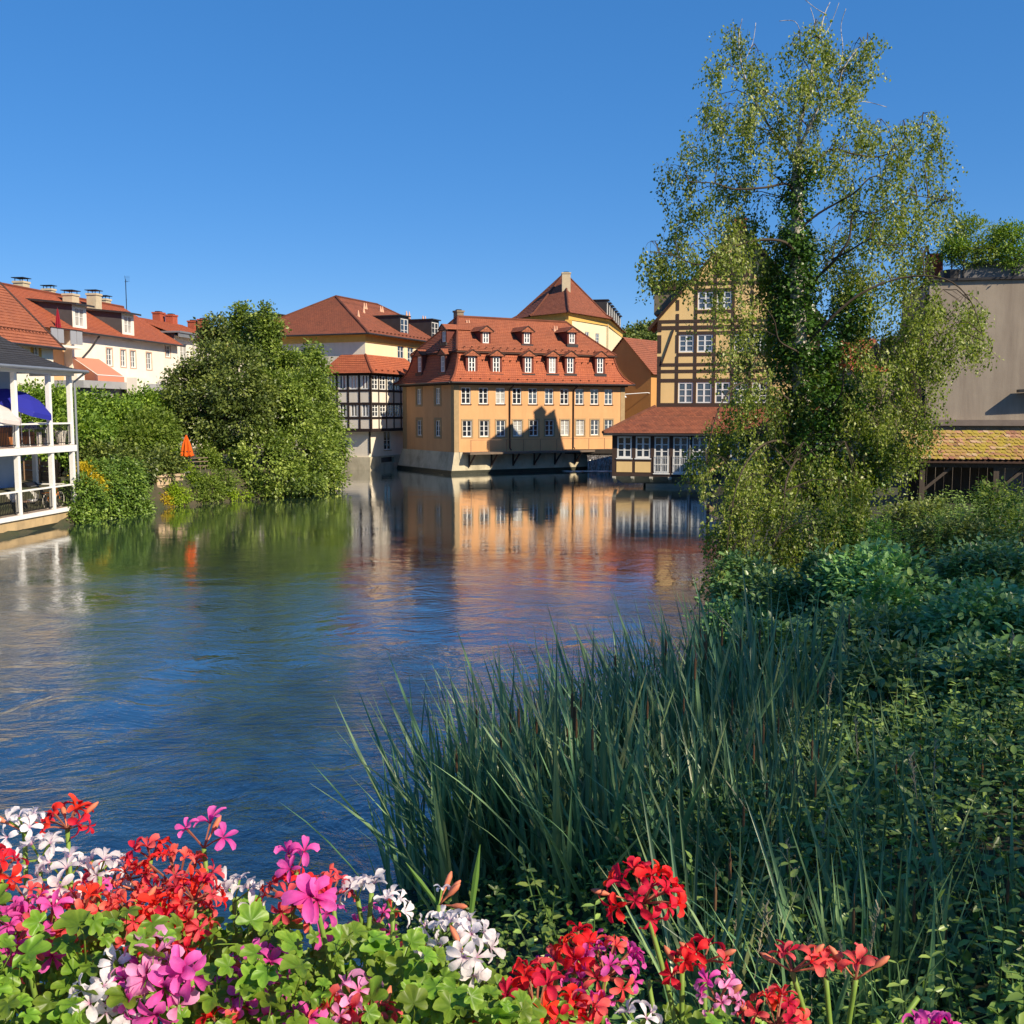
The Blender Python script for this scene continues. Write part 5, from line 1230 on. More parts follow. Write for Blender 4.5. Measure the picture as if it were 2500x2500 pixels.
for sx in (-.85,.85):
    MB().box(sx-.04,sx+.04,-.18,-.1,0,.42).build('leg', BW, bn); MB().box(sx-.04,sx+.04,.2,.26,0,.85).build('leg', BW, bn)
# grey lattice in front of the shed
Yt = 27.0
ta = at_y(2440, 1300, Yt); tr_ = thing('lattice', 'weathered grey wooden lattice among the plants before the shed', 'trellis', (ta.x, Yt, 0.6), R(-14))
for k in range(4): MB().box(k*.46-.03, k*.46+.03, -.02, .02, 0, at_y(2440, 1258, Yt).z-.6+(.05 if k % 2 else 0)).build('upright', plain('lattice_grey', (.22,.21,.20), .8), tr_)
for z in (at_y(2440,1272,Yt).z-.6, at_y(2440,1296,Yt).z-.6, at_y(2440,1322,Yt).z-.6): MB().box(-.25, 1.7, -.05, -.021, z-.03, z+.03).build('crosspiece', MATS['lattice_grey'], tr_)

# ================================================================== vegetation
G_TREE = leafmat('lime_leaves', [(0,(0.035,0.06,0.012)),(.35,(0.12,0.18,0.03)),(.65,(0.24,0.33,0.055)),(1,(0.42,0.50,0.11))], .33, .42, .45)
G_DARK = leafmat('dark_leaves', [(0,(0.03,0.048,0.011)),(.5,(0.11,0.155,0.03)),(1,(0.31,0.36,0.085))], .28, .42, .45)
G_HEDGE = leafmat('hedge_leaves', [(0,(0.043,0.092,0.013)),(.5,(0.146,0.251,0.034)),(1,(0.349,0.478,0.067))], .3)
G_LIGHT = leafmat('light_leaves', [(0,(0.06,0.10,0.016)),(.5,(0.17,0.25,0.04)),(1,(0.34,0.42,0.08))], .4)
G_LIME = leafmat('bright_leaves', [(0,(0.12,0.20,0.012)),(.5,(0.27,0.40,0.025)),(1,(0.44,0.54,0.06))], .4)
G_YELL = leafmat('yellow_leaves', [(0,(0.32,0.26,0.012)),(.5,(0.58,0.44,0.02)),(1,(0.72,0.58,0.06))], .4)
G_IVY = leafmat('ivy_leaves', [(0,(0.047,0.095,0.014)),(.5,(0.135,0.230,0.034)),(1,(0.284,0.392,0.074))], .25, .4, .4)
BARK = plain('brown_bark', (0.06,0.045,0.032), .9, .3, 3, .6)

def lobes_px(bl): return [(*at_y(px, py, Y), rx*Y/F, ry_*Y/F if False else (rx*Y/F)*dd, rz*Y/F) for px, py, rx, rz, Y, dd in bl]
def bush(name, label, cat, bl, clumps, per, cs, size, mat, seed, group=None, base_z=None, stems=5, droop=.3, part='crown', flat=.85):
    L = [(*l[:3], l[3]*.84, l[4]*.84, l[5]*.84) if cat == 'tree' or name == 'riverside_shrub' else l for l in lobes_px(bl)]; cxm = sum(l[0] for l in L)/len(L); cym = sum(l[1] for l in L)/len(L)
    bz = ground_z(cxm, cym) if base_z is None else base_z
    o = thing(name, label, cat, (cxm, cym, bz), 0, group)
    p, ax, nr, sz, rn = foliage(L, clumps, per, cs, size, seed, droop, flat=flat)
    p[:, 2] = np.maximum(p[:, 2], 0.03)
    me = leaf_mesh(part, p-np.array([cxm, cym, bz]), ax, nr, sz, .62, .25, rn, mat, seed)
    link(part, me, None, o)
    tr = MB(); rg = random.Random(seed)
    for k in range(stems):
        l = L[k % len(L)]; top = V((l[0]-cxm, l[1]-cym, l[2]-bz)); b0 = V((rg.uniform(-.3,.3)*l[3], rg.uniform(-.3,.3)*l[3], -.2))
        mid = b0.lerp(top, .5)+V((rg.uniform(-.2,.2), rg.uniform(-.2,.2), .2))
        r0 = .05+.028*max(0, top.z)
        tr.tube([b0, mid, top], [r0, r0*.65, r0*.3], 6)
    tr.build('trunk' if cat == 'tree' else 'stem', BARK, o, smooth=True)
    return o
# big trees on the left bank  (px, py, rx, rz, depth, depth-ratio)
bush('lime_tree', 'dense dark green tree at left of the riverside pair', 'tree',
     [(520,985,95,75,62.5,1),(590,900,62,50,62.5,1),(470,1020,75,55,62,1),(575,1030,95,60,61,1),(450,940,45,45,62.5,1),(520,880,50,42,63,1),(625,970,55,55,62,1),(560,945,60,50,61,1),(480,905,35,30,63,1),(440,985,45,40,62,1)], 470, 58, .25, .22, G_DARK, 11, base_z=1.6, stems=9)
bush('lime_tree', 'taller light green tree with pointed top right of the riverside pair', 'tree',
     [(655,870,45,45,66,1),(650,815,22,38,66,1),(705,890,48,40,66,1),(745,945,48,40,66,1),(690,955,55,45,64,1),(640,930,40,35,65,1),(602,805,20,42,68,1),(578,795,9,26,68,1),(615,850,35,35,67,1),(770,1010,40,50,66,1),(720,1020,55,45,64,1),(650,1010,50,40,64,1),(588,765,8,22,68,1),(645,768,9,26,66,1),(672,800,10,22,66,1),(625,785,10,20,67,1)], 590, 58, .25, .22, G_TREE, 12, base_z=1.6, stems=10)
bush('riverside_shrub', 'broad green shrub hanging over the water under the big trees', 'shrub',
     [(640,1120,100,75,61,1),(730,1110,90,85,63,1),(790,1110,48,75,65,1),(690,1170,120,38,61,1),(580,1150,48,55,60,1),(790,1170,55,30,64,1),(640,1190,80,25,60,1)], 480, 58, .25, .21, G_TREE, 13, base_z=.6, stems=7)
bush('willow_shrub', 'feathery pale green shrub right behind the big tree', 'shrub', [(775,940,30,60,69,1),(790,1010,28,60,69,1),(760,880,18,35,69,1),(808,1090,30,60,68,1)], 260, 40, .3, .24, G_LIGHT, 14, base_z=.6, stems=3, droop=1.2)
bush('far_tree', 'small bluish green tree peeking left of the pointed tree top', 'tree', [(535,800,35,30,82,1),(515,830,30,35,82,1),(560,840,30,35,82,1)], 160, 26, .35, .3, G_DARK, 15, base_z=1.7, stems=3)
# garden hedges and shrubs
bush('garden_hedge', 'tall clipped hedge behind the porch posts', 'hedge', [(105,1015,60,62,53,.8),(150,1012,52,55,54,.8),(190,1028,50,62,55,.8),(130,1070,60,60,52,.8),(200,1085,60,60,53,.8),(60,1015,60,62,52,.8)], 520, 46, .24, .20, G_HEDGE, 21, base_z=1.6)
bush('garden_hedge', 'rounded hedge right of the porch downpipe in front of garage', 'hedge', [(250,1025,50,55,58,.8),(300,1022,40,42,59,.8),(240,1080,60,55,56,.8),(345,1005,44,48,61,.8),(395,1012,44,52,62,.8),(300,1050,60,55,58,.8)], 520, 46, .25, .20, G_HEDGE, 22, base_z=1.6)
bush('garden_shrub', 'light olive green shrub in the middle of the left garden', 'shrub', [(355,1070,46,52,57,1),(390,1055,34,45,58,1),(325,1090,36,42,56,1),(405,1085,22,34,58,1)], 420, 34, .25, .20, G_LIGHT, 23, base_z=1.6)
bush('garden_shrub', 'dark shrub behind the ivy and the yellow bush', 'shrub', [(255,1130,50,40,52,1),(330,1140,45,35,53,1),(400,1140,35,35,55,1)], 300, 30, .24, .2, G_DARK, 24, base_z=1.5)
bush('ivy_bank', 'ivy covered quay wall falling to the water beside the porch', 'ivy',
     [(200,1225,45,62,46.6,.7),(245,1205,50,75,48.3,.7),(300,1190,50,72,50,.7),(315,1188,34,58,50.8,.7),(328,1230,26,30,51.3,.6),(190,1262,34,28,46,.6),(265,1255,45,28,48.8,.6),(320,1245,40,26,50.6,.6)], 1050, 34, .17, .15, G_IVY, 25, base_z=0.2, stems=3, droop=.8)
bush('yellow_shrub', 'bright yellow leaved bush beside the porch downpipe', 'shrub', [(205,1165,22,28,47.5,1),(225,1185,20,20,47.2,1)], 90, 26, .14, .13, G_YELL, 26, base_z=1.2, stems=2)
bush('vine_shrub', 'lime green vine below the orange parasol', 'shrub', [(436,1128,14,26,56.8,1),(446,1155,15,24,56.4,1),(466,1182,18,20,56.2,1)], 150, 26, .17, .15, G_LIME, 27, base_z=1.2, stems=2)
bush('waterside_plant', 'yellow flowering clump at the waterline under garden wall', 'shrub', [(400,1228,16,16,53.8,1)], 60, 24, .12, .11, G_YELL, 28, base_z=.1, stems=2)
bush('waterside_plant', 'lime green rounded clump at the waterline under garden wall', 'shrub', [(430,1215,26,22,54.5,1),(415,1205,14,12,54.5,1)], 120, 28, .14, .12, G_LIME, 29, base_z=.1, stems=2)
bush('waterside_plant', 'bushy green clump at the waterline right of garden wall', 'shrub', [(510,1195,32,34,56.5,1),(540,1175,30,30,57.5,1),(490,1215,20,16,56,1)], 210, 28, .16, .14, G_LIGHT, 30, base_z=.1, stems=3)
bush('waterside_plant', 'long low lime green plant trailing on the water', 'shrub', [(575,1210,32,9,58,1),(550,1208,20,12,57.5,1)], 70, 24, .14, .13, G_LIME, 31, base_z=.1, stems=2)
bush('waterside_plant', 'grassy tuft hanging over the garden wall corner', 'shrub', [(478,1180,16,30,56,1),(470,1215,14,20,55.5,1)], 70, 24, .14, .16, G_LIGHT, 32, base_z=.3, stems=2, droop=1.2)
bush('garden_shrub', 'pale plumed grass shrub beside the orange parasol', 'shrub', [(515,1125,16,25,59,1),(500,1105,18,25,60,1)], 80, 24, .16, .16, G_LIGHT, 33, base_z=1.6, stems=2)
# garden wall with step, brown slatted gate, plank fence, little trellis and orange parasol
SANDW = plain('garden_wall_stone', (.50,.37,.24), .9, .12, 1.5, .4, stain=((.22,.16,.11), .5, 1, .5))
wa = at_z(376, 1240, .0); wb = at_z(458, 1232, .0)
fgw = Frame(wa.x, wa.y, math.degrees(math.atan2(wb.y-wa.y, wb.x-wa.x)))
gw = thing('garden_wall', 'pale stone garden retaining wall with coping at the waterline', 'wall', fgw)
lw = (wb-wa).length
MB().box(.5, lw, .3, 2.4, -1, 1.55).build('wall', SANDW, gw); MB().box(.4, lw+.05, .2, 2.5, 1.553, 1.68).build('coping', SANDW, gw); MB().box(-.6, .45, .1, 2.0, -1, .62).build('step', SANDW, gw)
for z in (.55, 1.1): MB().box(.5, lw, .285, .299, z-.015, z+.015).build('joint', DARKWOOD, gw)
sg = thing('slatted_gate', 'brown slatted wooden gate beside the garden wall', 'gate', fgw.m @ V((-.1, .55, .62)), fgw.rz)
for k in range(5): MB().box(-.45, .52, -.03+.004*k, .03+.004*k, .06+k*.24, .22+k*.24).build('slat', plain('red_brown_slat', (.15,.055,.04), .8), sg)
for x in (-.42,.46): MB().box(x-.04, x+.04, .055, .11, 0, 1.3).build('post', MATS['red_brown_slat'], sg)
pf = thing('plank_fence', 'weathered brown plank fence on top of the garden wall', 'fence', fgw.m @ V((.55, 1.6, 1.68)), fgw.rz+R(5))
GREYPL = plain('weathered_plank', (.17,.125,.09), .85, .25, 4, .4)
for k in range(3): MB().box(-.3, 1.35, -.03, 0, .14+k*.2, .30+k*.2).build('plank', GREYPL, pf)
for x in (-.15,.5,1.15): MB().box(x-.05, x+.05, .003, .08, 0, .9).build('post', GREYPL, pf)
# plank fence seen through the porch
pf = thing('plank_fence', 'horizontal brown plank fence seen through the lower porch', 'fence', fp.m @ V((XE+1.5, PD+.4, 1.7)), fp.rz+R(55))
for k in range(4): MB().box(-1.6, 2.2, -.03, 0, .05+k*.24, .25+k*.24).build('plank', plain('fence_plank', (.26,.17,.11), .8, .2), pf)
for x in (-1.4,.3,2.0): MB().box(x-.05, x+.05, .003, .08, 0, 1.1).build('post', MATS['fence_plank'], pf)
q = at_y(475, 1150, 57); lt = thing('lattice', 'small brown lattice above the wall below the orange parasol', 'trellis', (q.x, 57, 1.6), R(50))
for k in range(5): MB().box(-.6+k*.32-.02, -.6+k*.32+.02, -.02, .02, 0, at_y(475,1140,57).z-1.6+(.1 if k % 2 else 0)).build('upright', GREYPL, lt)
for z in (.35,.6,.8): MB().box(-.75, .85, -.045, -.021, z, z+.05).build('crosspiece', GREYPL, lt)
ORC = leafmat('orange_parasol_cloth', [(0,(.75,.13,.01)),(1,(.8,.16,.015))], .25, .8)
q = at_y(456, 1112, 56.3); zb_p = 1.65; H = at_y(452, 1062, 56.3).z-zb_p
closed_parasol('closed bright orange parasol in the left garden', (q.x, 56.3, zb_p), H, ORC, .36, (q.z-zb_p)/H)

# far wooded hill
rg = random.Random(5)
for i, (px, py, r, Y) in enumerate([(1535,828,22,240),(1558,818,26,250),(1580,812,28,245),(1600,815,26,240),(1625,815,30,250),(1655,820,30,255),(1515,838,18,250),(1690,825,30,260),(1570,838,24,235),(1600,842,24,232),(1540,845,20,230)]):
    c_ = at_y(px, py, Y); g = ground_z(c_.x, Y)
    o = thing('hill_tree', 'round dark tree of the far wooded hill behind the ochre house', 'tree', (c_.x, Y, g), 0, 'trees on the far hill')
    rr = r*Y/F; L = [(0,0,c_.z-g,rr,rr,rr*.85),(rr*.5,0,c_.z-g-rr*.5,rr*.7,rr*.7,rr*.6),(-rr*.5,0,c_.z-g-rr*.6,rr*.75,rr*.7,rr*.6),(0,0,c_.z-g-rr*1.1,rr,rr,rr)]
    p, ax, nr, sz, rn = foliage(L, 150, 16, .5, .7, 100+i)
    link('crown', leaf_mesh('crown', p, ax, nr, sz, .7, .2, rn, G_DARK, i), None, o)
    MB().tube([(0,0,-1),(0,0,c_.z-g)], [.4,.2], 6).build('trunk', BARK, o)

# ------------------------------------------------------------------ the birch
BY = 29.0
WBARK = None
m, t, b = nodes_of('birch_bark')
f1 = noise(t, 3.0, 6, .7, .5, sc=(1,1,3.5)); c = mix(t, ramp(t, f1, [(.48,0.0),(.6,1.0)]), (.50,.46,.40), (.05,.04,.035))
t.links.new(c, b.inputs['Base Color']); b.inputs['Roughness'].default_value = .7; bump(t, b, f1, .4, .02); WBARK = m
G_BIRCH = leafmat('birch_leaves', [(0,(0.07,0.11,0.015)),(.3,(0.15,0.205,0.03)),(.6,(0.25,0.32,0.05)),(.85,(0.36,0.42,0.10)),(1,(0.47,0.49,0.20))], .42, .42, .45)
bx0 = at_y(1955, 1250, BY); bg_z = ground_z(bx0.x, BY)
birch = thing('birch_tree', 'tall drooping birch with ivy wrapped trunk leaning over the right bank', 'tree', (bx0.x, BY, bg_z))
O_ = V((bx0.x, BY, bg_z))
rg = random.Random(21)
def bp(px, py, dy=0.0): return at_y(px, py, BY+dy)-O_
trunk = [bp(1958,1330), bp(1962,1150), bp(1958,980), bp(1950,820), bp(1945,660), bp(1947,520), bp(1944,430), bp(1950,360)]
trunk[0].z = -.3
MB().tube(trunk, [.30,.27,.25,.23,.20,.17,.14,.12], 10).build('trunk', WBARK, birch, smooth=True)
limbs = [  # (points px,py,depth), start radius
 ([(1947,400,0),(1957,305,.1),(1976,205,.2),(1985,157,.2),(2000,95,.3),(2014,38,.3),(2022,8,.3)], .085),
 ([(1950,370,0),(1967,333,-.2),(2010,252,-.4),(2043,224,-.5),(2052,181,-.5),(2090,124,-.6),(2119,95,-.6)], .07),
 ([(1944,420,0),(1919,362,.3),(1876,305,.4),(1843,229,.6),(1814,157,.6),(1805,90,.6),(1811,43,.6)], .07),
 ([(1946,500,0),(1929,452,-.2),(1862,459,-.6),(1795,457,-.9),(1738,452,-1.1),(1690,448,-1.2),(1667,430,-1.3)], .06),
 ([(1945,640,0),(1915,600,-.3),(1840,590,-.8),(1757,619,-1.2),(1705,652,-1.4),(1640,620,-1.5),(1585,615,-1.6)], .07),
 ([(1948,470,0),(1976,424,.2),(2033,362,.4),(2095,367,.7),(2167,376,.9),(2243,305,1.0),(2290,343,1.1)], .06),
 ([(1948,560,0),(2000,520,-.3),(2080,480,-.5),(2133,428,-.7),(2214,467,-.8),(2309,486,-.9)], .055),
 ([(1948,760,0),(1990,690,-.2),(2038,633,-.5),(2071,585,-.7),(2085,514,-.8),(2130,520,-.9),(2200,490,-.9)], .075),
 ([(2040,632,-.5),(2071,614,-.9),(2119,588,-1.2),(2152,595,-1.3),(2243,600,-1.5),(2271,643,-1.6)], .045),
 ([(1950,860,0),(2010,790,-.6),(2090,720,-1.0),(2200,680,-1.3),(2300,690,-1.4),(2370,740,-1.5),(2400,830,-1.6)], .07),
 ([(1952,870,0),(1945,858,-.6),(1905,835,-1.0),(1890,790,-1.2),(1868,755,-1.3),(1840,720,-1.4)], .05),
 ([(1955,950,0),(2010,900,.5),(2060,880,.8),(2140,850,1.0),(2240,830,1.2),(2300,870,1.2)], .05),
 ([(1956,1010,0),(1900,960,-.8),(1840,930,-1.4),(1780,960,-1.9),(1740,1040,-2.2),(1720,1130,-2.3)], .06),
 ([(1958,1080,0),(2020,1010,-.8),(2060,960,-1.4),(2063,900,-1.5),(2120,960,-1.6),(2200,1000,-1.6),(2260,1020,-1.6)], .05),
 ([(1960,1120,0),(1900,1080,-1.5),(1850,1100,-2.6),(1800,1170,-3.6),(1790,1260,-4.0),(1770,1380,-4.4)], .055),
 ([(1960,1140,0),(1940,1120,-1.8),(1920,1180,-3.0),(1910,1280,-4.0),(1880,1380,-4.6),(1860,1440,-4.8)], .05),
 ([(1958,700,0),(1900,690,.5),(1850,720,.9),(1800,750,1.0),(1770,830,1.1)], .05),
 ([(2014,38,.3),(1990,20,.2),(1965,0,.1)], .02), ([(1985,157,.2),(1955,120,-.1),(1950,80,-.2),(1935,60,-.3),(1900,52,-.4)], .025),
 ([(2052,181,-.5),(2058,120,-.4),(2055,60,-.4),(2070,20,-.4)], .025), ([(2000,95,.3),(2030,60,.2),(2040,10,.2)], .02),
 ([(2043,260,-.4),(2110,250,-.3),(2170,257,-.2)], .015), ([(1814,157,.6),(1838,100,.7),(1842,60,.8)], .015), ([(1960,130,0),(1985,70,0),(1975,25,0)],.016),
]
allpts = []
def smooth_path(pp, n=4):
    out = []
    for i in range(len(pp)-1):
        p0, p1, p2, p3 = pp[max(0,i-1)], pp[i], pp[i+1], pp[min(len(pp)-1,i+2)]
        for k in range(n):
            t_ = k/n; out.append(.5*((2*p1)+(p2-p0)*t_+(2*p0-5*p1+4*p2-p3)*t_*t_+(3*p1-p0-3*p2+p3)*t_**3))
    return out+[pp[-1]]
for pts, r0 in limbs:
    pp = smooth_path([bp(*q)+V((rg.gauss(0,.03), rg.gauss(0,.1), rg.gauss(0,.03))) for q in pts]); n = len(pp)
    MB().tube(pp, [max(.008, .72*r0*(1-.88*i/(n-1))) for i in range(n)], 6).build('limb', (WBARK if pts[0][1] < 440 else BARK) if pts[0][1] < 900 else BARK, birch, smooth=True)
    allpts += [(p, r0*(1-.88*i/(n-1))) for i, p in enumerate(pp)]
AP_ = np.array([tuple(p) for p, _ in allpts]+[tuple(p) for p in trunk[2:]])
cl_ = [(1800,110,60),(1830,200,60),(1765,185,42),(1850,150,40),(1780,300,70),(1725,345,60),(1840,290,50),(1870,250,40),(1760,260,45),
 (1950,100,30),(1990,120,45),(1960,180,50),(2020,160,45),(2060,200,50),(2090,130,38),(2118,105,20),(2100,175,40),(1985,250,60),(2060,260,50),(1995,70,25),(1890,300,50),(1945,215,40),
 (1900,350,80),(1980,350,70),(2080,320,65),(2150,335,65),(2205,330,55),(2255,310,50),(2285,370,45),(2180,405,75),(2060,400,70),(1800,350,60),(2250,420,40),
 (1660,440,50),(1700,475,50),(1760,455,55),(1830,445,55),(1780,525,75),(1860,525,75),(1920,480,55),(1680,500,35),
 (2080,490,75),(2150,505,75),(2230,505,70),(2295,515,40),(2250,555,45),(2140,575,65),(2050,580,55),(2300,480,30),
 (1590,615,40),(1640,610,50),(1690,630,55),(1740,590,55),(1810,610,65),(1880,620,75),(1620,650,35),(1660,560,30),
 (1950,560,65),(1970,640,75),(1880,720,85),(1800,735,70),(1785,830,60),(1830,845,80),(1920,800,85),(1840,660,60),(1900,780,70),
 (2050,680,75),(2130,680,75),(2200,650,75),(2250,640,55),(2220,735,85),(2300,760,80),(2355,760,65),(2385,830,40),(2120,780,75),(2050,780,75),(2200,850,75),(2290,850,55),(2330,820,50),(2130,860,60),
 (1850,930,85),(1950,900,85),(2050,900,85),(2150,920,85),(2240,930,65),(2260,1010,50),(2180,1020,85),(2080,1030,95),(1980,1020,85),(1880,1030,85),(1800,1010,65),(1740,1060,55),(1720,1130,45),(1760,1160,60),(1850,1140,90),(1960,1150,95),(2060,1140,85),(2140,1120,65),(2225,1080,45),(2120,960,70),(2240,880,60),
 (1790,1260,50),(1860,1250,70),(1950,1250,85),(2050,1220,65),(1820,1350,50),(1900,1340,70),(1985,1330,70),(1760,1410,30),(1800,1450,40),(1870,1430,55),(1940,1400,55),(1780,1330,40),(1835,1200,60),(1750,1300,42),(1745,1385,34),(1830,1490,45),(1900,1490,48),(1780,1500,32),(1965,1470,45)]
cl_ = [(a_, b_, c_*(.86 if b_ < 900 else 1)) for a_, b_, c_ in cl_]
P_, A_, N_, S_, T_ = [], [], [], [], []
tw = MB(); nrg = np.random.default_rng(5)
for (px, py, r) in cl_:
    if abs(px-1945) < 95 and 380 < py < 930: dy = nrg.uniform(.5, 1.6)
    elif py < 850: dy = nrg.uniform(-1.6, 1.6)
    elif py < 1150: dy = nrg.uniform(-2.4, 1.2)
    else: dy = -2.2-(py-1150)/300*2.4+nrg.uniform(-.7,.7)
    c_ = np.array(tuple(bp(px, py, dy))); R_ = r*(BY+dy)/F
    j = np.argmin(((AP_-c_)**2).sum(1)+(AP_[:,2] > c_[2]+.3)*1.0); a0 = V(AP_[j]); c0 = V(c_)
    top = c0+V((0,0,R_*.75)); tw.tube([a0, a0.lerp(top,.5)+V((0,0,.15)), top], [.018,.013,.008], 4, False)
    tone = nrg.normal(.52,.10); nstr = int(22+R_*R_*50)
    nsub = max(3, int(3+R_*4)); subs = c_+unit(nrg.normal(size=(nsub,3)))*np.array([R_,R_*1.1,R_*.8])*nrg.uniform(.45,1.1,(nsub,1))
    for sb in subs: tw.tube([top, top.lerp(V(sb),.5)+V((0,0,.08)), V(sb)], [.008,.006,.003], 3, False)
    tones = nrg.normal(tone,.13,nsub)
    for s in range(nstr):
        ks = nrg.integers(nsub); q0 = subs[ks]+nrg.normal(size=3)*np.array([.17,.17,.12]); tone = tones[ks]; 
        ln = nrg.uniform(.35, 1.0)*(.55+R_*.55)*(1.25 if py > 500 else .8); kk = int(ln*26)+4
        sway = nrg.normal(size=2)*.16; tt = np.linspace(0,1,kk)[:,None]
        pth = q0+np.concatenate([sway*tt+nrg.normal(size=2)*.05*np.sin(tt*5), -ln*(tt**1.1)], 1)
        if s % 2 == 0: tw.tube([V(pth[0])+V((0,0,.05)), V(pth[kk//2]), V(pth[-1])], .0035, 3, False)
        P_.append(pth+nrg.normal(size=(kk,3))*.05)
        ax = unit(nrg.normal(size=(kk,3))*.7+np.array([0,0,-.9])); A_.append(ax); N_.append(unit(nrg.normal(size=(kk,3))+np.array([.45,-.55,.4])))
        S_.append(nrg.uniform(.06,.11,kk)); T_.append(np.clip(nrg.normal(tone,.2,kk),0,1))
link('crown', leaf_mesh('crown', np.concatenate(P_), np.concatenate(A_), np.concatenate(N_), np.concatenate(S_), .68, .2, np.concatenate(T_), G_BIRCH, 3), None, birch)
tw.build('twigs', BARK, birch, kind='stuff')
# ivy up the trunk
ivl = []
for (px, py, rx, rz) in ((1948,450,26,50),(1945,560,28,70),(1945,680,36,70),(1925,740,30,50),(1950,800,42,80),(1990,850,40,60),(1955,920,48,80),(1990,980,55,80),(1965,1050,60,80),(2010,1080,50,60),(1950,1150,60,70),(2070,980,25,60),(2030,1180,60,60),(2120,1130,40,60),(2075,760,30,60)):
    q = bp(px, py, -.1); ivl.append((q.x, q.y, q.z, 1.15*rx*BY/F, 1.25*rx*BY/F, rz*BY/F))
p, ax, nr, sz, rn = foliage(ivl, 900, 26, .13, .11, 77, .6)
G_IVY2 = leafmat('ivy_bright_leaves', [(0,(0.015,0.042,0.009)),(.5,(0.053,0.120,0.018)),(1,(0.135,0.255,0.038))], .25, .35, .45)
link('ivy', leaf_mesh('ivy', p, ax, nr, sz, .85, .2, rn, G_IVY2, 8), None, birch)
# rooftop terrace plants
RT = fg.m @ V((xg+2.6, 1.6, zt+.1))
def roof_plant(label, bl, mat, seed, n=120):
    L = lobes_px(bl); o = thing('rooftop_shrub', label, 'shrub', (L[0][0], L[0][1], zt+.12), 0, None); b0 = np.array([L[0][0], L[0][1], zt+.12])
    p, ax, nr, sz, rn = foliage(L, n, 24, .15, .13, seed); link('crown', leaf_mesh('crown', p-b0, ax, nr, sz, .5, .2, rn, mat, seed), None, o)
    s = MB()
    for l in L: s.tube([(0,0,0), ((l[0]-b0[0])*.5, (l[1]-b0[1])*.5, (l[2]-b0[2])*.6), tuple(np.array(l[:3])-b0)], .03, 5)
    s.build('stem', BARK, o)
    MB().lathe([(.25,0),(.3,.35),(.26,.35)], (0,0,0), 12).build('pot', DARKMETAL, o)
roof_plant('large feathery green shrub on the grey roof terrace', [(2390,580,60,38,43.5,.8),(2350,560,35,28,43.5,.8),(2430,590,45,35,43.5,.8),(2380,620,60,25,43,.8)], G_LIGHT, 301, 240)
roof_plant('dark shrub behind the terrace railing at the right edge', [(2470,590,40,40,42.8,.8),(2500,600,40,40,42.8,.8),(2480,630,40,25,42.5,.8)], G_HEDGE, 302, 160)
roof_plant('small bushy plant at the left end of terrace railing', [(2325,610,25,20,43,.8)], G_HEDGE, 303, 60)

# unseen trees added to the right so that thin, broken shade falls on the near bank
cs, sn = math.cos(SUN_AZ), math.sin(SUN_AZ)
for i, (n_, t_, hh_) in enumerate(((7.3,17,23),(11.8,19,24),(16.2,17,23.5),(20.8,19,24),(25.2,18,22.5))):
    q = V((n_*cs+t_*sn, n_*sn-t_*cs, 0)); g = ground_z(q.x, q.y); o = thing('added_shade_tree', ('added shade tree right beside the bridge outside the picture','added unseen shade tree second along the bank from the bridge','added shade tree in the middle of the unseen row','added shade tree second last in the unseen row','added shade tree at the far end of the unseen row')[i], 'tree', (q.x, q.y, g))
    rg = random.Random(600+i); L = [(rg.uniform(-1,1), rg.uniform(-1,1), z, 2.5, 2.5, 2.6) for z in (5.5,9,12.5,16,19)]+[(0,0,hh_-3.0,1.9,1.9,2.6)]
    p, ax, nr, sz, rn = foliage(L, 115, 30, .5, .40, 600+i, inner=.3); link('crown', leaf_mesh('crown', p, ax, nr, sz, .62, .2, rn, G_TREE, i), None, o)
    MB().tube([(0,0,-.3),(0,0,9),(0,0,hh_-3)], [.35,.25,.08], 8).build('trunk', BARK, o)
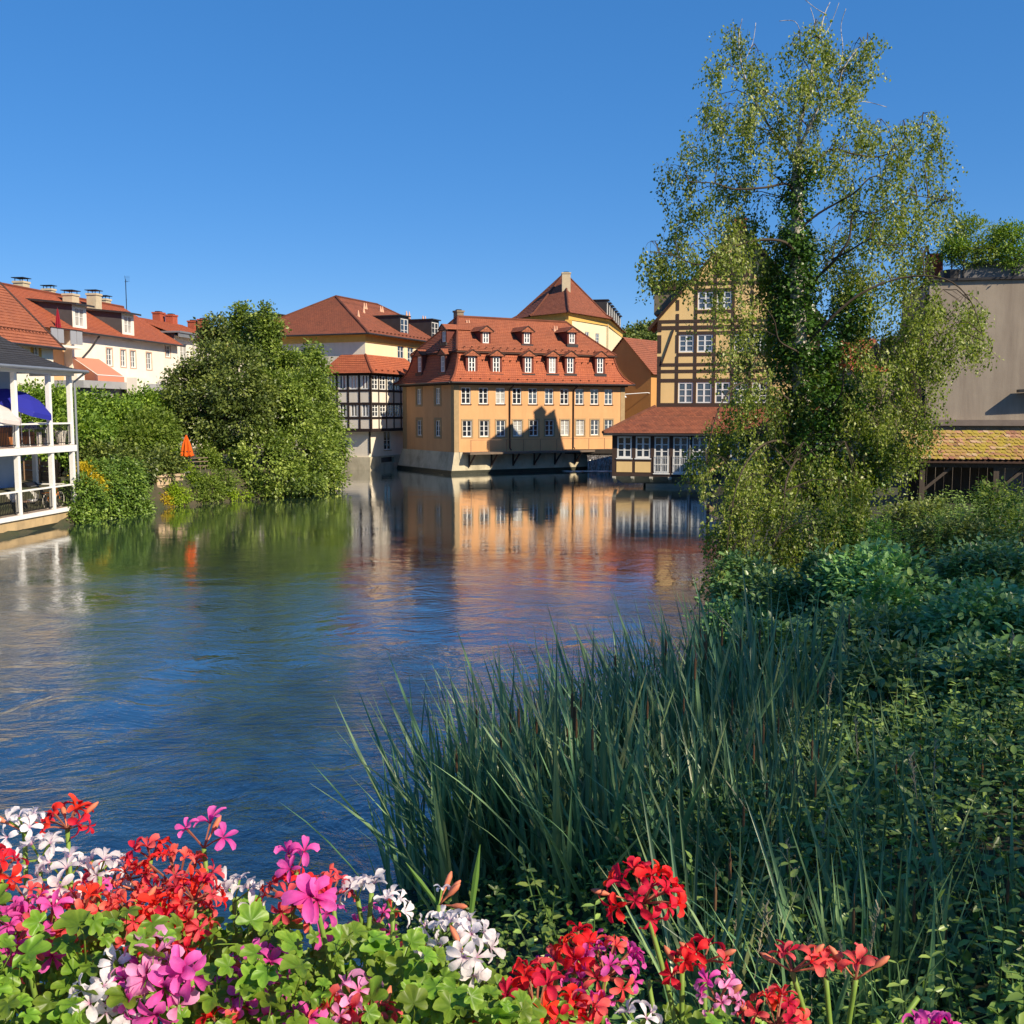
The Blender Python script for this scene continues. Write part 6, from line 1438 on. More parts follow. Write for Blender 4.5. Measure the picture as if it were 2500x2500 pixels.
# ------------------------------------------------------------------ right bank undergrowth, all in their shade
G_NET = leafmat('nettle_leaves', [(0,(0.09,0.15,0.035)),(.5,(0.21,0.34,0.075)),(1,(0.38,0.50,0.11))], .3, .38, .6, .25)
G_BRAM = leafmat('bramble_leaves', [(0,(0.075,0.15,0.05)),(.5,(0.17,0.32,0.09)),(1,(0.28,0.43,0.14))], .25, .36, .6, .25)
G_REED = leafmat('reed_leaves', [(0,(0.06,0.14,0.065)),(.5,(0.14,0.26,0.12)),(.9,(0.26,0.38,0.17)),(1,(0.38,0.38,0.18))], .2, .38, .6, .3)
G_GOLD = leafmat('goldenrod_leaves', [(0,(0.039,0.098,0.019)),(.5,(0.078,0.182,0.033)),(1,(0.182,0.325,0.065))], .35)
STEMG = plain('green_stem', (.06,.12,.03), .6, .2, 6, 0)
def herb_mesh(seed, H, n, lsz, mat, spread, tip=False):
    rg = np.random.default_rng(seed); st = MB(); P, A, N, S, T = [], [], [], [], []
    ns = 3 if not tip else 2
    for s in range(ns):
        lean = rg.normal(size=2)*spread; b0 = rg.normal(size=2)*.12; h = H*rg.uniform(.7,1.05)
        f = lambda z: np.array([b0[0]+lean[0]*(z/h)**1.5, b0[1]+lean[1]*(z/h)**1.5, z])
        st.tube([f(0)-np.array([0,0,.1]), f(h*.5), f(h)], [.009,.007,.004], 4)
        for i in range(n):
            z = h*(.12+.88*(i+1)/n); a = i*2.4+rg.uniform(0,.5); k = 2 if not tip else 3
            for j in range(k):
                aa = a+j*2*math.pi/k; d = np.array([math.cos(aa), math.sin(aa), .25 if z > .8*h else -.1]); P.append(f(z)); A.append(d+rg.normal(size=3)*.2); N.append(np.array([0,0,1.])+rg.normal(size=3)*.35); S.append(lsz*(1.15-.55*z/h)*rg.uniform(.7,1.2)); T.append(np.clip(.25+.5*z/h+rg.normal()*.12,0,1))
    return st.mesh('stem'), leaf_mesh('leaves', P, A, N, S, .5 if not tip else .22, .15, T, mat, seed, oval=True)
def stock(kind, seeds, *a, **k):
    out = []
    for s in seeds:
        st, lf = herb_mesh(s, *a, **k); st.materials.append(STEMG); out.append((st, lf))
    return out
NET = stock('n', range(5), .95, 10, .115, G_NET, .16); GOLD = stock('g', range(10,14), 1.25, 17, .14, G_GOLD, .1, tip=True)
def put(name, label, cat, group, ms, x, y, z, s, rz):
    st, lf = ms; o = link(name, st, None, None, loc=(x, y, z), rz=rz, label=label, category=cat, group=group); o.scale = (s, s, s)
    link('leaves', lf, None, o)
vr = random.Random(99)
def on_bank(): 
    while True:
        Y = vr.uniform(5.2, 33); X = vr.uniform(-4, .54*Y+1.5)
        d = float(sdist(np.array([X]), np.array([Y]))[0])
        if d > .5: return X, Y, d
cnt = 0
while cnt < 290:
    X, Y, d = on_bank()
    if vr.random() < (.35 if d < 2 else .0): continue
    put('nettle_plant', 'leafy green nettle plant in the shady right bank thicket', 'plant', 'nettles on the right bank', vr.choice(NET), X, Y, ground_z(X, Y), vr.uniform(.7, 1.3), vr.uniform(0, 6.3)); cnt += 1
for i in range(46):
    px, py = vr.uniform(1980, 2480), vr.uniform(1225, 1345); Y = vr.uniform(21.5, 28); q = at_y(px, py, Y)
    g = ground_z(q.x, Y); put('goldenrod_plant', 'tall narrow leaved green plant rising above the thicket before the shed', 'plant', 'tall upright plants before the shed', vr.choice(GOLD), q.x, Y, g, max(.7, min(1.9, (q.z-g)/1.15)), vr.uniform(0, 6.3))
def mound(label, px, py, Y, r, rz, mat, seed, clumps, per=22, size=.13, name='bramble_bush', cat='bush'):
    c_ = at_y(px, py, Y); g = ground_z(c_.x, Y); rr = r*Y/F; h = max(.75, c_.z-g+.45)
    o = thing(name, label, cat, (c_.x, Y, g), 0, None); rg = random.Random(seed)
    L = [(rg.uniform(-.7,.7)*rr, rg.uniform(-.7,.7)*rr, h*rg.uniform(.2,.65), rr*rg.uniform(.35,.65), rr*rg.uniform(.35,.65), h*rg.uniform(.35,.6)) for k in range(7)]
    p, ax, nr, sz, rn = foliage(L, clumps, per, .13, size, seed, .2, .8); p[:,2] = np.maximum(p[:,2], .02)
    nr = unit(nr*.5+np.array([0,-.2,1.0])); link('leaves', leaf_mesh('leaves', p, ax, nr, sz, .72, .18, rn, mat, seed, oval=True), None, o)
    st = MB()
    for l in L: st.tube([(0,0,-.1),(l[0]*.4,l[1]*.4,l[2]+l[5]*.9),(l[0],l[1],l[2]+l[5]*.95)], .009, 4)
    st.build('canes', STEMG, o)
B_ = [('bramble mound under the birch at the water edge',1800,1545,21,70,0),('bramble mound in front of the birch foot',1900,1480,20.5,100,0),('bramble mound right of the birch foot',2030,1440,20,110,0),
 ('bramble mound in the middle of the right bank',2160,1440,19,120,0),('bramble mound below the grey lattice',2420,1400,20,130,0),('bramble mound right of centre with dull seed heads',2300,1520,16,140,1),
 ('bramble mound at the right edge halfway down',2460,1540,14.5,150,0),('broad bramble mound behind the reeds',2080,1560,16,150,0),('low bramble mound by the reeds and water',1880,1620,15.5,110,0),
 ('dark bramble mound at right edge below the lattice',2480,1680,12,170,0),('bramble mound between reeds and right edge',2250,1700,12.5,160,0),('rose bush with pale leaves in front of the shed',2420,1240,26,70,2),('dark bush left of the shed posts',2260,1260,29,90,3),('leafy bush at the foot of the birch trunk',2080,1300,26,100,4),('small bush beside lattice left post',2340,1330,24,90,3),('bramble mound where the birch meets the water',1840,1430,24,80,0)]
for i, (lb, px, py, Y, r, kd) in enumerate(B_):
    mound(lb, px, py, Y, r, 0, [G_BRAM, G_NET, G_LIGHT, G_DARK, G_GOLD][kd], 400+i, 230 if r > 100 else 150, 24, .125 if kd in (0,1) else .10)
# low cover of leaves between the plants
P, A, N, S = [], [], [], []
crg = np.random.default_rng(44)
nC = 170000
X = crg.uniform(-4, 22, nC); X = np.where(crg.random(nC) < .5, crg.uniform(-3, 8, nC), X); Y = 4.5+28.5*crg.random(nC)**1.25; ok = X < .55*Y+1.6; X, Y = X[ok], Y[ok]; d = sdist(X, Y); ok = d > .25; X, Y, d = X[ok], Y[ok], d[ok]
Z = height(X, Y)+crg.random(len(X))**1.3*np.minimum(.75, .15+d*.22)
nn = len(X)
cov = leaf_mesh('ground_cover', np.stack([X,Y,Z],1), unit(crg.normal(size=(nn,3))*np.array([1,1,.35])), unit(crg.normal(size=(nn,3))*.4+np.array([0,-.15,1])), crg.uniform(.05,.12,nn), .55, .18, np.clip(crg.normal(.42,.2,nn)+.15*np.sin(X*1.3)*np.cos(Y*.9),0,1), G_NET, 4, oval=True)
link('ground_cover', cov, None, None, label='low mixed green leaves covering the shady bank', category='undergrowth', kind='stuff')

# cattails: clumps of long folded blades
def blade(mb, rn_list, b0, az, H, lean, w, bend, rv, nseg=7):
    d = V((math.cos(az), math.sin(az), 0)); s = V((-d.y, d.x, 0)); i0 = len(mb.v)
    for k in range(nseg+1):
        f = k/nseg; x = lean*f+bend*f**3; z = H*(f-.28*abs(bend)/max(H,.1)*f**3)
        c = V(b0)+d*x+V((0,0,z)); ww = w*(1-.1*f)*(1 if f < .55 else max(.04, 1-((f-.55)/.45)**1.6)); tw_ = s*math.cos(f*1.2)+d*math.sin(f*1.2)*.5
        mb.v += [tuple(c-tw_*ww), tuple(c+d*ww*.35), tuple(c+tw_*ww)]
    for k in range(nseg):
        a = i0+k*3
        mb.f += [(a,a+1,a+4,a+3),(a+1,a+2,a+5,a+4)]; mb.uv += [None,None]
    rn_list += [rv]*(3*(nseg+1))
CAT = []
for s in range(7):
    r = random.Random(800+s); mb = MB(); rl_ = []
    for k in range(10):
        az = r.gauss(math.pi-.2, 1.6); blade(mb, rl_, (r.gauss(0,.16), r.gauss(0,.16), -.2), az, r.uniform(1.3,2.45), r.uniform(.1,1.35), r.uniform(.020,.040), r.choice([0,.1,.2,.6,1.2])*r.random(), r.random())
    me = mb.mesh('blades'); a = me.attributes.new('rnd','FLOAT','POINT'); a.data.foreach_set('value', np.array(rl_, np.float32)); me.materials.append(G_REED); CAT.append(me)
sp = MB().tube([(0,0,-.2),(0.02,0,1.0),(.05,0,1.62)], [.006,.005,.004], 5); spm = sp.mesh('stalk'); spm.materials.append(STEMG)
hd = MB().lathe([(.004,1.45),(.012,1.47),(.013,1.62),(.010,1.65),(.003,1.66),(.002,1.78)], (.045,0,0), 8); hdm = hd.mesh('brown_spike'); hdm.materials.append(plain('cattail_brown', (.13,.07,.035), .9, .2, 20))
def cattail(x, y, s, i):
    z = max(-.25, min(.6, ground_z(x, y)))
    o = link('cattail_clump', vr.choice(CAT), None, None, loc=(x, y, z), rz=vr.uniform(-.6,.6), label='clump of long dark green cattail blades at the near right waterside', category='cattail', group='cattail clumps along the right bank'); o.scale = (s, s, s*vr.uniform(.9,1.1))
    if i % 3 == 0:
        a = link('stalk', spm, None, o, rz=vr.uniform(0,6)); link('spike', hdm, None, a)
shore = [(-1.0,8.0),(-1.3,9.4),(-.8,10.6),(-.1,11.6),(.7,12.8),(1.6,14.1),(2.2,15.2)]
k = 0
for i in range(200):
    f = vr.random()**.8*(len(shore)-1); j = min(len(shore)-2, int(f)); a, b_ = V(shore[j]), V(shore[j+1]); q = a.lerp(b_, f-j)
    nrm_ = V((b_.y-a.y, -(b_.x-a.x))).normalized(); off = vr.choice([vr.uniform(-.35,1.0), vr.uniform(0,2.4), vr.uniform(.4,4.0)]); q = q+nrm_*off
    if q.y < 6.6 or 1250+2500*q.x/q.y < 985 or (q.y < 9.2 and q.x < .3): continue
    cattail(q.x, q.y, vr.uniform(.8,1.12)*(1.0 if off < 3 else .85), i)
for i in range(95):
    px = vr.uniform(1650, 2540); py = vr.uniform(1760, 2480); q = at_z(px, py, 1.3); cattail(q.x, q.y, vr.uniform(.6,.85), i)
# pale dry grass panicles
PAN = MB(); 
PAN.tube([(0,0,0),(.03,0,.7),(.12,0,1.15)], .0035, 4)
r = random.Random(2)
for k in range(26):
    f = k/26; z = .78+.4*f; PAN.bar((.05+.09*f,0,z),(.05+.09*f+r.gauss(0,.02),r.gauss(0,.02),z+.045), .008, .004)
pnm = PAN.mesh('grass_stalk'); pnm.materials.append(plain('dry_grass', (.34,.30,.20), .9))
for i in range(16):
    px = vr.uniform(1500, 2490); py = vr.uniform(1650, 2400); q = at_z(px, py, 1.6); g = ground_z(q.x, q.y)
    link('dry_grass_stalk', pnm, None, None, loc=(q.x, q.y, g), rz=vr.uniform(0,6.3), label='thin pale dry grass stalk among the reeds', category='grass stalk', group='dry grass stalks in the reeds').scale = (.8,.8,vr.uniform(.75,1.0))
# ================================================================== geraniums in the planter on the bridge railing
PETAL = {
 'red': leafmat('red_petals', [(0,(.42,.010,.02)),(.4,(.76,.016,.020)),(1,(.86,.045,.04))], .42, .6, .2, .22, 170),
 'salmon': leafmat('coral_petals', [(0,(.50,.03,.05)),(.4,(.80,.085,.085)),(1,(.88,.19,.16))], .42, .6, .2, .22, 170),
 'magenta': leafmat('magenta_petals', [(0,(.42,.012,.12)),(.35,(.74,.07,.36)),(1,(.84,.17,.54))], .42, .6, .2, .22, 170),
 'pink': leafmat('pink_petals', [(0,(.55,.06,.16)),(.35,(.78,.25,.50)),(1,(.84,.42,.66))], .42, .6, .2, .22, 170),
 'white': leafmat('white_petals', [(0,(.55,.20,.38)),(.3,(.80,.72,.75)),(1,(.86,.83,.84))], .42, .6, .2, .22, 170)}
G_GER = leafmat('geranium_leaves', [(0,(.05,.12,.012)),(.5,(.13,.25,.022)),(1,(.26,.40,.05))], .35, .42, .4, .35, 90)
GST = plain('geranium_stem', (.17,.27,.045), .55, .15, 20, 0)
REDST = plain('reddish_pedicel', (.28,.10,.06), .55, .2, 20, 0)
BUDM = plain('orange_bud', (.55,.17,.09), .6, .2, 30, 0)
def floret_mesh(col, seed):
    r = random.Random(seed); vs, fs, rv = [], [], []
    for ang, k in ((-.42,1.05),(.42,1.05),(1.75,1.0),(math.pi,1.05),(-1.75,1.0)):
        ang += r.uniform(-.18,.18); Lp = .0225*k*r.uniform(.85,1.12); Wp = .0050*k*r.uniform(.75,1.2); e = R(r.uniform(45,72)); curl = R(r.uniform(50,140)); tw = r.uniform(-.9,.9)
        d = V((math.cos(ang), math.sin(ang), 0)); s = V((-d.y, d.x, 0)); p = V((0,0,0)); i0 = len(vs); rows = (.12,.24,.46,.78,1.0,.95,.5)
        for j, wv in enumerate(rows):
            tt = j/(len(rows)-1); a = e-curl*tt**1.3
            if j: p = p+(d*math.cos(a)+V((0,0,1))*math.sin(a))*(Lp/(len(rows)-1))
            nrm = d*-math.sin(a)+V((0,0,1))*math.cos(a); ss = (s*math.cos(tw*tt)+nrm*math.sin(tw*tt))
            for q in (-1,-.5,0,.5,1):
                notch = 0
                vs.append(tuple(p+ss*(wv*Wp*q)+nrm*(.0022*abs(q)**2*wv+r.uniform(-.0006,.0006)))); rv.append(min(1,max(0,tt+r.uniform(-.08,.08))))
        n = 5
        for j in range(len(rows)-1):
            for q in range(n-1): a = i0+j*n+q; fs.append((a,a+1,a+n+1,a+n))
    me = bpy.data.meshes.new('floret'); me.from_pydata(vs, [], fs); me.polygons.foreach_set('use_smooth', [True]*len(fs))
    a = me.attributes.new('rnd','FLOAT','POINT'); a.data.foreach_set('value', np.array(rv, np.float32)); me.materials.append(PETAL[col]); return me
FLO = {c: [floret_mesh(c, 40*i+j) for j in range(5)] for i, c in enumerate(PETAL)}
def gleaf_mesh(seed):
    r = random.Random(seed); n = 35; ctr = (0, .004, 0); vs = [ctr]; fs = []; rv = [.35]; rings = (.35,.7,1.0)
    lobes = r.uniform(4.6,5.2); ph = r.uniform(-.1,.1); cup = r.uniform(.1,.5)
    for g in rings:
        for k in range(n):
            th = -math.pi/2+R(18)+(2*math.pi-R(36))*k/(n-1)
            u = k/(n-1); rad = .026*(.74+.30*math.sin(math.pi*u)**.6)*(1+.24*(1-2*abs(math.sin(u*lobes*math.pi+ph))**.8)*-1*(g**2))*(1+.03*math.sin(u*60)*(g == 1.0))
            x, y = rad*g*math.cos(th), rad*g*math.sin(th)+.008*g
            z = cup*.010*g*g+.0035*math.cos(u*lobes*2*math.pi)*g*g+r.uniform(-.0008,.0008)
            vs.append((x,y,z)); rv.append(min(1,max(0,.35+.45*g*g+r.uniform(-.12,.12))))
    for k in range(n-1): fs.append((0,1+k,2+k))
    for g in range(2):
        for k in range(n-1): a = 1+g*n+k; fs.append((a,a+n,a+n+1,a+1))
    b = len(vs); m_ = MB(); m_.tube([(0,.002,-.0005),(.002,-.008,-.012),(.004,-.012,-.06)], [.0011,.0013,.0016], 5)
    vs += m_.v; rv += [.75]*len(m_.v); fs += [tuple(b+i for i in f) for f in m_.f]
    me = bpy.data.meshes.new('leaf'); me.from_pydata(vs, [], fs); me.polygons.foreach_set('use_smooth', [True]*len(fs))
    a = me.attributes.new('rnd','FLOAT','POINT'); a.data.foreach_set('value', np.array(rv, np.float32)); me.materials.append(G_GER); return me
GLEAF = [gleaf_mesh(s) for s in range(9)]
# planter trough, railing and bridge deck
ZS = 4.20
pl = thing('planter_trough', 'long brown flower trough hung on the bridge railing under the geraniums', 'planter', (0, .93, ZS-.22))
TERR = plain('trough_brown', (.16,.08,.05), .7)
MB().box(-.95,1.15,-.16,-.145,0,.22).box(-.95,1.15,.145,.16,0,.22).box(-.95,-.935,-.1445,.1445,0,.22).box(1.135,1.15,-.1445,.1445,0,.22).box(-.9345,1.1345,-.1445,.1445,0,.015).build('trough', TERR, pl)
MB().box(-.934,1.134,-.144,.144,.016,.19).build('soil', plain('potting_soil', (.03,.022,.016), .95, .3, 30, .6), pl)
ra = thing('bridge_railing', 'dark iron bridge railing below the flower trough', 'railing', (0, .70, 3.3))
MB().box(-4,4,-.03,.03,.92,.98).build('top_rail', BLACKIRON, ra)
for k in range(33): MB().box(-4+k*.25-.01,-4+k*.25+.01,-.01,.01,0,.92).build('baluster', BLACKIRON, ra)
dk = thing('bridge_deck', 'stone bridge deck under the camera', 'bridge', (0, 0, 0)); MB().box(-30, 8.5, -4.5, .85, 2.7, 3.3).build('deck', CONCRETE, dk)
PX = [-.60,-.45,-.30,-.14,.02,.18,.36,.56,.78]
PL = ['leftmost geranium with white and scarlet flowers','geranium second from left with coral and magenta heads','geranium third from left with large pink florets','geranium left of centre with tall coral head under two magenta florets','geranium with magenta florets and leafy shoots left of the white one',
      'geranium with white florets and orange buds at centre','geranium with big scarlet head low in the middle','geranium with tallest scarlet head and magenta head beside it','rightmost geranium with thin coral florets on long pedicels']
plants = []
for x, lb in zip(PX, PL): plants.append(thing('geranium_plant', lb, 'geranium', (x, .95, ZS-.03)))
def plant_of(x): return plants[min(range(len(PX)), key=lambda i: abs(PX[i]-x))]
gr = random.Random(17)
def head(px, py, r, col, n, D=1.0, up=(0,0,1), spread=1.25, col2=None, buds=0, size=1.0, hang=0, stemtop=None):
    c = at_y(px, py, D); rm = r*D/F; pn = plant_of(c.x); base = pn.location
    up = V(up).normalized(); node = c-up*rm*.62; rel = node-V(base)
    st = MB(); low = V((rel.x*.25+gr.uniform(-.02,.02), gr.uniform(-.05,.05), 0)); low.x = max(low.x, -.93-base.x+.0)
    mid = low.lerp(rel, .55)+V((gr.uniform(-.012,.012), gr.uniform(-.01,.01), .02))
    st.tube(smooth_path([low, mid, rel], 4), [.0030]*4+[.0026]*4+[.0028], 6)
    dirs = []
    for k in range(n):
        z = 1-(k+.5)/n*(1-math.cos(spread)); a = k*2.39996+gr.uniform(-.25,.25); s_ = math.sqrt(max(0,1-z*z)); dirs.append(V((s_*math.cos(a), s_*math.sin(a), z)))
    q = up.to_track_quat('Z','Y'); pd = MB(); tips = []
    for d in dirs:
        d = q @ d; ln = rm*gr.uniform(.72,1.0); tip = rel+d*ln+V((0,0,-.12*ln*(1-d.z))); tips.append((tip, d))
        pd.tube([rel, rel.lerp(tip,.55)+V((0,0,.1*ln*(1-d.z))), tip], [.0011,.0010,.0014], 4, False)
    hd = st.build('flower_stalk', GST, pn, smooth=True); pd.build('pedicels', REDST if col != 'white' else GST, hd)
    for tip, d in tips:
        cc = col2 if (col2 and gr.random() < .4) else col
        ax = (d+V((gr.gauss(0,.22), gr.gauss(0,.22), gr.gauss(0,.15)))).normalized(); qq = ax.to_track_quat('Z','Y') @ Matrix.Rotation(gr.uniform(0,6.28),3,'Z').to_quaternion()
        o = link('floret', gr.choice(FLO[cc]), None, hd, loc=tip, rot=qq.to_euler()); s_ = size*gr.uniform(.55,.92); o.scale = (s_,s_,s_)
    for k in range(buds):
        a = gr.uniform(0,6.28); d = V((math.cos(a)*.7, math.sin(a)*.4, gr.uniform(.1,.8) if not hang else -gr.uniform(.4,1))).normalized(); e = rel+d*rm*gr.uniform(.55,.95)
        MB().tube([rel, rel.lerp(e,.6), e, e+d*.006, e+d*.014, e+d*.019], [.0009,.0009,.0012,.0032,.0030,.0008], 6).build('bud', BUDM if not hang else GST, hd, smooth=True)
TC = V((.05,-.5,.85)); TL = V((-.3,-.4,.85))
H = [ # px, py, r, colour, n, depth, axis, spread, second colour, buds, size
 (165,1990,62,'red',7,1.10,(.1,-.1,1),1.5,None,2,.95),(55,2000,55,'white',6,1.05,(-.1,0,1),1.4,None,1,.9),(100,2075,55,'white',5,1.02,(.2,-.3,.9),1.4,None,0,1.0),(150,2130,75,'white',8,1.0,(0,-.5,.9),1.3,None,0,1.1),
 (-5,2110,55,'red',6,.98,(0,-.4,.9),1.3,None,0,1.0),(110,2235,110,'salmon',14,.95,(0,-.2,1),1.5,'magenta',0,.95),(15,2265,85,'magenta',10,.93,(-.2,-.4,.9),1.4,None,0,1.0),
 (270,2120,80,'salmon',11,1.08,(0,-.1,1),1.4,'white',1,.85),(225,2175,60,'salmon',8,1.02,(.1,-.3,1),1.4,'magenta',0,.85),(335,2145,60,'salmon',7,1.04,(.1,-.2,1),1.4,None,1,.85),
 (430,2115,105,'salmon',15,1.02,(0,-.1,1),1.5,'red',0,.9),(430,2215,95,'red',12,.98,(0,-.35,.9),1.6,'salmon',0,.95),(500,2030,72,'magenta',3,1.05,(.1,-.05,1),.95,None,1,1.05),(395,2245,70,'red',8,.96,(-.2,-.5,.8),1.4,None,0,.9),
 (575,2170,58,'white',4,1.03,(.1,0,1),1.1,None,0,1.0),(715,2165,92,'salmon',12,1.0,(0,-.2,1),1.4,'red',1,.9),(722,2095,62,'magenta',3,1.0,(0,-.05,1),1.0,None,0,.95),(690,2215,70,'magenta',6,.94,(0,-.7,.6),1.2,None,0,1.15),(768,2195,34,'magenta',2,.90,(.15,-.9,.35),.5,None,0,1.35),(815,2160,55,'salmon',6,1.02,(.2,-.1,1),1.3,None,0,.85),
 (365,2330,70,'pink',4,.86,(-.1,-.5,.9),1.1,None,0,1.25),(385,2415,90,'magenta',9,.84,(.1,-.8,.5),1.3,'pink',0,1.15),(458,2372,32,'magenta',2,.84,(.1,-.9,.3),.5,None,0,1.2),(300,2390,60,'pink',5,.86,(-.4,-.6,.7),1.2,'magenta',0,1.0),
 (215,2440,62,'white',6,.84,(-.2,-.7,.4),1.3,None,0,1.1),(285,2350,50,'white',3,.88,(-.3,-.4,.8),1.0,None,0,.95),(300,2475,48,'white',4,.84,(0,-.6,.7),1.2,None,0,.95),
 (640,2370,95,'magenta',11,.88,(0,-.5,.9),1.4,None,1,.95),(660,2440,80,'magenta',7,.84,(.1,-.8,.5),1.3,'pink',0,1.15),(590,2420,50,'magenta',4,.86,(-.4,-.6,.6),1.2,None,0,1.0),
 (870,2170,45,'white',3,1.02,(-.1,0,1),1.0,None,0,1.05),(910,2165,30,'white',2,1.02,(.2,-.1,1),.6,None,0,1.05),(965,2205,45,'white',4,1.0,(.3,-.2,.9),1.1,None,0,.95),(920,2235,55,'magenta',6,1.04,(0,-.2,1),1.3,'salmon',0,.8),
 (1075,2180,52,'white',1,1.02,(.1,0,1),.6,None,4,.6),(1070,2260,62,'white',5,.98,(-.3,-.2,.9),1.3,None,0,1.05),(1125,2275,72,'white',7,.95,(.1,-.5,.8),1.4,None,0,1.15),(1170,2285,45,'white',3,.95,(.5,-.2,.8),1.0,None,0,1.1),(1150,2340,45,'white',3,.92,(.4,-.7,.3),.9,None,1,1.1),
 (860,2425,55,'pink',4,.86,(-.1,-.5,.9),1.1,'salmon',0,1.1),(820,2480,60,'salmon',6,.84,(-.2,-.5,.8),1.3,'pink',0,1.0),(930,2480,50,'salmon',4,.85,(.2,-.3,1),1.1,None,1,1.0),
 (1310,2435,135,'red',22,.90,(0,-.25,1),1.6,None,0,1.05),(1245,2460,70,'red',8,.88,(-.4,-.4,.8),1.4,None,0,1.0),(1350,2350,62,'magenta',6,.98,(-.2,-.1,1),1.3,'salmon',0,.85),
 (1480,2335,105,'magenta',18,.96,(0,-.15,1),1.5,'salmon',0,.95),(1405,2295,55,'red',6,.98,(-.3,-.1,1),1.2,None,0,1.0),(1575,2150,105,'red',18,1.0,(0,-.12,1),1.5,None,1,.95),
 (1660,2350,50,'red',4,.98,(-.2,-.2,.9),1.2,None,1,.95),(1725,2320,55,'salmon',3,1.0,(.2,-.1,1),1.1,'red',3,.95),(1755,2420,65,'pink',9,.92,(0,-.3,1),1.4,'magenta',1,.8),(1900,2465,88,'salmon',12,.92,(0,-.2,1),1.5,'red',1,.9),
 (1935,2335,66,'salmon',3,.96,(0,0,1),1.25,'red',3,1.05),(2010,2355,55,'salmon',2,.96,(-.2,0,1),.7,None,0,1.15),(2100,2360,60,'salmon',2,.95,(.3,0,1),.6,None,2,1.2),(1560,2490,50,'white',4,.88,(0,-.4,.9),1.3,None,0,1.0),(2255,2505,45,'magenta',3,.92,(-.1,-.2,1),1.0,None,0,.95),(2310,2510,35,'magenta',2,.92,(.2,-.2,1),.8,None,0,.95),
 (1430,2480,60,'salmon',6,.9,(.1,-.3,1),1.3,'magenta',0,.9),(540,2500,60,'salmon',5,.84,(0,-.5,.9),1.3,'red',0,.9),(740,2500,55,'magenta',5,.84,(0,-.5,.9),1.3,None,0,.95),(60,2330,50,'salmon',4,.9,(0,-.4,.9),1.2,None,1,.8)]
H += [(200,2200,70,'salmon',9,.97,(0,-.3,.9),1.5,'red',0,.9),(320,2215,70,'salmon',8,.97,(.1,-.3,.9),1.5,None,1,.85),(480,2165,75,'salmon',9,.97,(.2,-.2,.9),1.5,'red',0,.85),(60,2180,60,'magenta',6,.97,(0,-.3,.9),1.4,'salmon',0,.85),
 (365,2070,50,'red',6,1.05,(-.1,0,1),1.4,'salmon',0,.85),(780,2240,50,'magenta',4,.96,(0,-.5,.8),1.2,None,0,.85),(240,2110,45,'white',4,1.0,(0,-.3,1),1.2,None,0,.9),(0,2200,60,'magenta',6,.93,(0,-.5,.9),1.3,None,0,.95),(620,2185,45,'white',3,1.02,(0,-.2,1),1.2,None,0,.9),(470,2270,55,'salmon',5,.94,(0,-.4,.9),1.4,'red',0,.8),(1010,2320,40,'magenta',4,.98,(0,-.2,1),1.3,'salmon',0,.7)]
H = [h for h in H if (h[0],h[1]) not in ((660,2440),(0,2200),(690,2215),(1245,2460))]
for h in H: head(*h)
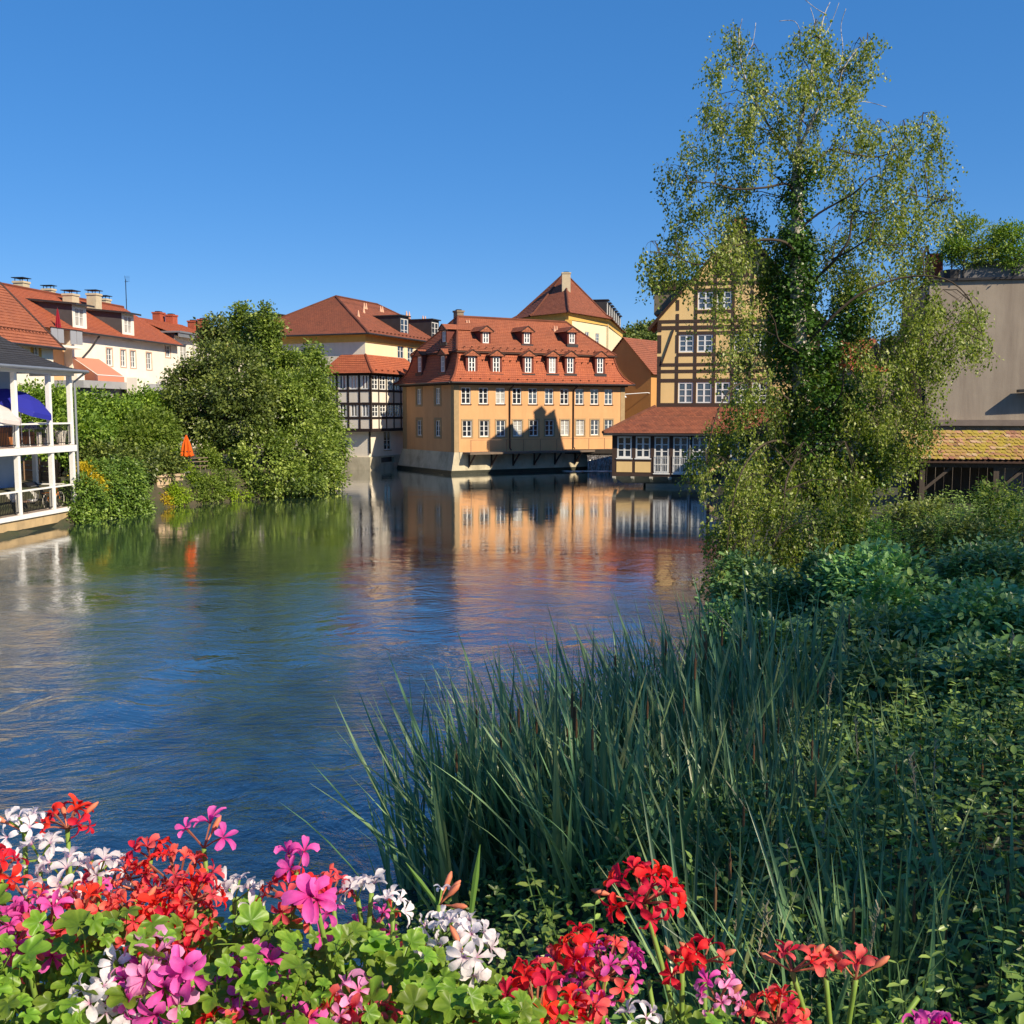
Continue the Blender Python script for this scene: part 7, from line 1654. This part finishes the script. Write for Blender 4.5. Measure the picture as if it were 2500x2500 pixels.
# foliage: leaves fill the lower edge, thinning to the right
top_pts = [(-80,2170),(150,2230),(320,2190),(520,2230),(600,2190),(760,2260),(900,2240),(1020,2270),(1200,2360),(1300,2420),(1480,2450),(1700,2440),(1900,2490),(2150,2510),(2300,2540)]
def ytop(px):
    for (a, ya), (b_, yb) in zip(top_pts, top_pts[1:]):
        if a <= px <= b_: return ya+(yb-ya)*(px-a)/(b_-a)
    return 2540
nl = 0
while nl < 1300:
    px = gr.uniform(-80, 2250) if gr.random() < .25 else gr.uniform(-80, 1300); yt = ytop(px)+25; py = gr.uniform(yt, 2610); 
    D = gr.uniform(.85, 1.17)-.07*(py-2300)/300; c = at_y(px, py, D); pn = plant_of(c.x)
    nrm = (V((.30,-.35,.85))+V((gr.gauss(0,.42), gr.gauss(0,.38), gr.gauss(0,.3)))).normalized()
    qq = nrm.to_track_quat('Z','Y') @ Matrix.Rotation(gr.uniform(0,6.28),3,'Z').to_quaternion()
    o = link('leaf', gr.choice(GLEAF), None, pn, loc=c-V(pn.location), rot=qq.to_euler()); s_ = gr.choice([gr.uniform(.22,.42), gr.uniform(.34,.6)]); o.scale = (s_,s_,s_); nl += 1
for pn in plants:                          # branching green stems that carry the leaves
    for k in range(7):
        a = V((gr.uniform(-.05,.05), gr.uniform(-.08,.05), 0)); b_ = V((gr.uniform(-.10,.10), gr.uniform(-.14,.14), gr.uniform(.12,.24))); 
        MB().tube(smooth_path([a, a.lerp(b_,.5)+V((0,0,.03)), b_], 3), .0028, 5).build('stem', GST, pn, smooth=True)
# two sunlit reed blades that rise behind the white geranium
for (px0, py0, px1, py1, D, lb) in ((1152,2215,1172,2062,5.4,'single sunlit reed blade standing upright behind the white geranium'),(1055,2190,990,2105,5.6,'single sunlit reed blade leaning left behind the white geranium')):
    a, b_ = at_y(px0, py0, D), at_y(px1, py1, D); g = max(0, ground_z(a.x, D)); mb = MB(); rl_ = []
    base = a-(b_-a).normalized()*((a.z-g)/max(.2,(b_-a).normalized().z)); pts = [base, a, a.lerp(b_,.5), b_]
    for k, (p, w_) in enumerate(zip(pts, (.012,.014,.017,.002))): mb.v += [tuple(V(p)-V((w_,0,0))-base), tuple(V(p)-V((0,w_*.4,0))-base), tuple(V(p)+V((w_,0,0))-base)]
    for k in range(3):
        i = k*3; mb.f += [(i,i+1,i+4,i+3),(i+1,i+2,i+5,i+4)]; mb.uv += [None,None]
    me = mb.mesh('reed_blade'); at_ = me.attributes.new('rnd','FLOAT','POINT'); at_.data.foreach_set('value', np.full(12,.9,np.float32)); me.materials.append(G_GOLD)
    link('reed_blade', me, None, None, loc=base, label=lb, category='reed')
